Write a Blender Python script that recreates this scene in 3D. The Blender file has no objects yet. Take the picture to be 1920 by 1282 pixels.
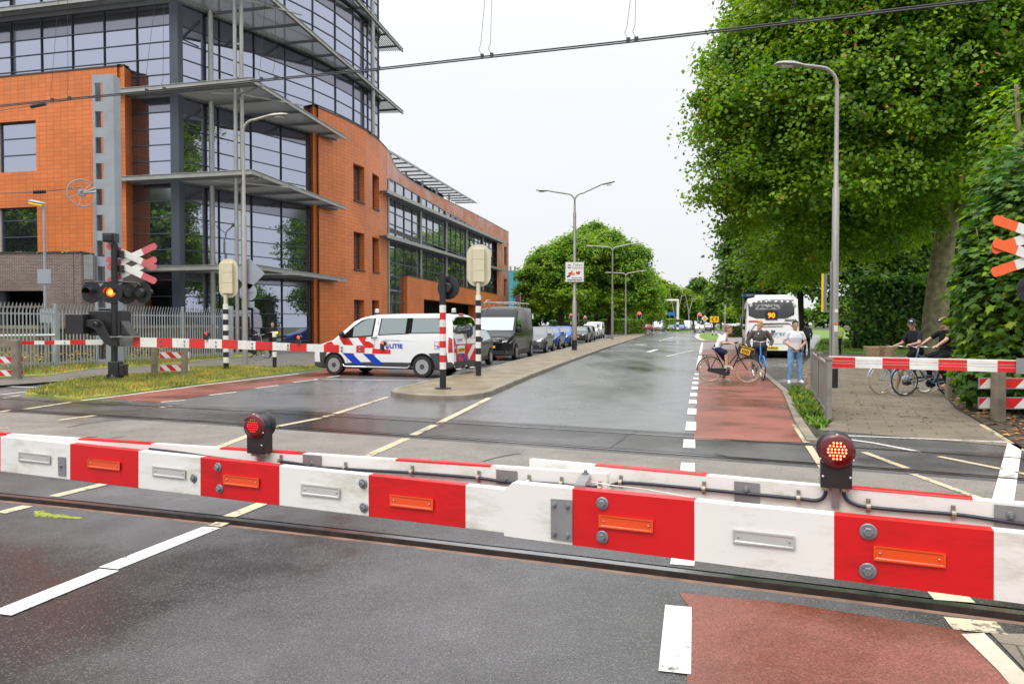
import bpy, bmesh, math, random
import numpy as np
from mathutils import Vector, Matrix, geometry
random.seed(7); np.random.seed(7)
S = bpy.context.scene
COL = S.collection
# ---------------- camera ----------------
CH = 1.65; F = 1400.0; PIT = math.atan(34/1400)
cam = bpy.data.cameras.new('camera'); cam.lens = 26.25; cam.sensor_width = 36; cam.clip_start = .05; cam.clip_end = 3000
camo = bpy.data.objects.new('camera', cam); COL.objects.link(camo)
camo.location = (0, 0, CH); camo.rotation_euler = (math.pi/2-PIT, 0, 0); S.camera = camo
# ---------------- sky (overcast) ----------------
SUN_EL, SUN_ROT = math.radians(55), math.radians(215)
W = bpy.data.worlds.new('World'); S.world = W; W.use_nodes = True
nt = W.node_tree; nt.nodes.clear()
def wn(t, **k):
    n = nt.nodes.new(t)
    for a, b in k.items(): setattr(n, a, b)
    return n
o_ = wn('ShaderNodeOutputWorld'); bg = wn('ShaderNodeBackground'); bg2 = wn('ShaderNodeBackground'); mx = wn('ShaderNodeMixShader')
sky = wn('ShaderNodeTexSky', sky_type='NISHITA', sun_disc=False); sky.sun_elevation = SUN_EL; sky.sun_rotation = SUN_ROT; sky.air_density = 1.5; sky.dust_density = 4
tc = wn('ShaderNodeTexCoord'); sep = wn('ShaderNodeSeparateXYZ'); ramp = wn('ShaderNodeValToRGB'); noi = wn('ShaderNodeTexNoise'); mp = wn('ShaderNodeMapping')
mp.inputs['Scale'].default_value = (1.3, 1.3, 4.5); noi.inputs['Scale'].default_value = 1.6; noi.inputs['Detail'].default_value = 5; noi.inputs['Roughness'].default_value = .5
add = wn('ShaderNodeMath', operation='MULTIPLY_ADD'); add.inputs[1].default_value = .36
nt.links.new(tc.outputs['Generated'], mp.inputs[0]); nt.links.new(mp.outputs[0], noi.inputs['Vector']); nt.links.new(tc.outputs['Generated'], sep.inputs[0])
mul = wn('ShaderNodeMath', operation='MULTIPLY'); mul.inputs[1].default_value = .75
nt.links.new(sep.outputs['Z'], mul.inputs[0]); nt.links.new(noi.outputs[0], add.inputs[0]); nt.links.new(mul.outputs[0], add.inputs[2]); nt.links.new(add.outputs[0], ramp.inputs[0])
e = ramp.color_ramp.elements; e[0].position = .1; e[0].color = (.78, .80, .84, 1); e[1].position = .62; e[1].color = (.97, .97, .975, 1)
x = e.new(.22); x.color = (.80, .815, .85, 1); x = e.new(.36); x.color = (.84, .855, .89, 1)
bg.inputs[1].default_value = .10; bg2.inputs[1].default_value = 1.02; mx.inputs[0].default_value = .93
nt.links.new(sky.outputs[0], bg.inputs[0]); nt.links.new(ramp.outputs[0], bg2.inputs[0])
zr = wn('ShaderNodeMapRange'); zr.inputs[1].default_value = .40; zr.inputs[2].default_value = .95; zr.inputs[3].default_value = 1.02; zr.inputs[4].default_value = 2.7   # an overcast sky is brightest overhead
nt.links.new(sep.outputs['Z'], zr.inputs[0]); nt.links.new(zr.outputs[0], bg2.inputs[1])
nt.links.new(bg.outputs[0], mx.inputs[1]); nt.links.new(bg2.outputs[0], mx.inputs[2]); nt.links.new(mx.outputs[0], o_.inputs[0])
sl = bpy.data.lights.new('sun', 'SUN'); sl.energy = 1.4; sl.angle = math.radians(25); sl.color = (1, .96, .9)
so = bpy.data.objects.new('sun', sl); COL.objects.link(so)
sd = Vector((math.sin(SUN_ROT)*math.cos(SUN_EL), math.cos(SUN_ROT)*math.cos(SUN_EL), math.sin(SUN_EL)))
so.rotation_euler = sd.to_track_quat('Z', 'Y').to_euler(); so.location = (0, -5, 30)
S.view_settings.view_transform = 'Standard'; S.view_settings.look = 'None'; S.view_settings.exposure = 0.2; S.view_settings.gamma = 1; S.view_settings.use_curve_mapping = False
S.cycles.use_denoising = True; S.cycles.max_bounces = 8; S.cycles.transparent_max_bounces = 12; S.cycles.caustics_reflective = False; S.cycles.caustics_refractive = False
S.cycles.sample_clamp_indirect = 6
# ---------------- photograph geometry: a pixel of the photo to a point of the place ----------------
cp, sp = math.cos(PIT), math.sin(PIT)
def ray(px, py):
    u = (px-960)/F; v = (641-py)/F
    return Vector((u, cp+v*sp, v*cp-sp))
def P(px, py, z=0.0):
    r = ray(px, py); return Vector((0, 0, CH))+r*((z-CH)/r.z)
def D(px, py, Y):
    r = ray(px, py); return Vector((0, 0, CH))+r*(Y/r.y)
def onp(px, py, p0, n):
    r = ray(px, py); c = Vector((0, 0, CH)); return c+r*((p0-c).dot(n)/r.dot(n))
# ---------------- materials ----------------
MATS = {}
def nodes(name):
    m = bpy.data.materials.new(name); m.use_nodes = True
    return m, m.node_tree, m.node_tree.nodes['Principled BSDF']
def pm(name, col, rough=.5, metal=0, var=.12, vs=3.0, bump=0, bs=60, coat=0, spec=.5, trans=0, dirt=0, emit=None, es=1, island=0):
    if name in MATS: return MATS[name]
    m, t, b = nodes(name); N = t.nodes.new; L = t.links.new
    b.inputs['Roughness'].default_value = rough; b.inputs['Metallic'].default_value = metal
    b.inputs['Specular IOR Level'].default_value = spec
    if coat: b.inputs['Coat Weight'].default_value = coat; b.inputs['Coat Roughness'].default_value = .05
    if trans: b.inputs['Transmission Weight'].default_value = trans
    c4 = (*col, 1)
    if emit: b.inputs['Emission Color'].default_value = (*emit, 1); b.inputs['Emission Strength'].default_value = es
    if var or dirt or island:
        tcn = N('ShaderNodeTexCoord'); n = N('ShaderNodeTexNoise'); n.inputs['Scale'].default_value = vs; n.inputs['Detail'].default_value = 6
        L(tcn.outputs['Object'], n.inputs['Vector'])
        mr = N('ShaderNodeMapRange'); mr.inputs[1].default_value = .3; mr.inputs[2].default_value = .7; mr.inputs[3].default_value = 1-var; mr.inputs[4].default_value = 1+var
        L(n.outputs[0], mr.inputs[0])
        hs = N('ShaderNodeHueSaturation'); hs.inputs['Color'].default_value = c4; L(mr.outputs[0], hs.inputs['Value'])
        out = hs.outputs[0]
        if island:
            g = N('ShaderNodeNewGeometry'); m2 = N('ShaderNodeMapRange'); m2.inputs[3].default_value = 1-island; m2.inputs[4].default_value = 1+island
            L(g.outputs['Random Per Island'], m2.inputs[0]); h2 = N('ShaderNodeHueSaturation'); L(out, h2.inputs['Color']); L(m2.outputs[0], h2.inputs['Value']); out = h2.outputs[0]
        if dirt:
            n2 = N('ShaderNodeTexNoise'); n2.inputs['Scale'].default_value = vs*2.3; n2.inputs['Detail'].default_value = 8; n2.inputs['Roughness'].default_value = .7
            L(tcn.outputs['Object'], n2.inputs['Vector'])
            r2 = N('ShaderNodeMapRange'); r2.inputs[1].default_value = .52; r2.inputs[2].default_value = .75; r2.inputs[4].default_value = dirt; L(n2.outputs[0], r2.inputs[0])
            mi = N('ShaderNodeMixRGB'); mi.inputs[2].default_value = (.16, .14, .11, 1); L(r2.outputs[0], mi.inputs[0]); L(out, mi.inputs[1]); out = mi.outputs[0]
        L(out, b.inputs['Base Color'])
        r3 = N('ShaderNodeMapRange'); r3.inputs[3].default_value = max(0, rough-.08); r3.inputs[4].default_value = min(1, rough+.1); L(n.outputs[0], r3.inputs[0]); L(r3.outputs[0], b.inputs['Roughness'])
    else: b.inputs['Base Color'].default_value = c4
    if bump:
        tcn = N('ShaderNodeTexCoord'); nb = N('ShaderNodeTexNoise'); nb.inputs['Scale'].default_value = bs; nb.inputs['Detail'].default_value = 5; L(tcn.outputs['Object'], nb.inputs['Vector'])
        bp = N('ShaderNodeBump'); bp.inputs['Strength'].default_value = bump; bp.inputs['Distance'].default_value = .01; L(nb.outputs[0], bp.inputs['Height']); L(bp.outputs[0], b.inputs['Normal'])
    MATS[name] = m; return m
# ---------------- mesh builder ----------------
def perp(d):
    d = d.normalized(); a = Vector((0, 0, 1)) if abs(d.z) < .95 else Vector((1, 0, 0))
    u = d.cross(a).normalized(); return u, d.cross(u).normalized()
class MB:
    def __init__(s, M=None): s.v = []; s.f = []; s.m = []; s.uv = []; s.M = M or Matrix()
    def add(s, vs, fs, mat, uvs=None):
        o = len(s.v); s.v += [s.M @ Vector(p) for p in vs]
        for i, f in enumerate(fs): s.f.append([o+k for k in f]); s.m.append(mat); s.uv.append(uvs[i] if uvs else None)
        return s
    def quad(s, a, b, c, d, mat, uv=None): return s.add([a, b, c, d], [(0, 1, 2, 3)], mat, [uv] if uv else None)
    def box(s, x0, x1, y0, y1, z0, z1, mat):
        v = [(x, y, z) for z in (z0, z1) for y in (y0, y1) for x in (x0, x1)]
        return s.add(v, [(0, 2, 3, 1), (4, 5, 7, 6), (0, 1, 5, 4), (2, 6, 7, 3), (0, 4, 6, 2), (1, 3, 7, 5)], mat)
    def cbox(s, c, sz, mat, R=None):
        h = Vector(sz)/2; c = Vector(c); v = []
        for z in (-1, 1):
            for y in (-1, 1):
                for x in (-1, 1):
                    p = Vector((x*h.x, y*h.y, z*h.z)); v.append(c+(R @ p if R else p))
        return s.add(v, [(0, 2, 3, 1), (4, 5, 7, 6), (0, 1, 5, 4), (2, 6, 7, 3), (0, 4, 6, 2), (1, 3, 7, 5)], mat)
    def beam(s, p, q, w, h, mat, up=(0, 0, 1)):
        p, q = Vector(p), Vector(q); d = (q-p).normalized(); r = d.cross(Vector(up)).normalized(); u = r.cross(d)
        v = [e+r*(a*w/2)+u*(b*h/2) for e in (p, q) for a, b in ((-1, -1), (1, -1), (1, 1), (-1, 1))]
        return s.add(v, [(0, 1, 2, 3), (7, 6, 5, 4), (0, 4, 5, 1), (1, 5, 6, 2), (2, 6, 7, 3), (3, 7, 4, 0)], mat)
    def tube(s, pts, r, mat, n=8, cap=True):
        pts = [Vector(p) for p in pts]; k = len(pts); rs = r if isinstance(r, (list, tuple)) else [r]*k
        v = []; u0 = None
        for i in range(k):
            d = (pts[min(i+1, k-1)]-pts[max(i-1, 0)]).normalized()
            if u0 is None: u0, _ = perp(d)
            u = (u0-d*u0.dot(d)).normalized(); w = d.cross(u); u0 = u
            for j in range(n):
                a = 2*math.pi*j/n; v.append(pts[i]+(u*math.cos(a)+w*math.sin(a))*rs[i])
        f = [(i*n+j, i*n+(j+1) % n, (i+1)*n+(j+1) % n, (i+1)*n+j) for i in range(k-1) for j in range(n)]
        if cap: f += [tuple(range(n-1, -1, -1)), tuple(range((k-1)*n, k*n))]
        return s.add(v, f, mat)
    def cyl(s, p, q, r, mat, n=16, r2=None): return s.tube([p, q], [r, r if r2 is None else r2], mat, n)
    def lathe(s, prof, mat, c=(0, 0, 0), ax=(0, 0, 1), n=20, mats=None):
        c = Vector(c); ax = Vector(ax).normalized(); u, w = perp(ax); v = []
        for (r, z) in prof:
            for j in range(n):
                a = 2*math.pi*j/n; v.append(c+ax*z+(u*math.cos(a)+w*math.sin(a))*max(r, 1e-4))
        for i in range(len(prof)-1):
            fs = [(i*n+j, i*n+(j+1) % n, (i+1)*n+(j+1) % n, (i+1)*n+j) for j in range(n)]
            if i == 0: s.add(v, fs, mats[0] if mats else mat); off = len(s.v)-len(v)
            else:
                for f in fs: s.f.append([off+k for k in f]); s.m.append(mats[i] if mats else mat); s.uv.append(None)
        for (k0, rev) in ((0, True), (len(prof)-1, False)):
            if prof[k0][0] > 1e-3:
                r_ = list(range(k0*n, k0*n+n)); s.f.append([off+k for k in (r_[::-1] if rev else r_)]); s.m.append(mat if not mats else mats[min(k0, len(mats)-1)]); s.uv.append(None)
        return s
    def prism(s, poly, o, ax, ay, depth, mat, side=None):
        o, ax, ay = Vector(o), Vector(ax), Vector(ay); nn = ax.cross(ay).normalized(); n = len(poly)
        a = [o+ax*x+ay*y for x, y in poly]; b = [p+nn*depth for p in a]
        tr = geometry.tessellate_polygon([[Vector((x, y, 0)) for x, y in poly]])
        s.add(a+b, [tuple(t) for t in tr]+[tuple(i+n for i in t[::-1]) for t in tr], mat)
        return s.add(a+b, [(i, (i+1) % n, (i+1) % n+n, i+n) for i in range(n)], side or mat)
    def ell(s, c, r, mat, n=14, m=9, R=None):
        c = Vector(c); v = []
        for i in range(m+1):
            t = math.pi*i/m
            for j in range(n):
                a = 2*math.pi*j/n; p = Vector((r[0]*math.sin(t)*math.cos(a), r[1]*math.sin(t)*math.sin(a), r[2]*math.cos(t))); v.append(c+(R @ p if R else p))
        return s.add(v, [(i*n+j, (i+1)*n+j, (i+1)*n+(j+1) % n, i*n+(j+1) % n) for i in range(m) for j in range(n)], mat)
    def loft(s, rings, mat, closed=True, cap=True):
        n = len(rings[0]); v = [p for r in rings for p in r]; k = n if closed else n-1
        f = [(i*n+j, i*n+(j+1) % n, (i+1)*n+(j+1) % n, (i+1)*n+j) for i in range(len(rings)-1) for j in range(k)]
        if cap: f += [tuple(range(n-1, -1, -1)), tuple(range((len(rings)-1)*n, len(rings)*n))]
        return s.add(v, f, mat)
    def text(s, body, o, ax, ay, size, mat, align='CENTER', bold=0, xs=1, lift=.0):
        c = bpy.data.curves.new('t', 'FONT'); c.body = body; c.size = size; c.align_x = align; c.align_y = 'CENTER'; c.offset = bold; c.resolution_u = 2; c.fill_mode = 'FRONT'
        ob = bpy.data.objects.new('t', c); COL.objects.link(ob); dg = bpy.context.evaluated_depsgraph_get(); me = bpy.data.meshes.new_from_object(ob.evaluated_get(dg))
        o, ax, ay = Vector(o), Vector(ax).normalized(), Vector(ay).normalized(); nn = ax.cross(ay)
        vs = [o+ax*(v.co.x*xs)+ay*v.co.y+nn*lift for v in me.vertices]; s.add(vs, [tuple(p.vertices) for p in me.polygons], mat)
        bpy.data.objects.remove(ob); bpy.data.meshes.remove(me); bpy.data.curves.remove(c); return s
    def build(s, name, parent=None, smooth=None, bevel=0, seg=2, fix=True):
        me = bpy.data.meshes.new(name); me.from_pydata([tuple(p) for p in s.v], [], s.f)
        ml = []
        for m in s.m:
            if m not in ml: ml.append(m)
        for m in ml: me.materials.append(m)
        me.polygons.foreach_set('material_index', [ml.index(m) for m in s.m])
        if any(u for u in s.uv):
            l = me.uv_layers.new(name='UVMap').data
            for p, u in zip(me.polygons, s.uv):
                if u:
                    for k, li in enumerate(p.loop_indices): l[li].uv = u[k]
        if fix:
            bm = bmesh.new(); bm.from_mesh(me); bmesh.ops.remove_doubles(bm, verts=bm.verts, dist=1e-5); bmesh.ops.recalc_face_normals(bm, faces=bm.faces); bm.to_mesh(me); bm.free()
        if smooth: me.shade_smooth(); me.set_sharp_from_angle(angle=math.radians(smooth))
        o = bpy.data.objects.new(name, me); COL.objects.link(o); o.parent = parent
        if bevel:
            b = o.modifiers.new('b', 'BEVEL'); b.width = bevel; b.segments = seg; b.limit_method = 'ANGLE'; b.angle_limit = math.radians(40)
        return o
def thing(name, label, cat, loc=(0, 0, 0), rz=0, group=None):
    o = bpy.data.objects.new(name, None); COL.objects.link(o); o.location = loc; o.rotation_euler = (0, 0, rz); o.empty_display_size = .2
    o['label'] = label; o['category'] = cat
    if group: o['group'] = group
    return o
def tag(o, label=None, cat=None, group=None, kind=None):
    if label: o['label'] = label
    if cat: o['category'] = cat
    if group: o['group'] = group
    if kind: o['kind'] = kind
    return o
def kids(o): return [c for c in bpy.data.objects if c.parent == o]
def dup(r, loc, rz, label, parent=None, top=True):
    kk = kids(r); c = r.copy(); COL.objects.link(c)
    if top: c.location = loc; c.rotation_euler = (0, 0, rz); c['label'] = label
    else: c.parent = parent
    for k in kk: dup(k, None, None, None, c, False)
    return c
def T(loc, rz=0): return Matrix.Translation(Vector(loc)) @ Matrix.Rotation(rz, 4, 'Z')
def W2(t): return Matrix.Translation(-t.location) if not t.rotation_euler.z else (Matrix.Rotation(-t.rotation_euler.z, 4, 'Z') @ Matrix.Translation(-t.location))
# ================= ground =================
def gmat(name, dry, wet, rd=.6, rw=.1, wscale=.35, wlo=.42, whi=.6, agg=110, bump=.5, fleck=(.3, .28, .25), fl=.5, stretch=(1, 1, 1), crack=False, red=0, seed=0, spots=(), grit=.45):
    m, t, b = nodes(name); N = t.nodes.new; L = t.links.new
    g = N('ShaderNodeNewGeometry'); P0 = g.outputs['Position']
    mp = N('ShaderNodeMapping'); mp.inputs['Scale'].default_value = stretch; mp.inputs['Rotation'].default_value = (0, 0, .25); mp.inputs['Location'].default_value = (seed, seed*.7, 0); L(P0, mp.inputs[0])
    n1 = N('ShaderNodeTexNoise'); n1.inputs['Scale'].default_value = wscale; n1.inputs['Detail'].default_value = 6; n1.inputs['Roughness'].default_value = .55; L(mp.outputs[0], n1.inputs['Vector'])
    wm = N('ShaderNodeMapRange'); wm.inputs[1].default_value = wlo; wm.inputs[2].default_value = whi; L(n1.outputs[0], wm.inputs[0])
    for (sx_, sy_, rx_, ry_, am_) in spots:   # standing water lies in these hollows
        vs_ = N('ShaderNodeMapping'); vs_.vector_type = 'POINT'; vs_.inputs['Location'].default_value = (-sx_/rx_, -sy_/ry_, 0); vs_.inputs['Scale'].default_value = (1/rx_, 1/ry_, 0); L(P0, vs_.inputs[0])
        ln_ = N('ShaderNodeVectorMath'); ln_.operation = 'LENGTH'; L(vs_.outputs[0], ln_.inputs[0]); a1 = N('ShaderNodeMath'); a1.operation = 'MULTIPLY_ADD'; a1.inputs[1].default_value = 3.4; L(n1.outputs[0], a1.inputs[0]); iv = N('ShaderNodeMath'); iv.operation = 'MULTIPLY'; iv.inputs[1].default_value = -1; L(ln_.outputs['Value'], iv.inputs[0]); L(iv.outputs[0], a1.inputs[2])
        r_2 = N('ShaderNodeMapRange'); r_2.inputs[1].default_value = .45; r_2.inputs[2].default_value = 1.9; r_2.inputs[4].default_value = am_; L(a1.outputs[0], r_2.inputs[0]); mx_ = N('ShaderNodeMath'); mx_.operation = 'MAXIMUM'; L(wm.outputs[0], mx_.inputs[0]); L(r_2.outputs[0], mx_.inputs[1]); wm = mx_
    c = N('ShaderNodeMixRGB'); c.inputs[1].default_value = (*dry, 1); c.inputs[2].default_value = (*wet, 1); L(wm.outputs[0], c.inputs[0])
    n2 = N('ShaderNodeTexNoise'); n2.inputs['Scale'].default_value = 1.7; n2.inputs['Detail'].default_value = 8; n2.inputs['Roughness'].default_value = .7; L(P0, n2.inputs['Vector'])
    mr = N('ShaderNodeMapRange'); mr.inputs[1].default_value = .3; mr.inputs[2].default_value = .7; mr.inputs[3].default_value = .75; mr.inputs[4].default_value = 1.25; L(n2.outputs[0], mr.inputs[0])
    hs = N('ShaderNodeHueSaturation'); L(c.outputs[0], hs.inputs['Color']); L(mr.outputs[0], hs.inputs['Value'])
    nf = N('ShaderNodeTexNoise'); nf.inputs['Scale'].default_value = agg*.8; nf.inputs['Detail'].default_value = 4; nf.inputs['Roughness'].default_value = .8; L(P0, nf.inputs['Vector'])
    mf = N('ShaderNodeMapRange'); mf.inputs[1].default_value = .35; mf.inputs[2].default_value = .65; mf.inputs[3].default_value = 1-grit; mf.inputs[4].default_value = 1+grit; L(nf.outputs[0], mf.inputs[0]); h0 = N('ShaderNodeHueSaturation'); L(hs.outputs[0], h0.inputs['Color']); L(mf.outputs[0], h0.inputs['Value']); hs = h0
    v = N('ShaderNodeTexVoronoi'); v.inputs['Scale'].default_value = agg; L(P0, v.inputs['Vector'])
    sx = N('ShaderNodeSeparateColor'); L(v.outputs['Color'], sx.inputs[0])
    vm = N('ShaderNodeMapRange'); vm.inputs[1].default_value = .75; vm.inputs[2].default_value = 1; vm.inputs[4].default_value = fl; L(sx.outputs[0], vm.inputs[0])
    c2 = N('ShaderNodeMixRGB'); c2.inputs[2].default_value = (*fleck, 1); L(vm.outputs[0], c2.inputs[0]); L(hs.outputs[0], c2.inputs[1]); out = c2.outputs[0]
    if red:
        n4 = N('ShaderNodeTexNoise'); n4.inputs['Scale'].default_value = .55; n4.inputs['Detail'].default_value = 4; L(P0, n4.inputs['Vector'])
        q = N('ShaderNodeMapRange'); q.inputs[1].default_value = .55; q.inputs[2].default_value = .68; q.inputs[4].default_value = red; L(n4.outputs[0], q.inputs[0])
        c3 = N('ShaderNodeMixRGB'); c3.inputs[2].default_value = (.075, .028, .016, 1); L(q.outputs[0], c3.inputs[0]); L(out, c3.inputs[1]); out = c3.outputs[0]
    L(out, b.inputs['Base Color'])
    rr = N('ShaderNodeMapRange'); rr.inputs[3].default_value = rd; rr.inputs[4].default_value = rw; L(wm.outputs[0], rr.inputs[0]); L(rr.outputs[0], b.inputs['Roughness'])
    bs = N('ShaderNodeMapRange'); bs.inputs[3].default_value = bump; bs.inputs[4].default_value = bump*.12; L(wm.outputs[0], bs.inputs[0])
    n3 = N('ShaderNodeTexNoise'); n3.inputs['Scale'].default_value = agg*1.1; n3.inputs['Detail'].default_value = 3; L(P0, n3.inputs['Vector'])
    ad = N('ShaderNodeMath', ); ad.operation = 'MULTIPLY_ADD'; ad.inputs[1].default_value = .8; L(n3.outputs[0], ad.inputs[0]); L(v.outputs['Distance'], ad.inputs[2])
    bp = N('ShaderNodeBump'); bp.inputs['Distance'].default_value = .007; L(bs.outputs[0], bp.inputs['Strength']); L(ad.outputs[0], bp.inputs['Height']); L(bp.outputs[0], b.inputs['Normal'])
    b.inputs['Specular IOR Level'].default_value = .5
    return m
M_asph = gmat('asphalt wet', (.125, .122, .13), (.03, .028, .028), .30, .05, .22, .36, .56, fl=.35, fleck=(.26, .25, .24), agg=120, bump=1.0, grit=.75, spots=[(-1.3, 4.7, 1.5, .75, .9), (-2.6, 3.7, 1.2, .5, .8), (-9, 13.5, 2.2, .35, 1)])
M_asph.node_tree.nodes['Principled BSDF'].inputs['Specular IOR Level'].default_value = .85
M_asph_far = gmat('asphalt street', (.15, .15, .155), (.07, .07, .073), .28, .08, .25, .45, .72, bump=.15, fl=.25, agg=80, stretch=(1, .35, 1), seed=3, spots=[(-5.2, 14.2, 2.6, .8, 1), (9, 45, 1.2, 7, .9), (5.5, 27, .7, 2.6, .8), (-4.2, 17.6, 2, .5, .8)])
M_coarse = gmat('asphalt coarse old', (.19, .17, .15), (.07, .065, .06), .65, .25, .4, .55, .75, agg=75, bump=.9, fleck=(.34, .3, .25), fl=.6, seed=9)
M_strip = gmat('asphalt fine joint', (.05, .048, .046), (.025, .024, .024), .4, .08, .6, .35, .55, bump=.2, fl=.2, seed=5)
M_red = gmat('red asphalt', (.24, .078, .055), (.13, .036, .025), .5, .2, .5, .42, .62, bump=.45, fleck=(.34, .15, .11), fl=.35, agg=90, red=.8, seed=2)
def paver(name, c1, c2, mortar, bw, bh, rot, rough=.6, wet=.25, msz=.006):
    m, t, b = nodes(name); N = t.nodes.new; L = t.links.new
    g = N('ShaderNodeNewGeometry'); mp = N('ShaderNodeMapping'); mp.inputs['Rotation'].default_value = (0, 0, rot); L(g.outputs['Position'], mp.inputs[0])
    br = N('ShaderNodeTexBrick'); br.inputs['Scale'].default_value = 1; br.inputs['Brick Width'].default_value = bw; br.inputs['Row Height'].default_value = bh; br.inputs['Mortar Size'].default_value = msz
    br.inputs['Color1'].default_value = (*c1, 1); br.inputs['Color2'].default_value = (*c2, 1); br.inputs['Mortar'].default_value = (*mortar, 1); br.inputs['Mortar Smooth'].default_value = .3; L(mp.outputs[0], br.inputs['Vector'])
    n = N('ShaderNodeTexNoise'); n.inputs['Scale'].default_value = 1.1; n.inputs['Detail'].default_value = 8; n.inputs['Roughness'].default_value = .65; L(g.outputs['Position'], n.inputs['Vector'])
    r = N('ShaderNodeMapRange'); r.inputs[1].default_value = .3; r.inputs[2].default_value = .7; r.inputs[3].default_value = .6; r.inputs[4].default_value = 1.35; L(n.outputs[0], r.inputs[0])
    hs = N('ShaderNodeHueSaturation'); L(br.outputs[0], hs.inputs['Color']); L(r.outputs[0], hs.inputs['Value']); L(hs.outputs[0], b.inputs['Base Color'])
    r2 = N('ShaderNodeMapRange'); r2.inputs[1].default_value = .35; r2.inputs[2].default_value = .65; r2.inputs[3].default_value = rough; r2.inputs[4].default_value = wet; L(n.outputs[0], r2.inputs[0]); L(r2.outputs[0], b.inputs['Roughness'])
    n2 = N('ShaderNodeTexNoise'); n2.inputs['Scale'].default_value = 60; L(g.outputs['Position'], n2.inputs['Vector'])
    ma = N('ShaderNodeMath'); ma.operation = 'MULTIPLY_ADD'; ma.inputs[1].default_value = -1; L(br.outputs['Fac'], ma.inputs[0]); L(n2.outputs[0], ma.inputs[2])
    bp = N('ShaderNodeBump'); bp.inputs['Strength'].default_value = .5; bp.inputs['Distance'].default_value = .006; L(ma.outputs[0], bp.inputs['Height']); L(bp.outputs[0], b.inputs['Normal'])
    return m
M_pav_r = paver('path concrete tiles', (.23, .19, .145), (.18, .15, .115), (.07, .062, .04), .6, .3, math.radians(23), .55, .3, .008)
M_pav_m = paver('median clinkers', (.26, .20, .12), (.20, .155, .095), (.06, .055, .03), .21, .105, math.radians(-14), .6, .35)
M_pav_l = paver('pavement tiles grey', (.15, .14, .12), (.18, .165, .14), (.04, .042, .025), .6, .3, math.radians(23), .55, .3)
M_pav_f = paver('pink clinkers', (.26, .2, .19), (.22, .175, .165), (.10, .09, .08), .3, .15, 0, .5, .25)
M_soil = pm('soil', (.06, .045, .028), .9, var=.4, vs=2, bump=.6, bs=30)
def grassmat(name, c, rough=.7):
    m, t, b = nodes(name); N = t.nodes.new; L = t.links.new
    g = N('ShaderNodeNewGeometry'); n = N('ShaderNodeTexNoise'); n.inputs['Scale'].default_value = .9; n.inputs['Detail'].default_value = 6; L(g.outputs['Position'], n.inputs['Vector'])
    cr = N('ShaderNodeValToRGB'); el = cr.color_ramp.elements; el[0].position = .3; el[0].color = (c[0]*.55, c[1]*.6, c[2]*.6, 1); el[1].position = .72; el[1].color = (c[0]*1.9, c[1]*1.35, c[2]*1.4, 1); x = el.new(.5); x.color = (*c, 1); L(n.outputs[0], cr.inputs[0])
    mr = N('ShaderNodeMapRange'); mr.inputs[3].default_value = .6; mr.inputs[4].default_value = 1.5; L(g.outputs['Random Per Island'], mr.inputs[0])
    hs = N('ShaderNodeHueSaturation'); L(cr.outputs[0], hs.inputs['Color']); L(mr.outputs[0], hs.inputs['Value']); L(hs.outputs[0], b.inputs['Base Color']); b.inputs['Roughness'].default_value = rough
    b.inputs['Specular IOR Level'].default_value = .25
    return m
M_grass = grassmat('grass', (.24, .28, .06)); M_lawn = grassmat('lawn', (.13, .24, .03)); M_ground = grassmat('ground cover', (.06, .075, .025))
M_dry = grassmat('dry stalks', (.32, .2, .08))
def paint(name, c, wear=.45, base=(.07, .065, .06)):
    m, t, b = nodes(name); N = t.nodes.new; L = t.links.new
    g = N('ShaderNodeNewGeometry'); n = N('ShaderNodeTexNoise'); n.inputs['Scale'].default_value = 14; n.inputs['Detail'].default_value = 9; n.inputs['Roughness'].default_value = .75; L(g.outputs['Position'], n.inputs['Vector'])
    n2 = N('ShaderNodeTexNoise'); n2.inputs['Scale'].default_value = 1.2; n2.inputs['Detail'].default_value = 3; L(g.outputs['Position'], n2.inputs['Vector'])
    a = N('ShaderNodeMath'); a.operation = 'MULTIPLY_ADD'; a.inputs[1].default_value = .5; L(n2.outputs[0], a.inputs[0]); L(n.outputs[0], a.inputs[2])
    r = N('ShaderNodeMapRange'); r.inputs[1].default_value = 1.02-wear*.5; r.inputs[2].default_value = 1.14-wear*.5; L(a.outputs[0], r.inputs[0])
    mi = N('ShaderNodeMixRGB'); mi.inputs[1].default_value = (*c, 1); mi.inputs[2].default_value = (*base, 1); L(r.outputs[0], mi.inputs[0])
    L(mi.outputs[0], b.inputs['Base Color']); b.inputs['Roughness'].default_value = .45
    bp = N('ShaderNodeBump'); bp.inputs['Strength'].default_value = .4; bp.inputs['Distance'].default_value = .004; L(n.outputs[0], bp.inputs['Height']); L(bp.outputs[0], b.inputs['Normal']); return m
M_white = paint('road paint white', (.74, .73, .70), .42); M_cream = paint('road paint cream', (.56, .47, .32), .5)
M_kerb = pm('kerb concrete', (.22, .19, .145), .6, var=.3, vs=2.5, bump=.3, bs=40); M_stone = pm('edge stone pale', (.46, .42, .33), .6, var=.25, vs=2.5, bump=.3, bs=50, dirt=.4)
M_conc = pm('concrete old', (.2, .17, .125), .8, var=.3, vs=4, bump=.5, bs=60, dirt=.6)
def railA(x): return 5.3536-.38577*x-.0052045*x*x
def railB(x): return 10.418-.43922*x-.00345*x*x
def sl(f, x): return (f(x+.01)-f(x-.01))/.02
def off(f, d): return lambda x: f(x)+d*math.sqrt(1+sl(f, x)**2)
A1, A2, B1, B2 = railA, off(railA, 1.505), railB, off(railB, 1.44)
XS = [-70+i*1.5 for i in range(76)]
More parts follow.
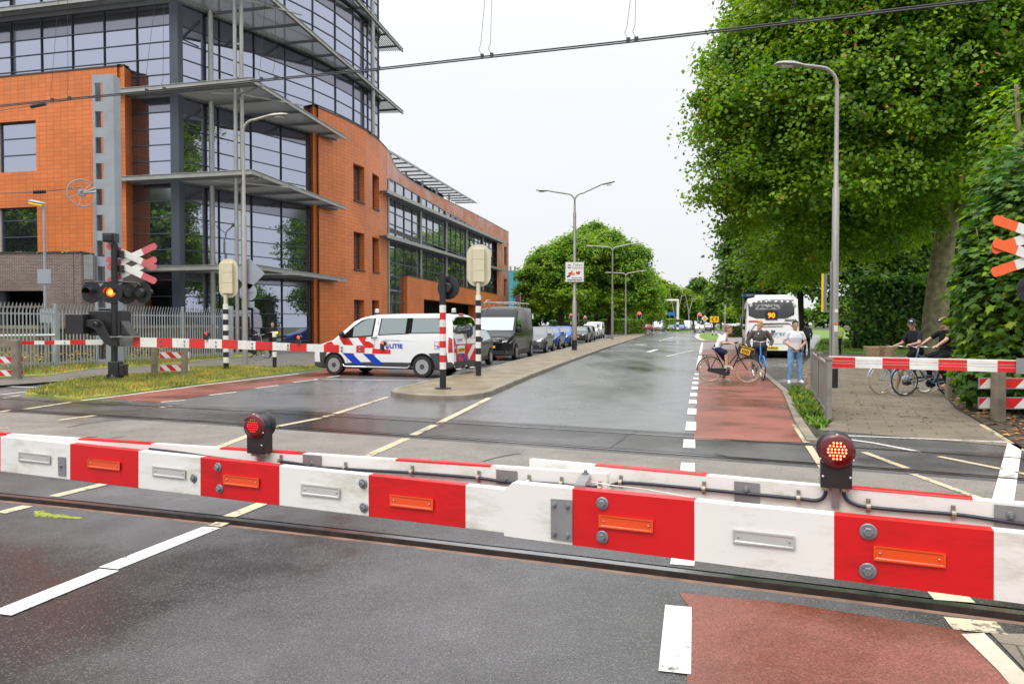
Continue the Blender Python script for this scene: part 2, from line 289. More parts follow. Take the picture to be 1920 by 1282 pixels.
def strip(name, f0, f1, z, mat, kind='structure'):
    b = MB(); v = [(x, f0(x), z) for x in XS]+[(x, f1(x), z) for x in XS]; n = len(XS)
    b.add(v, [(i, i+1, n+i+1, n+i) for i in range(n-1)], mat); return tag(b.build(name, fix=False), kind=kind)
def flat(pts, z, mat, mb=None):
    mb = mb or MB(); tr = geometry.tessellate_polygon([[Vector((p[0], p[1], 0)) for p in pts]])
    fs = []
    for t in tr:
        a, b_, c = [pts[i] for i in t]; cr = (b_[0]-a[0])*(c[1]-a[1])-(b_[1]-a[1])*(c[0]-a[0]); fs.append(tuple(t) if cr > 0 else tuple(t[::-1]))
    return mb.add([(p[0], p[1], z) for p in pts], fs, mat)
def GP(px, z=0): return [tuple(P(x, y, z))[:2] for x, y in px]
def slab(pts, z0, z1, mat, side=None, mb=None):
    mb = flat(pts, z1, mat, mb); n = len(pts)
    mb.add([(p[0], p[1], z0) for p in pts]+[(p[0], p[1], z1) for p in pts], [(i, (i+1) % n, (i+1) % n+n, i+n) for i in range(n)], side or mat); return mb
S_ = 'structure'
g = MB(); flat([(-900, -200), (900, -200), (900, 1500), (-900, 1500)], -.16, M_ground, g); tag(g.build('ground', fix=False), kind=S_)
rw = .036  # half of the flangeway slot
strip('road_near', lambda x: -14, off(A1, -.16), 0, M_asph)
strip('rail_slot', off(A1, -.20), off(A1, .18), -.065, M_strip)
strip('crossing_panel', off(A1, .11), off(A2, -.12), 0, M_asph)
strip('rail_slot', off(A2, -.2), off(A2, .2), -.065, M_strip)
strip('crossing_middle', off(A2, .12), off(B1, -.30), 0, M_coarse)
strip('crossing_joint', off(B1, -.30), off(B1, -.11), 0, M_asph)
strip('rail_slot', off(B1, -.2), off(B1, .2), -.065, M_strip)
strip('crossing_panel', off(B1, .055), off(B2, -.06), 0, M_asph)
strip('rail_slot', off(B2, -.2), off(B2, .2), -.065, M_strip)
strip('crossing_joint', off(B2, .05), off(B2, .42), 0, M_asph)
M_rail = pm('rail steel worn', (.42, .41, .42), .22, 1, var=.1, vs=8); M_railside = pm('rail rust dark', (.035, .022, .018), .6, var=.4, vs=9)
M_rust = pm('rusty check rail', (.16, .085, .055), .5, var=.5, vs=5, dirt=.3)
def rail(name, f, sides, label):
    b = MB(); n = len(XS)
    def bar(d0, d1, z0, z1, top, side):
        a = off(f, d0); c = off(f, d1)
        v = [(x, a(x), z0) for x in XS]+[(x, a(x), z1) for x in XS]+[(x, c(x), z1) for x in XS]+[(x, c(x), z0) for x in XS]
        b.add(v, [(i, i+1, n+i+1, n+i) for i in range(n-1)], side); b.add(v, [(n+i, n+i+1, 2*n+i+1, 2*n+i) for i in range(n-1)], top); b.add(v, [(2*n+i, 2*n+i+1, 3*n+i+1, 3*n+i) for i in range(n-1)], side)
    for d0, d1, z1, tp in sides: bar(d0, d1, -.07, z1, tp, M_railside)
    o = b.build(name, fix=False, smooth=30); tag(o, label, 'rail', 'rails of the two tracks'); return o
rail('rail', A1, [(-.15, -.075, -.012, M_rust), (-.01, .062, .008, M_rail), (.072, .10, -.006, M_strip)], 'nearest rail right below the striped barrier boards')
rail('rail', A2, [(-.062, .01, .006, M_rail)], 'rail hidden just behind the striped barrier boards')
rail('rail', B1, [(-.1, -.03, .008, M_rail)], 'third rail, just behind the two lamps of the near barrier')
rail('rail', B2, [(-.05, .02, .006, M_rail)], 'farthest rail, next to the red cycle lanes')
# far street surface
yb = off(B2, .42)
edge = [(x, yb(x)) for x in XS if -28 < x < 22]
g = MB(); flat(edge+[(40, 40), (60, 260), (-60, 260), (-30, 60)], -.002, M_asph_far, g); tag(g.build('street', fix=False), kind=S_)
g = MB(); flat([(18, 0), (70, -10), (90, 300), (60, 300), (24, 14)], -.05, M_lawn, g); tag(g.build('park_ground', fix=False), kind=S_)
# red cycle lanes
g = MB(); flat(GP([(1301, 824), (1503, 829), (1489, 793), (1472, 749), (1465.7, 734), (1433, 705.7), (1405, 676), (1395, 655), (1318, 655), (1313, 684), (1304, 760)]), .002, M_red, g); tag(g.build('cycle_lane', fix=False), kind=S_)
g = MB(); flat(GP([(1318, 655), (1395, 655), (1405, 641), (1440, 632), (1345, 631), (1345, 640), (1320, 642)]), .003, M_pav_f, g); tag(g.build('cycle_path', fix=False), kind=S_)
g = MB(); flat(GP([(187, 746), (388, 720.6), (437, 713), (560, 701.7), (600, 696), (640, 690), (700, 684), (690, 700), (610, 708), (560, 714.8), (484, 726.5), (391, 741), (291, 755.6)]), .002, M_red, g); tag(g.build('cycle_lane', fix=False), kind=S_)
g = MB(); flat(GP([(1273, 1111), (1480, 1131), (1802, 1182), (1830, 1205), (1905, 1284), (2010, 1400)])+[(1.7, -8), (-2.0, -8)]+GP([(1288, 1282), (1290, 1136)]), .003, M_red, g); tag(g.build('cycle_lane', fix=False), kind=S_)
# markings
def line(mb, p, q, w, mat, z=.006):
    p, q = P(*p), P(*q); d = (q-p); d.z = 0; d.normalize(); n = Vector((-d.y, d.x, 0))*w/2
    return flat([(p-n)[:2], (q-n)[:2], (q+n)[:2], (p+n)[:2]], z, mat, mb)
mk = MB()
for a, b_ in [((205, 1069), (0, 1152)), ((397, 989), (203, 1066))]: line(mk, a, b_, .16, M_white)
for a, b_ in [((418, 980), (402, 987)), ((500, 941), (430, 969)), ((682, 858), (763, 822)), ((772, 817), (815, 797)), ((824, 793), (918, 746)), ((210, 904), (100, 931)), ((52, 949), (0, 962)), ((412, 838), (488, 808)), ((497, 804), (600, 784)), ((606, 782), (622, 778)), ((628, 776), (728, 744)), ((48, 767), (140, 753)), ((110, 788), (178, 779)), ((0, 772), (20, 769)), ((0, 804), (18, 802)), ((300, 764), (322, 762)), ((0, 748), (12, 746)), ((20, 744), (40, 741))]: line(mk, a, b_, .13, M_cream)
for a, b_ in [((302, 754), (347, 750.4)), ((393, 741), (443, 735)), ((480, 728), (522, 722.6)), ((550, 717), (600, 711)), ((612, 708), (637, 704.5)), ((590, 711), (825, 714)), ((153, 751), (204, 745)), ((204, 745), (388, 721)), ((388, 721), (560, 701)), ((0, 724), (105, 728)), ((0, 740), (75, 732))]: line(mk, a, b_, .10, M_white)
for a, b_ in [((1272, 1137), (1265, 1262)), ((1281, 1046), (1279, 1060)), ((1290, 868), (1289, 884)), ((1292.5, 824), (1292, 840)), ((1296, 791), (1295, 807)), ((1298, 766), (1297, 777)), ((1299.5, 750), (1299, 757)), ((1301, 737), (1300.4, 743)), ((1303, 725), (1302.5, 730)), ((1304, 716), (1303.7, 720)), ((1305, 708), (1305, 711)), ((1307, 700), (1307, 703)), ((1313, 664), (1309, 690)), ((1317, 642), (1313, 662))]: line(mk, a, b_, .16 if a[1] < 1100 else .15, M_white)
for a, b_ in [((1562, 816), (1890, 829)), ((1570, 821), (1640, 831)), ((1640, 831), (1728, 848))]: line(mk, a, b_, .07, M_white)
for a, b_ in [((1620, 848), (1700, 878)), ((1712, 889), (1835, 934)), ((1760, 856), (1880, 880)), ((1905, 885), (1935, 892)), ((1840, 776+20), (1925, 846)), ((1490, 796), (1512, 830)), ((1516, 836), (1545, 880))]: line(mk, a, b_, .09, M_cream)
line(mk, (1903, 832), (1876, 960), .17, M_white)
line(mk, (1776, 1113), (1790, 1128), .22, M_cream); line(mk, (1818, 1162), (1838, 1186), .26, M_cream)
line(mk, (1215, 660), (1232, 655), .3, M_white); line(mk, (1250, 668), (1300, 657), .12, M_white); line(mk, (1235, 640), (1262, 632), .1, M_white)
line(mk, (1192, 645.5), (1210, 646.5), .5, M_white); line(mk, (1165, 728), (1166, 728), .1, M_white)
mk = mk.build('road_markings', fix=False); tag(mk, kind=S_)
M_crk = pm('crack filler', (.018, .017, .016), .35, var=.2)
b = MB()
for pts_ in ([(126, 801), (140, 799), (152, 795), (172, 793), (190, 790), (208, 788), (232, 787)], [(197, 824), (212, 821), (222, 820), (233, 818)], [(163, 819), (176, 820), (183, 818)], [(1143, 840), (1150, 835), (1163, 826), (1172, 818), (1182, 813), (1194, 808)], [(905, 865), (930, 858), (960, 852), (975, 850)], [(1340, 850), (1365, 856), (1388, 860)]):
    w_ = [P(*q) for q in pts_]
    for k_, (a, c_) in enumerate(zip(w_, w_[1:])): line(b, pts_[k_], pts_[k_+1], random.uniform(.015, .05), M_crk, .0035)
tag(b.build('road_cracks', fix=False), kind=S_)
# edge stones bottom right + pavers beside them
g = MB(); pr = [(1845, 1188), (1925, 1268), (1990, 1340)]; pl = [(1802, 1190), (1872, 1259), (1935, 1335)]
flat(GP(pl)+[(1.9, -8), (2.2, -8)]+GP(pr[::-1]), .007, M_stone, g); tag(g.build('edge_stones', fix=False), kind=S_)
g = MB(); flat(GP([(1858, 1188)])+[(2.95, 3.92), (9, 1.1), (14, -1.5), (14, -8), (2.25, -8)]+GP([(2010, 1360), (1930, 1265)]), .005, M_pav_r, g); tag(g.build('pavement', fix=False), kind=S_)
# median
mo = [(733, 741), (742, 745), (780, 749), (830, 751), (870, 750), (905, 746), (921, 741.5), (965, 722), (1002, 706), (1050, 687), (1100, 668), (1140, 653), (1180, 639.5), (1200, 632), (1209, 628), (1207, 626.6), (1195, 626.3), (1180, 628.8), (1140, 637), (1100, 646.5), (1050, 659), (1000, 671.5), (960, 686-4), (910, 696.5), (874, 704), (837, 713), (790, 724), (760, 731), (738, 737)]
mo = [Vector((*q, 0)) for q in GP(mo)]
def inset(pts, d):
    out = []; n = len(pts)
    for i in range(n):
        a, b_, c = pts[i-1], pts[i], pts[(i+1) % n]; e1 = (b_-a).normalized(); e2 = (c-b_).normalized(); nn = (Vector((-e1.y, e1.x, 0))+Vector((-e2.y, e2.x, 0)))
        out.append(b_+nn.normalized()*d)
    return out
def area(p): return sum(p[i-1].x*p[i].y-p[i].x*p[i-1].y for i in range(len(p)))/2
def kerbed(name, pts, h, kw, top, kerb, z0=-.05):
    if area(pts) < 0: pts = pts[::-1]
    i1, i2, n = inset(pts, .02), inset(pts, kw), len(pts); b = MB()
    v = [(p.x, p.y, z0) for p in pts]+[(p.x, p.y, h-.02) for p in pts]+[(p.x, p.y, h) for p in i1]+[(p.x, p.y, h) for p in i2]
    for k in range(3): b.add(v, [(k*n+i, k*n+(i+1) % n, (k+1)*n+(i+1) % n, (k+1)*n+i) for i in range(n)], kerb)
    o = b.build(name+'_kerb', fix=False); tag(o, kind=S_)
    b = MB(); flat([(p.x, p.y) for p in inset(pts, kw-.01)], h-.006, top, b); o2 = b.build(name, fix=False); tag(o2, kind=S_); return o, o2
kerbed('median', mo, .12, .16, M_pav_m, M_kerb)
# left pavement and verge
lp = GP([(-200, 726), (0, 726), (60, 722), (128, 716), (181, 708), (233, 704), (286, 701), (356, 694), (437, 690), (513, 694), (560, 691), (600, 688), (700, 672), (760, 660), (980, 640), (960, 633), (560, 650), (467, 669.6), (350, 681), (289, 688.5), (204, 691.5), (157, 696), (96, 706), (0, 712), (-200, 722)])
g = flat(lp, .05, M_pav_l); tag(g.build('pavement', fix=False), kind=S_)
vp = [Vector((*q, 0)) for q in GP([(43, 741), (75, 744), (110, 747), (155, 749.5), (204, 744), (296, 731), (388, 719), (470, 708), (560, 697.5), (606, 691), (606, 688.5), (560, 690), (513, 692), (437, 689), (356, 692.5), (286, 704), (233, 707), (181, 710), (128, 717), (70, 733)])]
g = slab([(p.x, p.y) for p in vp], -.05, .045, M_grass, M_grass); tag(g.build('verge', fix=False), kind=S_)
fg = GP([(-250, 722), (0, 712), (96, 706), (157, 696), (204, 691.5), (289, 688.5), (350, 681), (467, 669.6), (560, 650), (400, 640), (200, 650), (0, 660), (-400, 670)])
g = flat(fg, .06, M_grass); tag(g.build('fence_verge', fix=False), kind=S_)
g = flat([(-90, 25), (-24, 27), (-20, 34), (-14, 36), (-9, 60), (-1, 110), (-1, 250), (-120, 250)], .03, M_pav_l); tag(g.build('forecourt', fix=False), kind=S_)
# right pavement
rp = [(1536, 806), (1912, 838), (1870, 812), (1820, 783), (1785, 763), (1770, 745), (1760, 722), (1735, 690), (1700, 668), (1660, 655), (1560, 652), (1520, 668), (1500, 690), (1512, 730), (1548, 792)]
g = flat(GP(rp), .004, M_pav_r); tag(g.build('pavement', fix=False), kind=S_)
g = flat(GP([(1433, 705.7), (1466, 735), (1489, 793), (1510, 828), (1552, 812), (1544, 775), (1520, 735), (1512, 700), (1530, 660), (1440, 655), (1405, 650), (1395, 655), (1405, 676)]), .0, gmat('bay asphalt', (.055, .05, .045), (.03, .028, .026), .5, .15, .5, .4, .6, seed=4)); tag(g.build('bus_bay', fix=False), kind=S_)
# kerb stones along the red lane on the right
g = MB(); kp = [P(*q) for q in [(1512, 829), (1489.7, 793), (1472, 749), (1465.7, 734), (1433, 705.7), (1405, 676), (1396, 652)]]
for a, b_ in zip(kp, kp[1:]): g.beam(a+Vector((.08, 0, .01)), b_+Vector((.08, 0, .01)), .14, .05, M_kerb)
tag(g.build('gutter_kerb'), kind=S_)
# leaf-litter bed right, far lawn, island
bed = GP([(1775, 745), (1790, 764), (1822, 783), (1872, 812), (1925, 846), (1990, 880)])+[(12.5, 5.6), (17, 9), (17, 20)]+GP([(1900, 700), (1740, 690)])
g = slab(bed, -.05, .03, M_soil); tag(g.build('planting_bed', fix=False), kind=S_)
g = flat(GP([(1520, 661), (1740, 668), (1800, 690), (2400, 760), (2400, 640), (1540, 628)]), .01, M_lawn); tag(g.build('lawn', fix=False), kind=S_)
isl = [Vector((*q, 0)) for q in GP([(1302, 632), (1305, 636), (1312, 640), (1322, 641), (1352, 641), (1356, 632), (1350, 627), (1325, 625.6), (1308, 626.6)])]
kerbed('traffic_island', isl, .13, .5, M_lawn, M_stone)
isl = [Vector((*q, 0)) for q in GP([(1250, 622.6), (1262, 623.6), (1296, 622.6), (1298, 621.2), (1270, 620.6)])]
kerbed('traffic_island', isl, .13, .4, M_lawn, M_stone)
# ---- grass blades and small plants (stuff) ----
def inpoly(x, y, poly):
    c = False; j = len(poly)-1
    for i in range(len(poly)):
        if (poly[i][1] > y) != (poly[j][1] > y) and x < (poly[j][0]-poly[i][0])*(y-poly[i][1])/(poly[j][1]-poly[i][1])+poly[i][0]: c = not c
        j = i
    return c
def rawmesh(name, v, f, mats, mi=None):
    me = bpy.data.meshes.new(name); v = np.asarray(v, dtype=np.float32); f = np.asarray(f, dtype=np.int32); k = f.shape[1]
    me.vertices.add(len(v)); me.vertices.foreach_set('co', v.ravel()); me.loops.add(f.size); me.loops.foreach_set('vertex_index', f.ravel())
    me.polygons.add(len(f)); me.polygons.foreach_set('loop_start', np.arange(0, f.size, k, dtype=np.int32)); me.polygons.foreach_set('loop_total', np.full(len(f), k, dtype=np.int32))
    for m in mats: me.materials.append(m)
    if mi is not None: me.polygons.foreach_set('material_index', np.asarray(mi, dtype=np.int32))
    me.update(); me.validate(); o = bpy.data.objects.new(name, me); COL.objects.link(o); return o
def blades(name, poly, n, h, mats, wts=None, w=.008, z=.02, clump=0, lean=.5, parent=None):
    xs = [p[0] for p in poly]; ys = [p[1] for p in poly]; pts = []
    if clump: cs = []
    while len(pts) < n:
        if clump and random.random() < .85:
            if len(cs) < clump or random.random() < .01:
                q = (random.uniform(min(xs), max(xs)), random.uniform(min(ys), max(ys)))
                if inpoly(*q, poly): cs.append(q)
                continue
            c = random.choice(cs); q = (random.gauss(c[0], .13), random.gauss(c[1], .13))
        else: q = (random.uniform(min(xs), max(xs)), random.uniform(min(ys), max(ys)))
        if inpoly(*q, poly): pts.append(q)
    v = []; f = []; mi = []
    for x, y in pts:
        hh = h*random.uniform(.4, 1.3); a = random.uniform(0, 6.28); l = random.uniform(0, lean)*hh; a2 = random.uniform(0, 6.28); ww = w*random.uniform(.6, 1.5)
        dx, dy = math.cos(a)*ww, math.sin(a)*ww; o = len(v)
        v += [(x-dx, y-dy, z), (x+dx, y+dy, z), (x+math.cos(a2)*l*.4+dx*.7, y+math.sin(a2)*l*.4+dy*.7, z+hh*.6), (x+math.cos(a2)*l, y+math.sin(a2)*l, z+hh)]
        f.append((o, o+1, o+2, o+3)); mi.append(random.choices(range(len(mats)), wts)[0] if wts else 0)
    o = rawmesh(name, v, f, mats, mi); tag(o, kind='stuff'); o.parent = parent; return o
vq = [(p.x, p.y) for p in vp]
o = blades('verge_grass', vq, 26000, .11, [M_grass, M_dry], [5, 1], z=.03); tag(o, 'short green grass with yellow tips on the verge along the left cycle lane', 'grass')
o = blades('fence_grass', GP([(-80, 716), (0, 711), (96, 705), (157, 695.5), (204, 690), (289, 688), (350, 680), (440, 671), (440, 666), (300, 672), (110, 684), (0, 690), (-80, 692)]), 14000, .16, [M_grass, M_dry], [3, 1], z=.05); tag(o, 'longer grass and dry stalks along the foot of the steel fence', 'grass')
M_flower = pm('ragwort yellow', (.75, .55, .03), .6, var=.2)
def flowers(name, poly, n, h0, h1, sz, mat, z=.05):
    xs = [p[0] for p in poly]; ys = [p[1] for p in poly]; v = []; f = []; k = 0
    while k < n:
        x, y = random.uniform(min(xs), max(xs)), random.uniform(min(ys), max(ys))
        if not inpoly(x, y, poly): continue
        k += 1; zz = z+random.uniform(h0, h1); o = len(v); s = sz*random.uniform(.6, 1.4); a = random.random()*3; t = random.uniform(-.4, .4)*s
        v += [(x+s*math.cos(a+q*1.571), y+s*math.sin(a+q*1.571), zz+(t if q % 2 else -t)) for q in range(4)]; f.append((o, o+1, o+2, o+3))
    o = rawmesh(name, v, f, [mat]); return tag(o, kind='stuff')
o = flowers('yellow_flowers', GP([(0, 702), (110, 692), (330, 678), (330, 672), (110, 682), (0, 688)]), 900, .15, .6, .035, M_flower); tag(o, 'yellow flowering weeds behind the steel fence', 'flowers')
o = flowers('yellow_flowers', vq, 60, .08, .16, .02, M_flower, .08); tag(o, 'few small yellow flowers in the verge by the left cycle lane', 'flowers')
o = blades('weeds', GP([(1478, 730), (1500, 728), (1522, 745), (1535, 775), (1550, 800), (1543, 812), (1520, 800), (1500, 780)]), 4500, .12, [M_lawn], z=0, clump=18, w=.014, lean=1.2); tag(o, 'bright green weeds along the grey fence panel by the right path', 'weeds')
o = blades('lawn_grass', GP([(1530, 657), (1740, 665), (1760, 640), (1540, 635)]), 9000, .12, [M_lawn], z=0, w=.02); tag(o, 'park lawn behind the right path', 'grass')
o = blades('median_weeds', [(p.x, p.y) for p in inset(mo, -.03)], 1400, .07, [M_grass, M_dry], [2, 1], z=.01, clump=26, w=.008, lean=1.2); tag(o, 'sparse weeds growing on and along the paved median', 'weeds')
o = blades('island_grass', [(p.x, p.y) for p in isl], 800, .25, [M_lawn], z=.1, w=.05); tag(o, 'grass on the far traffic island', 'grass')
# moss on the near road
M_moss = pm('moss', (.22, .26, .04), .9, var=.3)
g = MB()
for _ in range(300):
    t = random.random(); q = P(66+85*t+random.gauss(0, 2), 963+9*t+random.gauss(0, 2.2)*(1.2-t)); s = .008*random.uniform(.4, 1.6); g.ell(q+Vector((0, 0, .003)), (s*1.8, s, s*.35), M_moss, 6, 4)
tag(g.build('moss', fix=False), 'patch of yellow-green moss on the near asphalt at left', 'moss', kind='stuff')
# fallen leaves
M_leafb = pm('dead leaves brown', (.2, .09, .035), .7, var=.3, island=.6); M_leafo = pm('dead leaves tan', (.38, .2, .07), .7, var=.3, island=.5)
v = []; f = []; mi = []; bx = [p[0] for p in bed]; by = [p[1] for p in bed]; k = 0
def leaf(x, y, z, s, tilt=.5):
    o = len(v); a = random.random()*6.28; R = Matrix.Rotation(a, 3, 'Z') @ Matrix.Rotation(random.uniform(-tilt, tilt), 3, 'X')
    for q in ((-s, 0, 0), (0, -s*.6, s*.15), (s, 0, 0), (0, s*.6, s*.15)): w = R @ Vector(q); v.append((x+w.x, y+w.y, z+abs(w.z)+.004))
    f.append((o, o+1, o+2, o+3)); mi.append(0 if random.random() < .7 else 1)
while k < 7500:
    x, y = random.uniform(min(bx), max(bx)), random.uniform(min(by), max(by))
    if inpoly(x, y, bed): leaf(x, y, .03+random.random()*.03, random.uniform(.03, .07)); k += 1
for _ in range(260):
    q = P(random.uniform(1480, 1780), random.uniform(650, 800)); leaf(q.x, q.y, .008, random.uniform(.03, .055), .2)
for _ in range(500):
    t = random.random(); q = P(1500+35*random.random()-10*t, 690+90*t+random.gauss(0, 4)); leaf(q.x, q.y, .01, random.uniform(.03, .06), .3)
tag(rawmesh('fallen_leaves', v, f, [M_leafb, M_leafo], mi), 'brown fallen leaves in the planting bed and scattered over the right path', 'leaves', kind='stuff')
# ================= office building =================
def tilemat(name, c1, c2, mortar, bw, bh, rough=.5, ms=.012, var=.12, bump=.4, streak=0):
    m, t, b = nodes(name); N = t.nodes.new; L = t.links.new
    uv = N('ShaderNodeUVMap'); br = N('ShaderNodeTexBrick'); br.inputs['Scale'].default_value = 1; br.inputs['Brick Width'].default_value = bw; br.inputs['Row Height'].default_value = bh; br.inputs['Mortar Size'].default_value = ms; br.inputs['Mortar Smooth'].default_value = .2
    br.offset = 0 if bw > .3 else .5
    br.inputs['Color1'].default_value = (*c1, 1); br.inputs['Color2'].default_value = (*c2, 1); br.inputs['Mortar'].default_value = (*mortar, 1); L(uv.outputs[0], br.inputs['Vector'])
    n = N('ShaderNodeTexNoise'); n.inputs['Scale'].default_value = .35; n.inputs['Detail'].default_value = 7; L(uv.outputs[0], n.inputs['Vector'])
    r = N('ShaderNodeMapRange'); r.inputs[1].default_value = .3; r.inputs[2].default_value = .7; r.inputs[3].default_value = 1-var; r.inputs[4].default_value = 1+var; L(n.outputs[0], r.inputs[0])
    hs = N('ShaderNodeHueSaturation'); L(br.outputs[0], hs.inputs['Color']); L(r.outputs[0], hs.inputs['Value']); out = hs.outputs[0]
    if streak:   # paler colour mixed over the tiles in noise-shaped patches
        n2 = N('ShaderNodeTexNoise'); n2.inputs['Scale'].default_value = .5; n2.inputs['Detail'].default_value = 5; L(uv.outputs[0], n2.inputs['Vector'])
        n3 = N('ShaderNodeTexNoise'); n3.inputs['Scale'].default_value = 6; n3.inputs['Detail'].default_value = 3; L(uv.outputs[0], n3.inputs['Vector'])
        mm = N('ShaderNodeMath'); mm.operation = 'MULTIPLY'; L(n2.outputs[0], mm.inputs[0]); L(n3.outputs[0], mm.inputs[1])
        q = N('ShaderNodeMapRange'); q.inputs[1].default_value = .2; q.inputs[2].default_value = .34; q.inputs[4].default_value = streak; L(mm.outputs[0], q.inputs[0])
        mi = N('ShaderNodeMixRGB'); mi.inputs[2].default_value = (.5, .42, .38, 1); L(q.outputs[0], mi.inputs[0]); L(out, mi.inputs[1]); out = mi.outputs[0]
    L(out, b.inputs['Base Color']); b.inputs['Roughness'].default_value = rough
    bp = N('ShaderNodeBump'); bp.inputs['Strength'].default_value = bump; bp.inputs['Distance'].default_value = .01; bp.invert = True; L(br.outputs['Fac'], bp.inputs['Height']); L(bp.outputs[0], b.inputs['Normal']); return m
M_tile = tilemat('orange terracotta tiles', (.68, .185, .042), (.60, .16, .036), (.27, .07, .022), .46, .23, .45, .009, var=.16)
M_tile2 = tilemat('orange tiles with pale patches', (.60, .15, .035), (.55, .13, .03), (.2, .06, .03), .46, .23, .45, .011, streak=.75)
M_brick = tilemat('mauve brick', (.17, .105, .10), (.09, .06, .062), (.26, .23, .21), .22, .065, .8, .011, .3)
def glassmat(name, tint, refl, rough=.015, fmin=.55):
    m, t, b = nodes(name); N = t.nodes.new; L = t.links.new
    b.inputs['Base Color'].default_value = (*tint, 1); b.inputs['Roughness'].default_value = .3
    g = N('ShaderNodeBsdfGlossy'); g.inputs['Roughness'].default_value = rough; g.inputs['Color'].default_value = (*refl, 1)
    fr = N('ShaderNodeFresnel'); fr.inputs['IOR'].default_value = 1.5; ma = N('ShaderNodeMapRange'); ma.inputs[3].default_value = fmin; ma.inputs[4].default_value = 1; L(fr.outputs[0], ma.inputs[0])
    mi = N('ShaderNodeMixShader'); L(ma.outputs[0], mi.inputs[0]); L(b.outputs[0], mi.inputs[1]); L(g.outputs[0], mi.inputs[2]); L(mi.outputs[0], t.nodes['Material Output'].inputs[0])
    n = N('ShaderNodeTexNoise'); n.inputs['Scale'].default_value = .5; tcn = N('ShaderNodeTexCoord'); L(tcn.outputs['Object'], n.inputs['Vector'])
    bp = N('ShaderNodeBump'); bp.inputs['Strength'].default_value = .05; bp.inputs['Distance'].default_value = .02; L(n.outputs[0], bp.inputs['Height']); L(bp.outputs[0], g.inputs['Normal']); return m
M_glass = glassmat('coated window glass', (.012, .016, .022), (.70, .75, .92))
M_spand = glassmat('spandrel glass', (.05, .05, .065), (.36, .36, .44), .08)
M_glassw = glassmat('wing glass', (.02, .023, .028), (.70, .73, .80))
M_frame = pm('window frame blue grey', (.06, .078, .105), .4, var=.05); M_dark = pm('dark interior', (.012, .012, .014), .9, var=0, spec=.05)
M_alu = pm('galvanised grey', (.36, .36, .345), .45, .5, var=.12, vs=2, dirt=.15); M_louv = pm('louvre aluminium', (.34, .34, .35), .4, .6, var=.08)
M_louvd = pm('rib steel dark', (.10, .105, .115), .5, .3, var=.1); M_coping = pm('coping metal', (.07, .07, .075), .4, .5)
V2 = lambda p: Vector((p[0], p[1], 0))
BT = thing('office_building', 'large office with orange terracotta tiles, blue-grey glass floors and layered steel canopies', 'building', (-14, 50, 0))
BM = W2(BT)
def plen(poly): return [0]+list(np.cumsum([(V2(poly[i+1])-V2(poly[i])).length for i in range(len(poly)-1)]))
def at_s(poly, s):
    L = plen(poly)
    for i in range(len(poly)-1):
        if s <= L[i+1] or i == len(poly)-2:
            t = (s-L[i])/(L[i+1]-L[i]); return V2(poly[i]).lerp(V2(poly[i+1]), t)
def hit(poly, px):
    u = (px-960)/F; L = plen(poly)
    for i in range(len(poly)-1):
        a, b = V2(poly[i]), V2(poly[i+1]); fa = a.x-u*a.y/1.0; fb = b.x-u*b.y
        if (fa <= 0 <= fb) or (fb <= 0 <= fa):
            t = fa/(fa-fb); return L[i]+t*(L[i+1]-L[i]), a.lerp(b, t)
    return None
def zpx(px, py, Y): return D(px, py, Y).z
def wall(mb, poly, z0, z1, mat, holes=(), depth=.35, jamb=None, cap=.35, copm=None, so=0):
    """facade strip along a plan polyline (outside on its right hand), with openings (s0, s1, za, zb)"""
    L = plen(poly); ss = sorted(set([round(x, 4) for x in L]+[round(h[i], 4) for h in holes for i in (0, 1)])); zz = sorted(set([z0, z1]+[h[i] for h in holes for i in (2, 3)]))
    for a, b in zip(ss, ss[1:]):
        pa, pb = at_s(poly, a), at_s(poly, b)
        for c, d in zip(zz, zz[1:]):
            m_ = ((a+b)/2, (c+d)/2)
            if any(h[0] < m_[0] < h[1] and h[2] < m_[1] < h[3] for h in holes): continue
            mb.quad((pa.x, pa.y, c), (pb.x, pb.y, c), (pb.x, pb.y, d), (pa.x, pa.y, d), mat, [(a+so, c), (b+so, c), (b+so, d), (a+so, d)])
    for h in holes:
        pa, pb = at_s(poly, h[0]), at_s(poly, h[1]); t = (pb-pa).normalized(); inn = Vector((-t.y, t.x, 0))*depth
        for q in (pa, pb): mb.quad((q.x, q.y, h[2]), (q.x, q.y, h[3]), (q.x+inn.x, q.y+inn.y, h[3]), (q.x+inn.x, q.y+inn.y, h[2]), jamb or mat, [(0, h[2]), (0, h[3]), (depth, h[3]), (depth, h[2])])
        for z in (h[2], h[3]): mb.quad((pa.x, pa.y, z), (pb.x, pb.y, z), (pb.x+inn.x, pb.y+inn.y, z), (pa.x+inn.x, pa.y+inn.y, z), jamb or mat)
    if cap:
        for a, b in zip(poly, poly[1:]):
            a, b = V2(a), V2(b); t = (b-a).normalized(); inn = Vector((-t.y, t.x, 0))*cap; o = -inn*.1
            mb.add([(p.x, p.y, z) for z in (z1, z1+.07) for p in (a+o, b+o, b+inn, a+inn)], [(0, 1, 5, 4), (4, 5, 6, 7), (2, 3, 7, 6), (0, 3, 2, 1)], copm or M_coping)
            if not holes: mb.quad((a.x+inn.x, a.y+inn.y, z0), (b.x+inn.x, b.y+inn.y, z0), (b.x+inn.x, b.y+inn.y, z1), (a.x+inn.x, a.y+inn.y, z1), M_coping)
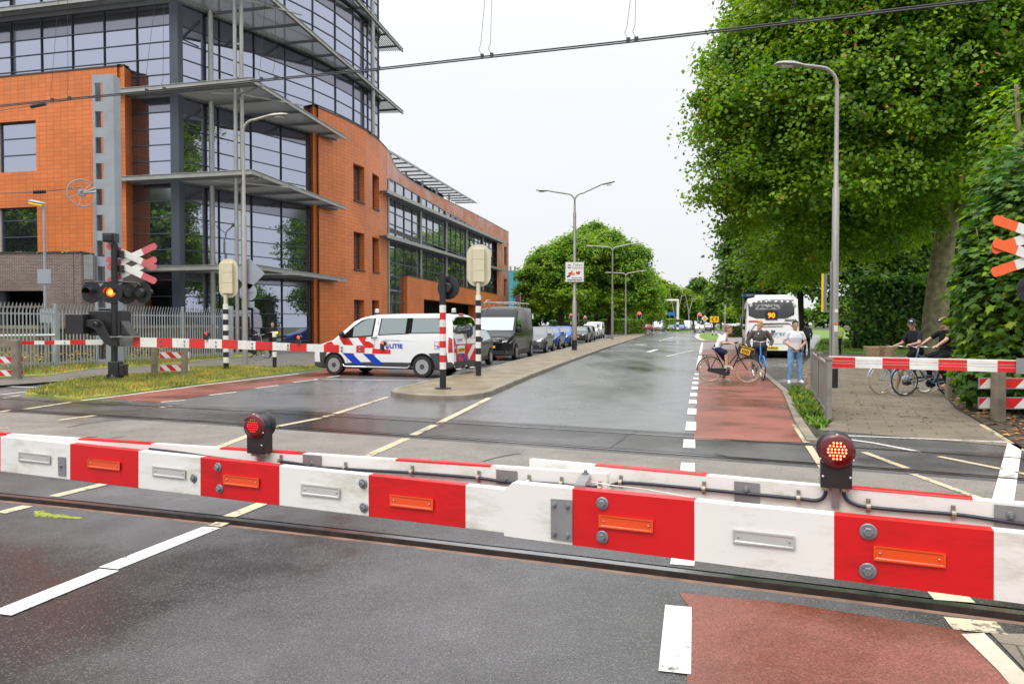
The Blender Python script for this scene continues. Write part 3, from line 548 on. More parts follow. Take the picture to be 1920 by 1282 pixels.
def panel(p0, p1, z0, z1, ncol, rows, parent, M, gm=None, sp=(0, -1), fr=.05, name='window', prot=.06, gm2=None):
    """glazed panel between two plan points, outside on the right hand of p0->p1; rows = heights of the transoms above z0"""
    p0, p1 = V2(p0), V2(p1); t = (p1-p0); w = t.length; t.normalize(); out = Vector((t.y, -t.x, 0)); gm = gm or M_glass
    zs = [z0]+[z0+r for r in rows]+[z1]; b = MB(M); f = MB(M); nr = len(zs)-1; spi = [i % nr for i in sp]
    for i in range(ncol):
        a, c = p0+t*(w*i/ncol), p0+t*(w*(i+1)/ncol)
        for j in range(nr):
            jt = [random.uniform(-.005, .005) for _ in range(3)]
            mt = (gm2 or M_spand) if j in spi else gm
            q = [(a, zs[j], jt[0]), (c, zs[j], jt[1]), (c, zs[j+1], jt[2]), (a, zs[j+1], jt[0]+jt[2]-jt[1])]
            b.add([p+out*d+Vector((0, 0, z)) for p, z, d in q], [(0, 1, 2, 3)], mt)
    for i in range(ncol+1):
        a = p0+t*(w*i/ncol); f.beam(a+out*prot/2+Vector((0, 0, z0)), a+out*prot/2+Vector((0, 0, z1)), prot+.02, fr, M_frame, up=t)
    for z in zs: f.beam(p0+out*(prot/2-.008)+Vector((0, 0, z)), p1+out*(prot/2-.008)+Vector((0, 0, z)), prot, fr*.9, M_frame)
    o = b.build(name, parent, fix=False); f.build('window_frame', o, fix=False); return o
K = Vector((-12.82, 37, 0)); FD = Vector((.176, .984, 0)).normalized(); GL = Vector((-.9726, .2324, 0)).normalized()
C0 = Vector((-17.5, 39.3, 0)); FP = [(-17.5, 39.3), (-12.75, 47.0), (-11.3, 50.4), (-10.45, 53.5), (-10.0, 56.3)]
LV = [.35, 4.5, 9.15, 13.65, 18.5, 23.4, 28.2]
ROW = [.25, 1.05, 1.9, 2.75, 3.6]
# curtain wall, left face
for k in range(6):
    z0, z1 = LV[k], LV[k+1]-.12; rows = ROW
    n = 2 if k < 3 else 14
    a0 = 0.35; W_ = 2.03
    for i in range(1 if k < 3 else 9):
        pa = C0+GL*(a0+W_*(i+1)); pb = C0+GL*(a0+W_*i)
        if k < 3: pa = C0+GL*3.2
        zz = z0 if k != 3 or i < 1 else 15.2
        panel(pa, pb, z0, z1, 1, rows, BT, BM)
# corner post
b = MB(BM); c = C0+Vector((0, 0, 0)); b.add([(p.x, p.y, z) for z in (0, 28) for p in (C0+GL*.36+Vector((0, -.07, 0)), C0+Vector((.12, -.12, 0)), C0+Vector((.54, .84, 0))*.25+Vector((.07, 0, 0)), C0+Vector((-.3, .5, 0)))], [(0, 1, 5, 4), (1, 2, 6, 5), (2, 3, 7, 6), (3, 0, 4, 7)], M_frame)
b.build('corner_post', BT)
# curtain wall, right face
LP = plen(FP)
for k in range(6):
    z0, z1 = LV[k], LV[k+1]-.12; send = LP[1] if k < 3 else LP[-1]
    s = .3; n = round((send-s)/2.28); 
    for i in range(n):
        sa, sb = s+(send-s)*i/n, s+(send-s)*(i+1)/n; panel(at_s(FP, sa), at_s(FP, sb), z0, z1, 1, ROW, BT, BM)
# end return of the tall part and roof slab
b = MB(BM); e_ = V2(FP[-1]); 
b.quad((e_.x, e_.y, 15), (e_.x-9, e_.y+2.5, 15), (e_.x-9, e_.y+2.5, 28.2), (e_.x, e_.y, 28.2), M_frame)
pl = [V2(p) for p in FP]+[e_+Vector((-9, 2.5, 0)), Vector((-60, 70, 0)), C0+GL*45]
for z in (28.25, .02): b.add([(p.x, p.y, z) for p in pl], [tuple(range(len(pl)))], M_coping)
for p, q in zip(pl[4:], pl[5:]): b.quad((p.x, p.y, 0), (q.x, q.y, 0), (q.x, q.y, 28), (p.x, p.y, 28), M_coping)
b.build('rear_wall', BT)
# orange walls
OL = [(-20.08+GL.x*50, 39.0+GL.y*50), (-20.08, 39.0)]
def hole(poly, x0, x1, ya, yb_, xm=None):
    s0, p = hit(poly, x0); s1, q = hit(poly, x1); xm = xm if xm is not None else (x0+x1)/2; _, m = hit(poly, xm)
    return (s0, s1, zpx(xm, yb_, m.y), zpx(xm, ya, m.y))
b = MB(BM); hl = [hole(OL, -330, 73, 226, 321, 60), hole(OL, -330, 73, 388, 476, 60)]
wall(b, OL, 0, 15.0, M_tile, hl, .4); wall(b, [OL[1], (-20.38+.17, 40.1)], 0, 15.0, M_tile, (), so=.2)
b.build('tiled_wall', BT, fix=False)
M_wcol = pm('cream column', (.5, .47, .42), .6)
for h in hl:
    x = h[1]; k = 0
    while x-2.9 > h[0] and k < 4:
        inn = Vector((-GL.y, GL.x, 0)); inn = Vector((.2324, .9726, 0))*.3
        p0, p1 = at_s(OL, x-2.55)+inn, at_s(OL, x)+inn; panel(p0, p1, h[2], h[3], 1 if k else 1, [.95, 1.85], BT, BM, sp=(), fr=.06)
        c = at_s(OL, x-2.72)+inn*.8; q = MB(BM); q.cyl((c.x, c.y, h[2]), (c.x, c.y, h[3]), .14, M_wcol, 12); q.build('column', BT, smooth=40); x -= 2.9; k += 1
OP = [(-12.42, 46.9), (-11.15, 50.0), (-10.3, 53.0), (-9.87, 56.0), (-9.75, 58.6)]
b = MB(BM); hs = [hole(OP, 664, 684.5, 310, 378), hole(OP, 699.5, 712, 328, 392), hole(OP, 664, 684, 436, 506), hole(OP, 699, 711.5, 446, 510), hole(OP, 664, 683, 562, 600), hole(OP, 698, 711, 563, 600)]
wall(b, [(-12.72, 47.3), OP[0]], 0, 15.25, M_tile, ()); wall(b, OP, 0, 15.25, M_tile, hs, .5, so=.31); b.build('tiled_wall', BT, fix=False)
for h in hs:
    p0, p1 = at_s(OP, h[0]), at_s(OP, h[1]); t = (p1-p0).normalized(); inn = Vector((-t.y, t.x, 0))*.45
    H = h[3]-h[2]; panel(p0+inn, p1+inn, h[2], h[3], 1, [H*.3, H*.5, H*.75], BT, BM, sp=(), fr=.07)
    q = MB(BM); q.beam(p0-inn*.1+Vector((0, 0, h[2]-.03)), p1-inn*.1+Vector((0, 0, h[2]-.03)), .12, .07, M_coping); q.build('window_sill', BT)
# canopies
def clipline(o, d, poly):
    ts = []
    n = len(poly)
    for i in range(n):
        a, c = poly[i], poly[(i+1) % n]; e = c-a; den = d.x*e.y-d.y*e.x
        if abs(den) < 1e-9: continue
        t = ((a.x-o.x)*e.y-(a.y-o.y)*e.x)/den; s = ((a.x-o.x)*d.y-(a.y-o.y)*d.x)/den
        if 0 <= s < 1: ts.append(t)
    ts.sort(); return [(ts[i], ts[i+1]) for i in range(0, len(ts)-1, 2)]
def canopy(z, front, back, left, M, parent, pitch=.16, rib=2.4, slatd=FD, ribd=GL, th=.22, name='canopy'):
    """front: fascia polyline; back: polyline on the wall side; louvre slats run along slatd"""
    poly = [V2(p) for p in front]+[V2(p) for p in back[::-1]]
    b = MB(M); nrm = Vector((slatd.y, -slatd.x, 0)); ds = [p.dot(nrm) for p in poly]; d = min(ds)+.08
    while d < max(ds)-.05:
        for t0, t1 in clipline(nrm*d, slatd, poly):
            p, q = nrm*d+slatd*t0, nrm*d+slatd*t1
            R = (q-p).normalized()
            b.beam(p+Vector((0, 0, z+.0)), q+Vector((0, 0, z+.0)), .022, .078, M_louv, up=(nrm.x*.5, nrm.y*.5, 1))
        d += pitch
    o = b.build(name, parent, fix=False)
    b = MB(M); nrm = Vector((ribd.y, -ribd.x, 0)); ds = [p.dot(nrm) for p in poly]; d = min(ds)+.5
    while d < max(ds):
        for t0, t1 in clipline(nrm*d, ribd, poly):
            if t1-t0 > .1: b = MB(M); b.beam(nrm*d+ribd*t0+Vector((0, 0, z-.08)), nrm*d+ribd*t1+Vector((0, 0, z-.08)), .09, .14, M_louvd); b.build('rib', o, fix=False)
        d += rib
    b = MB(M)
    for p, q in zip(front, front[1:]):
        p, q = V2(p)+Vector((0, 0, z)), V2(q)+Vector((0, 0, z)); dd = (q-p).normalized(); u = Vector((-dd.y, dd.x, 0))
        b.beam(p, q, .05, th, M_alu); 
        for zz in (-th/2, th/2): b.beam(p+Vector((0, 0, zz)), q+Vector((0, 0, zz)), .13, .025, M_alu)
    b.build('fascia', o, fix=False)
    b = MB(M)
    for p, q in zip(back, back[1:]): b.beam(V2(p)+Vector((0, 0, z-.02)), V2(q)+Vector((0, 0, z-.02)), .12, .2, M_louvd)
    b.build('wall_beam', o, fix=False); return o
for k in range(1, 6):
    z = LV[k]; tl = 8.1 if k < 4 else 42; te = 11.75 if k < 4 else 23.4
    zt = z-.02
    fr_ = [K+GL*tl, K, K+FD*te]
    bk = [C0+GL*(tl-5.0 if k < 4 else 40), C0, V2((-12.6, 46.85))]
    if k < 4: bk.append(V2((-11.4, 48.8)))
    else: bk += [V2(FP[2])+Vector((.1, 0, 0)), V2(FP[3])+Vector((.1, 0, 0)), V2(FP[4])+Vector((.15, 0, 0)), K+FD*23.2+Vector((-2.2, .4, 0))]
    canopy(zt, fr_, bk, None, BM, BT)
# steel columns
for px, Y, z1, r in ((445, 38.4, 28, .1), (457, 38.5, 28, .1), (400, 40.7, 28, .14), (602, 48.6, 28, .15), (701, 53.9, 28, .15), (-60, 40.6, 28, .14)):
    p = D(px, 607, Y); z0 = 0 if px < 500 else 15.2; b = MB(BM)
    if px == -60: z0 = 15
    b.cyl((p.x, p.y, z0), (p.x, p.y, z1), r, M_alu, 14); b.build('column', BT, smooth=40)
b = MB(BM); p, q = D(445, 607, 38.4), D(457, 607, 38.5)
for z in (2.2, 3.4, 6.7, 11.3, 15.9, 20.8): b.beam((p.x, p.y, z), (q.x, q.y, z), .1, .08, M_alu)
b.build('column_ties', BT)
# struts under the canopies near the corner columns
for k in range(1, 6):
    z = LV[k]
    for dx, dy in ((1.6, -1.0), (-1.5, .3), (2.6, 2.4)):
        b = MB(BM); b.beam((p.x+.15, p.y, z-.3), (p.x+.15+dx, p.y+dy, z-.16), .07, .07, M_alu); b.build('strut', BT)
# ---- long wing ----
WA, WB = Vector((-9.93, 59.0, 0)), Vector((-2.3, 104, 0)); WD = (WB-WA).normalized(); WO = Vector((WD.y, -WD.x, 0))
ln = (WB-WA).length; rows = [1.1, 2.2, 3.3, 4.4, 5.5, 6.6]
nb = 5
for i in range(nb):
    a, c = WA+WD*(ln*i/nb), WA+WD*(ln*(i+1)/nb)
    panel(a, c, 9.3, 13.2, 4, [.35, 1.3, 2.4], BT, BM, gm=M_glassw, sp=(), fr=.09)
    panel(a, c, 4.4, 9.0, 4, [1.1, 2.2, 3.3], BT, BM, gm=M_glassw, sp=(), fr=.09)
    q = MB(BM); e_ = c+WO*.12; q.cyl((e_.x, e_.y, 5.5), (e_.x, e_.y, 13.2), .13, M_alu, 10); q.build('column', BT, smooth=40)
panel(WA, WA+WD*4.6, .1, 4.3, 2, [1.1, 2.2, 3.3], BT, BM, gm=M_glassw, sp=(), fr=.09)
b = MB(BM); b.beam(WA+WO*.2, WA+WO*.2+Vector((0, 0, 13)), .12, .3, M_alu, up=WD); b.build('edge_trim', BT)
# base block with dark garage opening
def onW(px, py, o=.35): return onp(px, py, WA+WO*o, WO)
bz0, bz1 = onW(757, 522.6).z, onW(932, 548).z
ba, bb = onW(764, 600), onW(932, 600); ba.z = bb.z = 0; bp = [tuple(ba)[:2], tuple(bb)[:2]]; zz = 5.7
b = MB(BM); s0, _ = hit(bp, 795); s1, _ = hit(bp, 893)
wall(b, bp, 0, zz, M_tile, [(s0, s1, 0, 3.9)], 1.0, so=.1); wall(b, [tuple(ba+WO*-.9-WD*.0)[:2], tuple(ba)[:2]], 0, zz, M_tile, ())
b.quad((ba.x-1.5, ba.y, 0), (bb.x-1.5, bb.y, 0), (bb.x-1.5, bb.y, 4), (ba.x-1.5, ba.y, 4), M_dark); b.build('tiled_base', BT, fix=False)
EP = [tuple(onW(932, 600))[:2], (-.50, 111.5)]
he = [hole(EP, 945.5, 950.5, 463, 497), hole(EP, 945.5, 950.5, 523, 555)]
b = MB(BM); wall(b, EP, 0, 13.4, M_tile2, he, .4); wall(b, [EP[1], (-12, 114)], 0, 15.3, M_tile, ()); b.quad((WB.x, WB.y, 4), (EP[0][0], EP[0][1], 4), (EP[0][0], EP[0][1], 13.3), (WB.x, WB.y, 13.3), M_tile, [(0, 4), (.4, 4), (.4, 13.3), (0, 13.3)]); b.build('tiled_wall', BT, fix=False)
for h in he:
    p0, p1 = at_s(EP, h[0]), at_s(EP, h[1]); t = (p1-p0).normalized(); inn = Vector((-t.y, t.x, 0))*.35; panel(p0+inn, p1+inn, h[2], h[3], 1, [1.2], BT, BM, sp=(), fr=.1)
# curving parapet band
bd = [(-9.75, 58.4), (-9.82, 60.8), (-10.05, 64), (-10.05, 67.3), (-9.45, 72.7), (-7.72, 80.7), (-4.53, 93.3), (-.50, 111.4)]
sm = []
for i in range(len(bd)-1):
    p = [Vector(bd[max(0, min(len(bd)-1, i+k))]) for k in (-1, 0, 1, 2)]
    for j in range(4):
        t = j/4; sm.append(tuple(.5*((2*p[1])+(-p[0]+p[2])*t+(2*p[0]-5*p[1]+4*p[2]-p[3])*t*t+(-p[0]+3*p[1]-3*p[2]+p[3])*t**3)))
sm.append(bd[-1])
b = MB(BM); wall(b, sm, 13.05, 15.25, M_tile2, (), cap=.3, copm=M_alu)
b.add([(p[0], p[1], 13.05) for p in sm]+[tuple(WA+WD*(ln*i/len(sm))+Vector((0, 0, 13.05))) for i in range(len(sm))], [(i, i+1, len(sm)+i+1, len(sm)+i) for i in range(len(sm)-1)], M_coping); b.build('parapet_band', BT, fix=False)
# wing canopies
for (x0, y0, x1, y1) in ((725.5, 358, 949, 456.3), (725.5, 442, 948, 508)):
    a, c = onp(x0, y0, WA+WO*1.1, WO), onp(x1, y1, WA+WO*1.1, WO); b = MB(BM); L_ = (c-a).length; dr = (c-a).normalized()
    b.beam(a, c, .06, .28, M_alu); o = b.build('canopy', BT, fix=False); b = MB(BM)
    for j in range(6): b.beam(a-WO*(.18+.17*j), c-WO*(.18+.17*j), .02, .12, M_louv, up=(WO.x*.4, WO.y*.4, 1))
    for j in range(int(L_/1.15)): b.beam(a+dr*(j*1.15)+Vector((0, 0, -.06)), a+dr*(j*1.15)-WO*1.1+Vector((0, 0, -.06)), .22, .1, M_louvd)
    b.build('louvres', o, fix=False)
# set-back top floor of the wing
PA, PB = Vector((-11.3, 66.5, 0)), Vector((-4.9, 104, 0)); PD = (PB-PA).normalized(); PO = Vector((PD.y, -PD.x, 0))
a, c = onp(719.6, 278, PA, PO), onp(893, 380.7, PA, PO); b = MB(BM); b.beam(a, c, .08, .22, M_alu); o = b.build('canopy', BT, fix=False); b = MB(BM); L_ = (c-a).length; dr = (c-a).normalized()
for j in range(14): b.beam(a-PO*(.2+.19*j), c-PO*(.2+.19*j), .12, .02, M_louv, up=(PO.x*.4, PO.y*.4, 1))
for j in range(int(L_/2.3)+1): b.beam(a+dr*(j*2.3)+Vector((0, 0, -.07)), a+dr*(j*2.3)-PO*2.7+Vector((0, 0, -.07)), .2, .1, M_louvd)
b.build('louvres', o, fix=False)
ww = [Vector((a.x, a.y, 0))-PO*2.6, Vector((c.x, c.y, 0))-PO*2.6-dr*8]
for i in range(5):
    p0, p1 = ww[0].lerp(ww[1], i/5), ww[0].lerp(ww[1], (i+1)/5); panel(p0, p1, 13.5, a.z+(c.z-a.z)*(i+.4)/5-.1, 4, [1.6, 2.6], BT, BM, gm=M_glassw, sp=(), fr=.09)
    q = MB(BM); e_ = p1+PO*.8; q.cyl((e_.x, e_.y, 13.3), (e_.x, e_.y, a.z+(c.z-a.z)*(i+1)/5-.1), .13, M_wcol, 10); q.build('column', BT, smooth=40)
b = MB(BM); b.quad((ww[1].x, ww[1].y, 13), (ww[1].x-9, ww[1].y+1.5, 13), (ww[1].x-9, ww[1].y+1.5, 17.6), (ww[1].x, ww[1].y, 17.6), M_frame)
b.quad((WA.x-.2, WA.y, 13), (-20, 62, 13), (-12, 114, 13), (-.6, 111, 13), M_coping); b.build('roof', BT, fix=False)
# ---- brick garage wing in front ----
GT = thing('brick_outbuilding', 'low mauve brick building with a dark garage opening left of the tiled office', 'building', (-24, 34, 0)); GM = W2(GT)
gl = [(-60, 35.9), (-19.0, 33.0)]; _, m = hit(gl, 80); b = MB(GM); h = [hole(gl, -400, 82, 545, 573, 60), hole(gl, -400, 82, 577, 626, 60)]
zt = zpx(120, 476, 33.4); wall(b, gl, 0, zt, M_brick, h, 1.2, jamb=M_coping); wall(b, [gl[1], (-18.9, 38.5)], 0, zt, M_brick, (), so=.1)
b.add([(-60, 35.9, zt), (-19, 33, zt), (-18.9, 38.5, zt), (-60, 40, zt)], [(0, 1, 2, 3)], M_coping); b.build('brick_wall', GT, fix=False)
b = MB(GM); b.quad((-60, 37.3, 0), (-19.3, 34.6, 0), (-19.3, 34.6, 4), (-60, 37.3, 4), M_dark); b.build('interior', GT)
for px in (8, -80): c = D(px, 600, 34.3); b = MB(GM); b.cyl((c.x, c.y, 0), (c.x, c.y, 3.2), .25, M_frame, 14); b.build('column', GT, smooth=40)
b = MB(GM)
M_och = pm('ochre stonecrop', (.34, .26, .05), .9, var=.4, vs=6)
for _ in range(700):
    t = random.random()**1.3; p = V2(gl[1]).lerp(V2(gl[0]), .01+t*.11); b.ell((p.x+random.gauss(0, .03), p.y+.2+random.gauss(0, .08), zt+.03), (.08, .08, random.uniform(.02, .10)*(.5+.5*math.sin(t*25))), M_och, 5, 3)
b.build('moss', GT, fix=False)
# ---- concrete retaining box behind the fence ----
M_plank = tilemat('board marked concrete', (.16, .115, .075), (.10, .075, .05), (.035, .025, .018), .16, 3.0, .85, .02, .35)
RT = thing('retaining_wall', 'brown board-marked retaining wall with pale cap behind the steel fence', 'wall', (-17, 29, 0)); RM = W2(RT)
rp_ = [(-19.9, 30.4), (-18.4, 29.0), (-15.4, 38.2)]; b = MB(RM); wall(b, [(-22, 32)]+rp_, 0, 1.45, M_plank, (), cap=0); b.build('wall_face', RT, fix=False)
b = MB(RM); b.add([(p[0], p[1], z) for z in (1.45, 1.58) for p in [(-22.1, 32), (-19.98, 30.33), (-18.36, 28.85), (-15.3, 38.2), (-22, 38.2)]], [(0, 1, 6, 5), (1, 2, 7, 6), (2, 3, 8, 7), (5, 6, 7, 8, 9)], M_conc); b.build('cap', RT, fix=False)
# ---- teal building far away ----
M_teal = tilemat('teal cladding', (.06, .32, .40), (.055, .30, .38), (.04, .22, .28), 1.2, 40, .4, .05, .1)
tp = [(-.9, 150), (2.75, 150), (3.2, 175)]; o = MB(); zt = zpx(970, 508, 150); wall(o, tp, 0, zt, M_teal, (), cap=.4, copm=M_louv); wall(o, [(-20, 152), (-.9, 150)], 0, zt+.3, M_teal, (), cap=.4, copm=M_louv)
o.box(-.5, -.1, 152, 152.4, zt, zt+1.1, M_louv); o.box(.4, .8, 152, 152.4, zt, zt+1.1, M_louv)
TT = thing('warehouse', 'tall plain teal clad building beyond the office', 'building', (1, 150, 0)); o.M = Matrix(); o.v = [W2(TT) @ p for p in o.v]; o.build('cladding', TT, fix=False)
b = MB(W2(TT)); b.beam((3.0, 149.9, 0), (3.0, 149.9, zpx(980, 520, 150)), .5, .5, pm('dark red trim', (.2, .02, .02), .5), up=(1, 0, 0)); b.build('corner_trim', TT)
# ================= crossing equipment and street furniture =================
def paintm(name, c, rough=.35, dirt=.35, bump=.15):
    return pm(name, c, rough, var=.07, vs=5, dirt=dirt, bump=bump, bs=90)
def board(name, c, dirt_c, amt, rough=.32):
    m, t, b = nodes(name); N = t.nodes.new; L = t.links.new
    tcn = N('ShaderNodeTexCoord'); mp = N('ShaderNodeMapping'); mp.inputs['Rotation'].default_value = (0, 0, .366); mp.inputs['Scale'].default_value = (1, 6, 9); L(tcn.outputs['Object'], mp.inputs[0])
    n = N('ShaderNodeTexNoise'); n.inputs['Scale'].default_value = 3.2; n.inputs['Detail'].default_value = 9; n.inputs['Roughness'].default_value = .72; L(mp.outputs[0], n.inputs['Vector'])
    n2 = N('ShaderNodeTexNoise'); n2.inputs['Scale'].default_value = 2.1; n2.inputs['Detail'].default_value = 3; L(tcn.outputs['Object'], n2.inputs['Vector'])
    mm = N('ShaderNodeMath'); mm.operation = 'MULTIPLY'; L(n.outputs[0], mm.inputs[0]); L(n2.outputs[0], mm.inputs[1])
    r = N('ShaderNodeMapRange'); r.inputs[1].default_value = .25; r.inputs[2].default_value = .41; r.inputs[4].default_value = amt; L(mm.outputs[0], r.inputs[0])
    mi = N('ShaderNodeMixRGB'); mi.inputs[1].default_value = (*c, 1); mi.inputs[2].default_value = (*dirt_c, 1); L(r.outputs[0], mi.inputs[0]); L(mi.outputs[0], b.inputs['Base Color']); b.inputs['Roughness'].default_value = rough
    bp = N('ShaderNodeBump'); bp.inputs['Strength'].default_value = .25; bp.inputs['Distance'].default_value = .003; L(n.outputs[0], bp.inputs['Height']); L(bp.outputs[0], b.inputs['Normal']); return m
M_bw = board('barrier white paint', (.78, .77, .74), (.36, .33, .2), .55); M_br = board('barrier red paint', (.62, .008, .012), (.3, .01, .01), .5)
M_red2 = pm('reflective red', (.62, .02, .02), .35, var=.08); M_wh2 = pm('painted white', (.75, .74, .71), .4, var=.08, dirt=.25, vs=4)
M_blk = pm('black enamel', (.018, .018, .021), .33, var=.2, vs=4); M_black = pm('matt black', (.012, .012, .014), .6, var=.2)
M_bolt = pm('galvanised bolt', (.24, .26, .28), .45, .6, var=.2, vs=30); M_plate = pm('grey steel plate', (.30, .30, .31), .42, .5, var=.1, vs=9, dirt=.2)
M_amber = pm('amber reflector', (.78, .075, .008), .18, var=.04, coat=.5); M_clearr = pm('clear reflector', (.62, .62, .60), .12, .35, var=.06, coat=.6)
M_rubber = pm('cable rubber', (.02, .022, .035), .4, var=.1); M_brass = pm('clip metal', (.42, .37, .3), .35, .8, var=.2, vs=40)
M_pole = pm('lamp post aluminium', (.34, .325, .30), .42, .45, var=.1, vs=2, dirt=.2); M_cream2 = pm('cream enamel', (.62, .57, .42), .4, var=.06, vs=3, dirt=.12)
def emis(name, c, s):
    m, t, b = nodes(name); b.inputs['Base Color'].default_value = (*[q*.5 for q in c], 1); b.inputs['Emission Color'].default_value = (*c, 1); b.inputs['Emission Strength'].default_value = s; return m
M_led = emis('red led lit', (1, .05, .015), 4); M_ledc = emis('led core', (1, .38, .14), 6); M_leddim = emis('red led dim', (.85, .02, .01), 1.1); M_lens = pm('dark red lens', (.10, .004, .006), .18, var=0, coat=.4); M_sig = emis('signal lamp lit', (1, .055, .01), 3.5); M_sigc = emis('signal lamp centre', (1, .22, .02), 5)
# ---- near barrier arm ----
p0 = P(1864.5, 995.4, 1.12); p1 = P(132, 830.7, 1.12); ad = (p1-p0).normalized(); an = Vector((-ad.y, ad.x, 0)); an = an if an.y < 0 else -an   # towards the camera
BA = thing('road_barrier', 'near double barrier arm of red and white boards with two lamps, across the foreground', 'barrier', (p0.x, p0.y, 0)); AM = W2(BA)
def on(px, py, d=0): return onp(px, py, p0+an*d, an)
def seg(mb, x0, x1, top, bot, th, mat, fo=on, d=0):
    def at(L, x):
        (xa, ya), (xb, yb_) = L; A, B = fo(xa, ya, d), fo(xb, yb_, d)
        k = fo(x, (ya+yb_)/2, d); t = (k-A).xy.dot((B-A).xy)/(B-A).xy.length_squared; q = A.lerp(B, t); return q
    a, b_, c, e_ = at(top, x0), at(top, x1), at(bot, x1), at(bot, x0); k = -an*th
    mb.add([a, b_, c, e_, a+k, b_+k, c+k, e_+k], [(0, 3, 2, 1), (4, 5, 6, 7), (0, 1, 5, 4), (3, 7, 6, 2), (0, 4, 7, 3), (1, 2, 6, 5)], mat)
tl, bl = ((2, 818), (945, 916.7)), ((2, 883.5), (945, 999)); tr_, br_ = ((960, 905), (1864.5, 995.4)), ((945, 1004.5), (1864.5, 1124.4))
def boardpart(name, segs, top, bot, th, d=0, fo=on):
    b = MB(AM)
    for x0, x1, m in segs: seg(b, x0, x1, top, bot, th, m, fo, d)
    return b.build(name, BA, bevel=.0025)
boardpart('front_board', [(-120, 2, M_br), (2, 132, M_bw), (132, 260, M_br), (260, 376, M_bw), (376, 524, M_br), (524, 691, M_bw), (691, 873, M_br), (873, 1040, M_bw)], tl, bl, .035)
b = MB(AM); seg(b, 960, 1073, tr_, br_, .045, M_bw, on, .008)
q = [on(945, 918, .008), on(960, 905, .008), on(960, 1006, .008), on(945, 1004, .008)]; k = -an*.045
b.add(q+[v+k for v in q], [(0, 3, 2, 1), (4, 5, 6, 7), (0, 1, 5, 4), (0, 4, 7, 3)], M_bw)
for x0, x1, m in ((1073, 1302, M_br), (1302, 1564, M_bw), (1564, 1864.5, M_br), (1864.5, 2235, M_bw), (2235, 2700, M_br)): seg(b, x0, x1, tr_, br_, .045, m, on, .008)
b.build('front_board', BA, bevel=.0025)
def refl(x0, x1, y0, h, mat, sl_=.108):
    b = MB(AM); w = x1-x0
    def quad_at(e, d): return [on(x0+e, y0+e, d), on(x1-e, y0+w*sl_+e, d), on(x1-e, y0+w*sl_+h-e, d), on(x0+e, y0+h-e, d)]
    o = .010 if x0 > 945 else .002; a = quad_at(0, o); c = quad_at(0, o+.006); i1 = quad_at(h*.12, o+.006); i2 = quad_at(h*.2, o+.0035); v = a+c+i1+i2
    fs = [(i+k*4, (i+1) % 4+k*4, (i+1) % 4+4+k*4, i+4+k*4) for k in range(3) for i in range(4)]+[(12, 13, 14, 15)]
    b.add(v, fs, mat); r = b.build('reflector', BA)
    s_ = MB(AM)
    for f_ in (.09, .91):
        p = on(x0+w*f_, y0+w*f_*sl_+h*.5, o+.006); s_.lathe([(.0028, -.003), (.0028, .0005), (.0015, .0015), (0, .0018)], M_brass, p, an, 8)
    s_.build('screw', r); return r
for a in ((1638, 1773.5, 1022, 28, M_amber), (1122.5, 1224.5, 964, 24, M_amber), (730.5, 812, 926, 22, M_amber), (418, 485, 889, 18.5, M_amber), (164, 224.5, 859.5, 16, M_amber), (1374, 1490.5, 992.5, 24.5, M_clearr), (564, 636.5, 906.5, 20, M_clearr), (285, 347, 873.5, 17.5, M_clearr), (34, 93.5, 847, 16, M_clearr)): refl(*a)
def bolt(px, py, r, d=.0, plane=on, parent=BA, M=None, wr=1.0):
    c = plane(px, py, d); r = r/F*c.y; b = MB(AM if M is None else M)
    b.lathe([(r*wr, 0), (r*wr, .0025), (r*.9, .004), (r*.62, .0042)], M_bolt, c, an, 20)
    b.lathe([(r*.6, .003), (r*.6, .011), (r*.5, .0135), (0, .0135)], M_bolt, c, an, 6); return b.build('bolt', parent, smooth=30)
for x, y, r in ((1628, 996, 15.5), (1627, 1070, 15.5), (1129.5, 943, 12), (1129.5, 1006, 12), (681, 906, 9.5), (682.5, 951, 9.5), (409, 875.5, 8.5), (412, 916, 8.5), (363.5, 896, 8)): bolt(x, y, r, .01 if x > 945 else .001)
def pplate(pts, d, th, mat, fo=on, name='bracket'):
    b = MB(AM); a = [fo(x, y, d) for x, y in pts]; c = [fo(x, y, d+th) for x, y in pts]; n = len(a)
    b.add(a+c, [tuple(range(n, 2*n))]+[(i, (i+1) % n, (i+1) % n+n, i+n) for i in range(n)], mat); return b.build(name, BA)
pplate([(1032.5, 934.5), (1072.5, 937.5), (1073, 1015.5), (1033, 1009)], .009, .004, M_plate)
for x, y in ((1039, 946), (1064, 949), (1039.5, 1000), (1064, 1003)): bolt(x, y, 5.5, .013)
pplate([(108, 856), (122.5, 857), (123, 893), (109, 891)], .001, .003, M_plate); bolt(115, 873.5, 3.5, .004)
# back board
q0, q1 = P(600, 851.7, 1.12), P(1135, 888, 1.12); bd_ = (q1-q0).normalized(); bn = Vector((-bd_.y, bd_.x, 0)); bn = bn if bn.y < 0 else -bn
def onb(px, py, d=0): return onp(px, py, q0+bn*d, bn)
h0 = P(1000, 861.8, 1.13); h1 = P(1920, 944, 1.13); hd = (h1-h0).normalized(); hn = Vector((-hd.y, hd.x, 0)); hn = hn if hn.y < 0 else -hn
def onh(px, py, d=0): return onp(px, py, h0+hn*d, hn)
b = MB(AM); seg(b, -120, 1138, ((0, 813), (1138, 888)), ((0, 868), (1138, 966)), .035, M_bw, onb)
for x0, x1 in ((-120, 12), (147, 283), (412, 567), (741.5, 920)):
    A, B = onb(x0, 813+x0*.0659), onb(x1, 813+x1*.0659); up = Vector((0, 0, .0025)); k = -bn*.036
    b.add([A+up, B+up, B+k+up, A+k+up, A-up*1.5+bn*.001, B-up*1.5+bn*.001], [(0, 1, 2, 3), (0, 4, 5, 1)], M_br)
b.build('back_board', BA)
b = MB(AM)
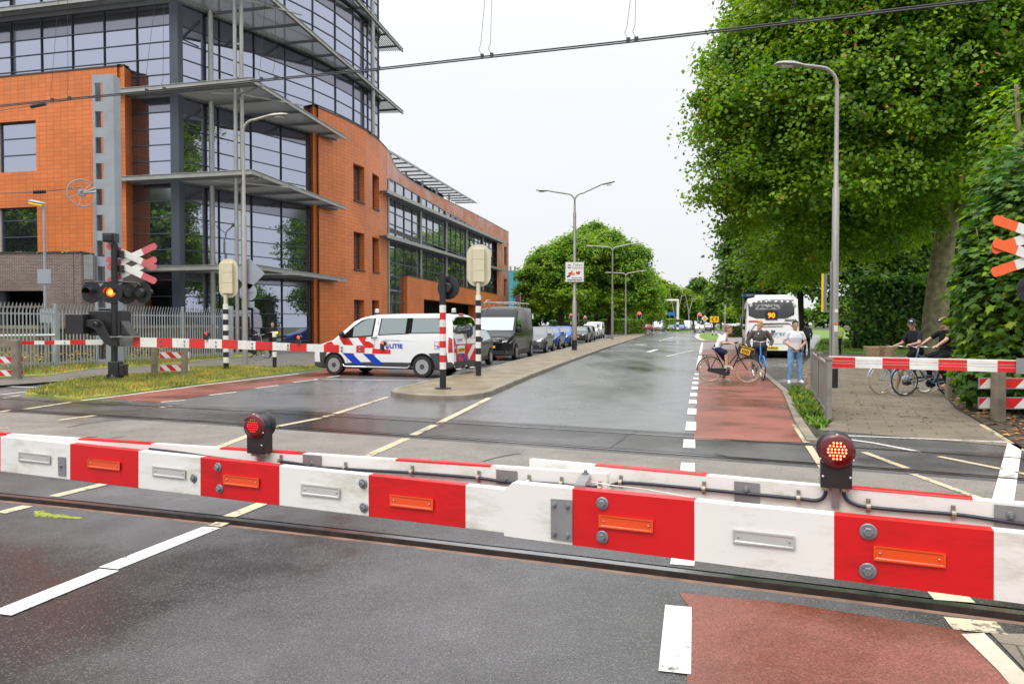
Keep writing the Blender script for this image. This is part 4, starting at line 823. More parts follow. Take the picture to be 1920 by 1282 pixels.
for x0, x1, m in ((992, 1115, M_bw), (1115, 1324, M_br), (1324, 1534, M_bw), (1594, 1824, M_br), (1534, 1594, M_bw), (1824, 2700, M_bw)):
    seg(b, x0, x1, ((1000, 861.8), (1920, 944)), ((1000, 950), (1920, 1070)), .035, M_bw, onh); 
    if m is M_br:
        A, B = onh(x0, 861.8+(x0-1000)*.0893), onh(x1, 861.8+(x1-1000)*.0893); up = Vector((0, 0, .0025)); k = -hn*.036
        b.add([A+up, B+up, B+k+up, A+k+up, A-up*1.0+hn*.001, B-up*1.0+hn*.001], [(0, 1, 2, 3), (0, 4, 5, 1)], M_br)
b.build('back_board', BA, bevel=.002)
def pplate2(pts, fo, d=.002): return pplate(pts, d, .003, M_plate, fo)
pplate2([(930, 880), (969.5, 883), (969.5, 911), (931, 907)], onb); bolt(948, 898.5, 5.5, .005, onb)
pplate2([(1376.5, 901.5), (1424.5, 906), (1424, 948), (1377, 944)], onh); bolt(1399.5, 917.5, 6.5, .005, onh)
pplate2([(1864, 945), (1925, 951), (1925, 995), (1864, 990)], onh); bolt(1895, 966, 7.5, .005, onh)
pplate2([(567.5, 851.5), (602.5, 854), (602, 880), (568, 878)], onb); bolt(583, 869.5, 5, .005, onb)
cab = [(530, 865, onb), (566, 870, onb), (590, 874.5, onb), (648, 879, onb), (773, 886, onb), (898, 896, onb), (947, 903, onb), (992, 904, onb), (1053, 908, onb), (1090, 912, onb), (1113, 913, onb), (1147, 909, onh), (1163, 905, onh), (1200, 906, onh), (1318, 917, onh), (1399, 925, onh), (1497, 934.5, onh), (1526, 938, onh), (1540, 935, onh), (1547, 927, onh), (1548.5, 917, onh)]
def smooth(pts, k=4):
    out = []
    for i in range(len(pts)-1):
        p = [pts[max(0, min(len(pts)-1, i+j))] for j in (-1, 0, 1, 2)]
        for j in range(k):
            t = j/k; out.append(.5*((2*p[1])+(p[2]-p[0])*t+(2*p[0]-5*p[1]+4*p[2]-p[3])*t*t+(3*p[1]-p[0]-3*p[2]+p[3])*t**3))
    return out+[pts[-1]]
b = MB(AM); b.tube(smooth([f(x, y, .009) for x, y, f in cab]), .006, M_rubber, 8); b.build('cable', BA, smooth=60)
cab2 = [(1581, 917), (1584, 930), (1591, 939), (1607, 946.5), (1628, 950.5), (1700, 957), (1787, 963.6), (1862, 973.8), (1925, 983), (2060, 999)]
b = MB(AM); b.tube(smooth([onh(x, y, .009) for x, y in cab2]), .006, M_rubber, 8); b.build('cable', BA, smooth=60)
b = MB(AM); b.tube(smooth([on(455, 864, -.1), on(400, 857, -.06), on(340, 848, -.05), on(280, 841, -.05)]), .005, M_rubber, 8); b.build('cable', BA, smooth=60)
b = MB(AM); b.tube(smooth([onb(1108, 903, .03), onb(1147, 909.5, .03), onh(1217, 918, .02), onh(1375, 945, .01), onh(1600, 966, .006), onh(1920, 996, .006)]), .0022, M_bw, 6); b.build('wire', BA)
for x, y, f in ((648, 876, onb), (773, 883, onb), (898, 893, onb), (992, 901, onb), (1053, 905, onb), (1125, 914, onb), (1164, 902, onh), (1320, 914, onh), (1497, 931, onh), (1628, 947.5, onh), (1787, 960.5, onh), (527, 862, onb)):
    c = f(x, y, .004); b = MB(AM); u = Vector((0, 0, 1)); b.beam(c+u*.022, c-u*.022, .012, .0025, M_brass, up=bn); b.tube([c+bn*.011-u*.001-bd_*.006, c+bn*.012-u*.001+bd_*.006], .0085, M_brass, 10)
    b.lathe([(.004, 0), (.004, .003), (0, .004)], M_bolt, c+u*.016, bn, 8); b.build('cable_clip', BA)
b = MB(AM); a, c = on(1086, 915, -.02), onb(1098, 894, .0); b.beam(a+Vector((0, 0, .006)), c+Vector((0, 0, .006)), .034, .008, M_plate); b.lathe([(.012, 0), (.012, .008), (.007, .009), (.007, .016), (0, .017)], M_bolt, c+Vector((0, 0, .008)), (0, 0, 1), 8); b.build('cross_bracket', BA)
def lamp(px, py, rpx, fo, lit, boxy, brk):
    c = fo(px, py, .05); r = rpx/F*c.y; nn = bn; L_ = thing('lamp', '', '', (0, 0, 0)); del L_['label']; del L_['category']; L_.parent = BA
    b = MB(AM); u = Vector((0, 0, 1)); sx = u.cross(nn).normalized()
    b.lathe([(r*.9, -.075), (r*1.04, -.07), (r*1.04, -.06), (r*.86, -.055), (r*.86, -.012), (r*1.0, -.008), (r*1.0, .0)], M_blk, c, nn, 40)
    bz = fo(px, boxy, .05).z; hh = c.z-bz
    b.cbox(c+u*(-hh/2-.0)-nn*.033, (r*1.66, .055, hh), M_blk, Matrix((sx, nn, u)).transposed()); o = b.build('lamp_housing', L_, smooth=35, bevel=.002)
    b = MB(AM); b.lathe([(r*.98, 0), (r*.98, .004), (r*.9, .009), (r*.5, .0105), (0, .011)], M_lens, c, nn, 40); b.build('lens', L_, smooth=50)
    b = MB(AM); rows = [(-2.5, 3), (-1.5, 5), (-.5, 6), (.5, 6), (1.5, 5), (2.5, 3)]
    for j, n in rows:
        for i in range(n):
            x = (i-(n-1)/2)*r*.185; z = -j*r*.18+r*.06
            if lit: b.ell(c+sx*x+u*z+nn*.0115, (r*.068,)*3, M_led, 8, 6); b.ell(c+sx*x+u*z+nn*.0145, (r*.042,)*3, M_ledc, 6, 4)
            else: b.ell(c+sx*x+u*z+nn*.0105, (r*.075, r*.075, r*.05), M_leddim, 8, 5)
    b.build('leds', L_)
    b = MB(AM)
    for ax_, az in ((0, .95), (-.86, -.45), (.86, -.45), (-.72, -1.45), (.72, -1.45)): b.ell(c+sx*r*ax_+u*r*az+nn*.004, (r*.07,)*3, M_clearr, 8, 6)
    b.build('screw', L_)
    b = MB(AM)
    for s_ in (-.5, .5): b.lathe([(r*.25, -.012), (r*.25, 0)], M_brass, Vector((c.x, c.y, bz))+sx*r*s_-nn*.03, (0, 0, 1), 12)
    if brk: b.beam(Vector((c.x, c.y, bz))-nn*.03, Vector((c.x, c.y, bz-.07))-nn*.04, r*.42, .006, M_plate, up=nn)
    else: b.beam(Vector((c.x, c.y, bz))-nn*.03, Vector((c.x, c.y, bz-.09))-nn*.04, r*.42, .006, M_plate, up=nn)
    b.build('lamp_bracket', L_); return L_
b = MB(AM); b.box(2.15, 2.9, 1.15, 1.75, 0, 1.35, M_blk); b.build('drive_housing', BA, bevel=.03)
b = MB(AM); b.beam((2.0, 1.72, 1.03), (2.5, 1.5, 1.03), .12, .22, M_blk); b.build('arm_bracket', BA)
lamp(1569, 846, 33, onh, True, 916, True); lamp(477, 799, 24, onb, False, 851, False)
# ---- helpers for poles ----
def stripes(mb, c, r, zs, cols, n=16):
    for z0, z1, m in zip(zs, zs[1:], cols): mb.cyl((c.x, c.y, z0), (c.x, c.y, z1), r, m, n)
def zat(px, py, c): return D(px, py, c.y).z
# ---- left crossing signal with crosses ----
c = P(215, 715); CS = thing('crossing_signal', 'black mast with one lit red lamp and two red-tipped crosses, left of the road', 'crossing signal', c, 0); CM = W2(CS)
def L21(px, py, dy=0): return D(px, py, c.y+dy)
b = MB(CM); b.cyl(L21(214.5, 690), L21(214.5, 456), .088, M_blk, 18); b.lathe([(.27, .08), (.27, .12), (.17, .16), (.13, .25)], M_blk, c, (0, 0, 1), 18)
for y in (462, 476, 504, 530, 568): q = L21(214.5, y); b.cyl(q+Vector((0, 0, -.02)), q+Vector((0, 0, .02)), .1, M_blk, 18)
b.build('mast', CS, smooth=40)
b = MB(CM); a = L21(208, 446, -.05); b.cbox(a, (.34, .3, .26), M_blk); b.box(a.x-.12, a.x+.12, a.y-.19, a.y-.14, a.z-.1, a.z+.08, M_black); b.build('bell', CS, bevel=.02)
b = MB(CM); a = c+Vector((.03, 0, 0)); b.box(a.x-.15, a.x+.16, a.y-.15, a.y+.15, .12, .58, M_blk); b.box(a.x+.16, a.x+.32, a.y-.14, a.y+.1, .16, .5, M_blk); b.build('junction_box', CS, bevel=.025)
b = MB(CM)
for k in range(6): t = k*1.05; b.lathe([(.025, 0), (.025, .09), (.015, .1)], M_black, c+Vector((math.cos(t)*.21, math.sin(t)*.21, .11)), (0, 0, 1), 6)
b.build('bolt', CS)
def cross(cx, cy, Y, M, parent, half, w, slope, tipf, rcol, wcol, ang=0, dy=0):
    """one St Andrew's cross: two boards, the second set just behind the first"""
    o = D(cx, cy, Y); o.y += dy; out = []
    for s, bk in ((1, 0), (-1, .03)):
        b = MB(M); a_ = -math.atan(slope)*s; ax = Vector((math.cos(a_)*math.cos(ang), math.cos(a_)*math.sin(ang), math.sin(a_))); ay = Vector((-math.sin(a_)*math.cos(ang), -math.sin(a_)*math.sin(ang), math.cos(a_)))
        oo = o+Vector((-math.sin(ang), math.cos(ang), 0))*bk; t = half*tipf; h = w/2; cc = w*.28
        for x0, x1, m in ((-half, -half+t, rcol), (-half+t, half-t, wcol), (half-t, half, rcol)):
            poly = [(x0, -h), (x1, -h), (x1, h), (x0, h)]
            if x0 == -half: poly = [(x0, -h+cc), (x0+cc*.8, -h), (x1, -h), (x1, h), (x0+cc*.8, h), (x0, h-cc)]
            elif x1 == half: poly = [(x0, -h), (x1-cc*.8, -h), (x1, -h+cc), (x1, h-cc), (x1-cc*.8, h), (x0, h)]
            b.prism(poly, oo, ax, ay, -.02, m)
        b.build('cross_board', parent)
M_pink = pm('faded red film', (.56, .12, .14), .4, var=.1, vs=6, dirt=.2)
for cy in (480.5, 506): cross(242, cy, c.y, CM, CS, .78, .185, .47, .56, M_pink, M_wh2, dy=.12)
b = MB(CM)
for y in (477, 504): q = L21(222, y, .1); b.box(q.x-.1, q.x+.16, q.y-.06, q.y+.04, q.z-.1, q.z+.1, M_blk)
b.build('cross_bracket', CS)
b = MB(CM); b.tube([L21(160, 529, .05), L21(235, 529, .05), L21(258, 531, .05), L21(264, 536, .05)], .03, M_blk, 8); b.build('lamp_crossbar', CS, smooth=50)
def siglamp(pos, r, d, lit, parent, M, hood=True):
    d = Vector(d).normalized(); b = MB(M)
    b.lathe([(r*.36, -.17), (r*.46, -.1), (r*.46, -.02), (r, -.012), (r, .01), (r*.98, .01), (r*.44, .012)], M_blk, pos, d, 36); o = b.build('signal_lamp', parent, smooth=35)
    b = MB(M); b.lathe([(r*.4, .01), (r*.3, .03), (0, .045)], M_sig if lit else pm('unlit red lens', (.06, .012, .008), .15, var=0), pos, d, 24); b.build('lens', o, smooth=50)
    if lit: b = MB(M); b.lathe([(r*.24, .036), (r*.12, .046), (0, .048)], M_sigc, pos, d, 16); b.build('lamp_centre', o)
    b = MB(M); u, w = perp(d); n = 12; v = []
    for dd in (.01, .26):
        for i in range(n+1): a = math.pi*(i/n)*1.1-.05*math.pi; k = r*(.46 if dd < .1 else .42); v.append(pos+d*dd+(Vector((0, 0, 1))*math.sin(a)+Vector((0, 0, 1)).cross(d).normalized()*math.cos(a))*k)
    b.add(v, [(i, i+1, n+2+i, n+1+i) for i in range(n)], M_blk); b.build('hood', o, smooth=50)
siglamp(L21(172, 548), .31, (-.1, -1, 0), False, CS, CM); siglamp(L21(208, 548, -.12), .31, (.2, -1, 0), True, CS, CM)
siglamp(L21(237, 550, .15), .30, (-.75, .75, 0), False, CS, CM); siglamp(L21(268, 549, .1), .30, (.35, 1, 0), False, CS, CM)
# ---- left barrier machine and arm ----
r0, r1 = P(220, 633, 1.25), P(730, 647.5, 1.25); rd_ = (r1-r0).normalized(); rn = Vector((-rd_.y, rd_.x, 0)); rn = rn if rn.y < 0 else -rn
BL = thing('barrier', 'black barrier machine with a long red and white arm reaching to the white van', 'barrier', (r0.x, r0.y, 0)); LM = W2(BL)
def onr(px, py, d=0): return onp(px, py, r0+rn*d, rn)
tops = [(220, 631.5), (249, 632.2), (416, 636.4), (478, 640.0), (543, 643.6), (636, 646.8), (668, 648.3), (684, 649)]; bots = [(220, 649.5), (249, 650), (416, 653.3), (478, 655.6), (575, 658.6), (636, 661.2), (684, 661.7)]
def ip(L, x): return float(np.interp(x, [p[0] for p in L], [p[1] for p in L]))
def armseg(mb, x0, x1, t, bo, mat, th=.05):
    v = [onr(x0, ip(t, x0)), onr(x1, ip(t, x1)), onr(x1, ip(bo, x1)), onr(x0, ip(bo, x0))]; k = -rn*th
    mb.add(v+[p+k for p in v], [(0, 3, 2, 1), (4, 5, 6, 7), (0, 1, 5, 4), (3, 7, 6, 2), (0, 4, 7, 3), (1, 2, 6, 5)], mat)
b = MB(LM); xs_ = [249, 263, 294, 323, 354.5, 384, 416, 446, 479, 511, 543, 575, 607, 636, 668, 684]
armseg(b, 220, 249, tops, bots, M_plate)
for i, (x0, x1) in enumerate(zip(xs_, xs_[1:])): armseg(b, x0, x1, tops, bots, M_red2 if i % 2 == 0 else M_wh2)
t2, b2 = [(684, 652.3), (730, 655.6)], [(684, 662.6), (730, 664)]
armseg(b, 684, 698, t2, b2, M_wh2, .03); armseg(b, 698, 730, t2, b2, M_red2, .03); b.build('arm', BL)
def bolt3(px, py): 
    q = onr(px, py, .002); m = MB(LM); m.lathe([(.03, 0), (.03, .01), (.015, .02), (0, .02)], M_bolt, q, rn, 8); m.build('bolt', BL)
for x, ya in ((301, 0), (346, 0), (405, 0), (473, 0), (540, 0), (641, 0), (675, 0)):
    for f_ in (.3, .75): bolt3(x, ip(tops, x)*(1-f_)+ip(bots, x)*f_)
def armlamp(px, py, yb_, r, lit):
    q = onr(px, py, .03); r = r/F*q.y; m = MB(LM); m.lathe([(r, -.07), (r, 0)], M_blk, q, rn, 18); bz = onr(px, yb_, .03).z; m.box(q.x-r*.8, q.x+r*.8, q.y-.02, q.y+.05, bz, q.z, M_blk); o = m.build('lamp', BL, smooth=35)
    m = MB(LM); m.lathe([(r*.8, .001), (r*.5, .012), (0, .014)], M_sig if lit else M_leddim, q, rn, 14); m.build('lens', o)
armlamp(386.5, 626, 637, 5, False); armlamp(559, 633, 644, 4.6, True); armlamp(716.5, 643.7, 655.5, 4.6, True)
# machine
b = MB(LM); a = onr(183, 606); cc = Vector((c.x, c.y, 0)); 
b.cbox(D(147, 607.5, 21.2), (.5, .42, .56), M_blk); b.build('counterweight', BL, bevel=.02)
b = MB(LM); b.box(D(168, 600, 21.4).x, D(227, 600, 21.4).x, 21.35, 22.0, zat(200, 629, cc), zat(200, 582, cc), M_blk); b.prism([(0, 0), (.3, 0), (0, .45)], D(226, 630, 21.35), (1, 0, 0), (0, 0, 1), -.5, M_blk)
b.box(D(180, 600, 21.4).x, D(200, 600, 21.4).x, 21.5, 21.9, zat(200, 582, cc), zat(200, 578, cc), M_blk); b.build('drive_housing', BL, bevel=.03)
b = MB(LM); bw = [(150, 600), (176, 599), (186, 600), (193, 606), (200, 622), (206, 632), (220, 633), (222, 649), (206, 649), (196, 644), (186, 631), (178, 618), (168, 613), (150, 612)]
a = [D(x, y, 21.1) for x, y in bw]; o0 = D(186, 620, 21.1); b.prism([(p.x-o0.x, p.z-o0.z) for p in a], o0, (1, 0, 0), (0, 0, 1), -.09, M_blk); b.build('arm_bracket', BL, bevel=.012)
b = MB(LM); b.lathe([(.075, 0), (.075, .05), (.05, .07), (.05, .04), (0, .04)], M_blk, D(180, 608.5, 21.02), (0, -1, 0), 18); b.build('pivot', BL, smooth=30)
b = MB(LM); a, d_ = D(210, 631.5, 21.1), D(260, 630.5, 20.6); b.beam(a, d_, .12, .03, M_plate); b.build('top_strap', BL)
# thin arm to the far left
p0l, p1l = D(36, 642, 22.4), D(189, 641.5, 22.2); b = MB(); xs2 = [36, 65, 84, 103, 132, 161, 192]; TA = thing('barrier', 'thin red and white barrier arm over the cycle path left of the black machine', 'barrier', (p0l.x, p0l.y, 0)); b.M = W2(TA)
hz = .075
for i, (x0, x1) in enumerate(zip(xs2, xs2[1:])):
    A, B = D(x0, 642.5-(x0-36)*.008, 22.35), D(x1, 642.5-(x1-36)*.008, 22.35); h = .052+.0002*(x0-36); b.box(A.x, B.x, A.y-.02, A.y+.02, A.z-h, A.z+h, M_red2 if i % 2 == 0 else M_wh2)
b.build('arm', TA)
b = MB(W2(TA)); 
for x in (86, 121, 158): q = D(x, 642, 22.32); b.lathe([(.022, 0), (.022, .012), (0, .015)], M_bolt, q, (0, -1, 0), 8)
b.build('bolt', TA)
# ---- striped boards on concrete posts ----
M_boardbk = pm('board frame aluminium', (.45, .46, .48), .4, .6)
def hatch(mb, x0, x1, y, z0, z1, slant=1, pitch=.32, th=.03):
    """board with slanting red and white bars, bars cut to the board"""
    mb.box(x0, x1, y, y+th, z0, z1, M_boardbk); zi0, zi1 = z0+.015, z1-.015; h = zi1-zi0; k = x0-h*2; i = 0; w = pitch/2
    while k < x1+h*2:
        poly = [Vector((k, zi0)), Vector((k+w, zi0)), Vector((k+w-h*slant, zi1)), Vector((k-h*slant, zi1))]
        for lo, sg in ((x0+.01, 1), (x1-.01, -1)):
            out = []
            for a, c_ in zip(poly, poly[1:]+poly[:1]):
                ina, inc = (a.x-lo)*sg >= 0, (c_.x-lo)*sg >= 0
                if ina: out.append(a)
                if ina != inc: t = (lo-a.x)/(c_.x-a.x); out.append(a.lerp(c_, t))
            poly = out
            if len(poly) < 3: break
        if len(poly) >= 3: mb.add([(p.x, y-.002, p.y) for p in poly], [tuple(range(len(poly)))], M_red2 if i % 2 == 0 else M_wh2)
        k += w; i += 1
def concpost(mb, x, y, w, h):
    v = []
    for z, s_ in ((-.05, 1), (h*.97, .93), (h, .8)): v += [(x+a*w/2*s_, y+b_*w/2*s_, z) for a, b_ in ((-1, -.7), (-.7, -1), (.7, -1), (1, -.7), (1, .7), (.7, 1), (-.7, 1), (-1, .7))]
    mb.add(v, [(k*8+i, k*8+(i+1) % 8, k*8+8+(i+1) % 8, k*8+8+i) for k in range(2) for i in range(8)]+[tuple(range(16, 24))], M_conc)
def guard(label, posts, x0, x1, y, zz, h, w, slant=1, loc=None, pitch=.32, toprail=None):
    t = thing('guard_boards', label, 'barricade', (posts[0][0], posts[0][1], 0), 0, 'striped boards on concrete posts'); M = W2(t)
    for px_, py_ in posts: b = MB(M); concpost(b, px_, py_, w, h); b.build('post', t)
    for z0, z1 in zz: b = MB(M); hatch(b, x0, x1, y, z0, z1, slant, pitch); b.build('striped_board', t)
    if toprail: b = MB(M); b.box(*toprail, M_conc); b.build('beam', t, bevel=.01)
    return t
q1_, q2_ = P(299.5, 705), P(346.5, 710); Yg = 22.9
guard('striped boards between two concrete posts just right of the black crossing mast', [(q1_.x, 23.2), (q2_.x, 22.4)], D(300, 600, 22.9).x, D(356, 600, 22.9).x, 22.85, [(zpx(328, 672, 22.9), zpx(328, 659, 22.9)), (zpx(328, 696, 22.9), zpx(328, 683, 22.9))], 1.03, .17, 1, pitch=.36)
q1_ = P(32, 713); guard('striped boards cut by the left edge of the photo beside a lichened post', [(q1_.x, q1_.y)], D(-120, 600, 21.8).x, D(41, 600, 21.8).x, q1_.y+.06, [(zpx(10, 681.5, 21.8), zpx(10, 668, 21.8)), (zpx(10, 706, 21.8), zpx(10, 693, 21.8))], 1.2, .22, 1, pitch=.36, toprail=(D(-120, 600, 21.8).x, D(27, 600, 21.8).x, q1_.y-.08, q1_.y+.08, zpx(10, 651, 21.8), zpx(10, 636, 21.8)))
q1_ = P(1871, 792); guard('striped boards at the right edge in front of the dark green bush', [(q1_.x, q1_.y)], D(1850, 600, 12.4).x, D(2100, 600, 12.4).x, q1_.y+.12, [(zpx(1880, 728, 12.7), zpx(1880, 707, 12.7)), (zpx(1880, 765, 12.7), zpx(1880, 743, 12.7))], .97, .185, -1, pitch=.62)
q1_ = P(1777, 748); b = MB(); b.M = Matrix(); SP = thing('wooden_post', 'small leaning weathered post at the edge of the bush by the cyclists', 'post', q1_); b.M = W2(SP); b.tube([q1_+Vector((0, 0, -.05)), q1_+Vector((.05, 0, .7))], .07, M_conc, 9); b.build('shaft', SP)
# ---- right aluminium barrier ----
s0_, s1_ = P(1554, 667.5, 1.08), P(1905, 675, 1.08); sdd = (s1_-s0_).normalized(); sn = Vector((-sdd.y, sdd.x, 0)); sn = sn if sn.y < 0 else -sn
RB = thing('barrier', 'low aluminium barrier arm with red bands across the right footpath', 'barrier', (s1_.x, s1_.y, 0)); RM_ = W2(RB)
def ons(px, d=0): q = onp(px, 640, s0_+sn*d, sn); return Vector((q.x, q.y, 0))
b = MB(RM_); xx = [1554, 1604, 1655, 1706, 1760, 1814, 1871, 1906]; z1_ = 1.08; z0_ = .885
for i, (x0, x1) in enumerate(zip(xx, xx[1:])):
    A, B = ons(x0), ons(x1); m = M_red2 if i % 2 == 0 else M_wh2
    prof = [(0, z0_), (.0, z0_+.066), (-.008, z0_+.07), (-.008, z0_+.078), (0, z0_+.082), (0, z0_+.11), (-.008, z0_+.113), (-.008, z0_+.121), (0, z0_+.125), (0, z0_+.178), (-.01, z0_+.181), (-.01, z1_), (-.06, z1_), (-.06, z0_)]
    prof2 = [M_wh2 if k in (2, 6, 10, 11) else m for k in range(len(prof))]
    v = [A+sn*d+Vector((0, 0, z)) for d, z in prof]+[B+sn*d+Vector((0, 0, z)) for d, z in prof]; n = len(prof)
    for k in range(n): b.add(v, [(k, (k+1) % n, (k+1) % n+n, k+n)], prof2[k])
b.build('arm', RB)
b = MB(RM_); A, B = ons(1906, .03), ons(2150, .03); b.beam(A+Vector((0, 0, .99)), B+Vector((0, 0, .99)), .1, .24, M_plate); b.build('arm_bracket', RB)
b = MB(RM_); A = ons(2050); b.box(A.x-.2, A.x+.2, A.y-.1, A.y+.4, 0, 1.3, M_blk); b.build('drive_housing', RB, bevel=.03)
# ---- right crossing signal ----
q = D(1985, 600, 12.6); CR = thing('crossing_signal', 'crossing mast at the right edge with orange-tipped crosses over the bush', 'crossing signal', (q.x, q.y, 0)); RM2 = W2(CR)
b = MB(RM2); b.cyl((q.x, q.y, 0), (q.x, q.y, 3.9), .085, M_blk, 16); b.lathe([(.25, 0), (.25, .05), (.14, .1)], M_blk, (q.x, q.y, 0), (0, 0, 1), 16); b.build('mast', CR, smooth=40)
M_or = pm('fluorescent orange red film', (.88, .13, .03), .4, var=.05, vs=5)
for cy in (441, 484): cross(1940, cy, 12.6, RM2, CR, .80, .165, .34, .52, M_or, M_wh2, dy=-.1)
siglamp(D(1937, 543, 12.5), .25, (-.15, -1, 0), False, CR, RM2); siglamp(D(2010, 543, 12.5), .25, (.1, -1, 0), False, CR, RM2)
b = MB(RM2); b.tube([D(1937, 530, 12.65), D(2010, 530, 12.65)], .03, M_blk, 8); b.build('lamp_crossbar', CR)
# ---- red and white pole with the back of a signal ----
c1 = P(830.5, 728, .12); c1.z = 0; t = thing('signal_post', 'red and white banded post carrying a black signal disc on the median tip', 'signal post', c1); M = W2(t)
ys = [729.5, 692, 679, 665.6, 652, 639, 626, 612.6, 599.3, 586, 572, 513]; b = MB(M); stripes(b, c1, .077, [.1]+[zat(830, y, c1) for y in ys[1:]], [M_blk]+[M_wh2, M_red2]*4+[M_wh2, M_blk]); b.lathe([(.2, .11), (.2, .135), (.1, .14)], M_black, (c1.x, c1.y, 0), (0, 0, 1), 14); b.build('post', t, smooth=40)
siglamp(D(841, 540, c1.y+.16), .275, (.28, 1, 0), False, t, M); b = MB(M); a = D(833, 540, c1.y); b.beam(a, a+Vector((.13, .16, 0)), .06, .06, M_blk); b.build('lamp_bracket', t)
# ---- black and white poles with cream signal backboards ----
def capsule(label, base, px, ys, capx, capy, w, boxw, group='traffic signals seen from behind', r=.075):
    c_ = P(*base, .1); c_.z = 0; t = thing('traffic_signal', label, 'traffic light', c_, 0, group); M = W2(t); b = MB(M)
    cols = [M_blk]+[M_wh2, M_blk]*8; zs = [.05]+[zat(px, y, c_) for y in ys]; stripes(b, c_, r, zs, cols); b.build('post', t, smooth=40)
    y0, y1 = capy; z0, z1 = zat(px, y1, c_), zat(px, y0, c_); b = MB(M); b.cyl((c_.x, c_.y, zs[-1]), (c_.x, c_.y, z0+.1), r*.72, M_cream2, 12); b.build('neck', t, smooth=40)
    X0, X1 = D(capx[0], 500, c_.y).x, D(capx[1], 500, c_.y).x; R = (X1-X0)/2*.86; xm = (X0+X1)/2; pts = []
    W_ = (X1-X0)/2
    for cxs, czs, a0 in ((1, z1, 0), (-1, z1, 90), (-1, z0, 180), (1, z0, 270)):
        for k in range(7): a = math.radians(a0+k*15); pts.append((xm+(W_-R)*cxs+R*math.cos(a), (z1-R if czs == z1 else z0+R)+R*math.sin(a)))
    b = MB(M); b.prism([(x, z) for x, z in pts], (0, c_.y+.06, 0), (1, 0, 0), (0, 0, 1), -.02, M_cream2); b.build('backboard', t)
    b = MB(M); bx0, bx1 = xm-boxw/2, xm+boxw/2; hh = (z1-z0)*.8; zb = (z0+z1)/2-hh*.5
    for k in range(3): b.box(bx0, bx1, c_.y-.07, c_.y+.045, zb+hh*k/3+.01, zb+hh*(k+1)/3-.01, M_cream2)
    b.box(bx0+.01, bx1-.01, c_.y-.06, c_.y+.045, zb, zb+hh, M_cream2)
    for x_ in (bx0-.012, bx1+.012): b.cyl((x_, c_.y-.02, zb), (x_, c_.y-.02, zb+hh), .012, M_cream2, 6)
    b.build('signal_housing', t, bevel=.01)
    b = MB(M)
    for k in range(3): b.lathe([(.1, -.02), (.1, 0)], M_black, (xm, c_.y+.13, zb+hh*(k+.5)/3), (0, 1, 0), 14); b.box(xm-.11, xm+.11, c_.y+.05, c_.y+.12, zb+hh*k/3, zb+hh*(k+1)/3-.02, M_black)
    b.build('signal_lens', t); return t
capsule('cream traffic light back on a banded post beside the white van', (897, 705), 897, [676.5, 664, 652.4, 641, 630.6, 619, 608.3, 596.8, 586, 573.7, 562.9, 553.7], (875, 920), (458, 537), 0, .34, r=.082)
capsule('smaller cream traffic light back on a banded post before the steel fence', (424, 691), 424, [680, 669.6, 659.8, 649, 638.7, 629, 619.6, 609, 598.9, 588.8, 579.8, 570.5], (409, 444), (485, 558), 0, .36, r=.09)
c1 = P(515, 694.5); t = thing('bollard', 'thin black and white banded post with a small amber light on the left verge', 'bollard', c1); M = W2(t); b = MB(M); stripes(b, c1, .07, [0]+[zat(515, y, c1) for y in (669, 659, 648, 641, 631.5, 621.5)], [M_blk, M_wh2, M_blk, M_wh2, M_blk, M_wh2]); b.build('post', t, smooth=40)
b = MB(M); b.lathe([(.045, 0), (.045, .04), (0, .06)], emis('amber light', (1, .6, .05), 1.5), D(518.5, 623.5, c1.y-.07), (.7, -.7, 0), 12); b.build('light', t)
# ---- lamp posts ----
def head(mb, c, d, L_, w, mat=M_pole):
    d = Vector(d).normalized(); s = d.cross(Vector((0, 0, 1))).normalized(); u = Vector((0, 0, 1)); rings = []
    for t, ww, h in ((0, .25, .3), (.12, .5, .6), (.4, .95, 1), (.75, 1, .9), (.95, .7, .5), (1, .3, .15)):
        q = c+d*(L_*t); W_ = w*ww/2; H = .07*h; rings.append([q+s*W_, q+s*W_*.7+u*H, q-s*W_*.7+u*H, q-s*W_, q-s*W_*.7-u*H*.55, q+s*W_*.7-u*H*.55])
    mb.loft(rings, mat)
def lamppost(label, base, prof, arms, z=0, group='street lamps', dark=0):
    """prof: (z, r) steps of the shaft; arms: list of (dx, dy, dz_end, head_len)"""
    c_ = Vector((base.x, base.y, z)); t = thing('street_lamp', label, 'street lamp', c_, 0, group); b = MB(); b.lathe([(r, zz) for zz, r in prof], M_pole, (0, 0, 0), (0, 0, 1), 14); b.build('pole', t, smooth=30)
    zt = prof[-1][0]; rr = prof[-1][1]*.9
    if dark: b = MB(); b.cyl((0, 0, 0), (0, 0, dark), prof[0][1]+.006, M_blk, 14); b.build('base_sleeve', t, smooth=40)
    for dx, dy, dz, hl in arms:
        d = Vector((dx, dy, 0)); L_ = d.length; dn = d.normalized(); pts = [Vector((0, 0, zt-.05)), Vector((0, 0, zt+.1))]; R = min(.45, L_*.5)
        for k in range(1, 7): a = k*math.pi/12; pts.append(Vector((0, 0, zt+.1))+dn*R*(1-math.cos(a))+Vector((0, 0, R*math.sin(a))))
        e_ = dn*(L_-hl)+Vector((0, 0, zt+.1+R+dz*.8)); pts.append(e_); b = MB(); b.tube(pts, rr, M_pole, 10); b.build('arm', t, smooth=50)
        b = MB(); head(b, e_-dn*.05, dn+Vector((0, 0, dz/max(L_, .1)*.8)), hl, .3); o = b.build('lamp_head', t, smooth=50)
        b = MB(); b.cbox(e_+dn*hl*.55+Vector((0, 0, -.03)), (.3, .16, .03), pm('lamp glass', (.55, .56, .55), .2), Matrix.Rotation(math.atan2(dn.y, dn.x), 3, 'Z')); b.build('lamp_glass', o)
    return t
c1 = P(460, 686); Yc = c1.y
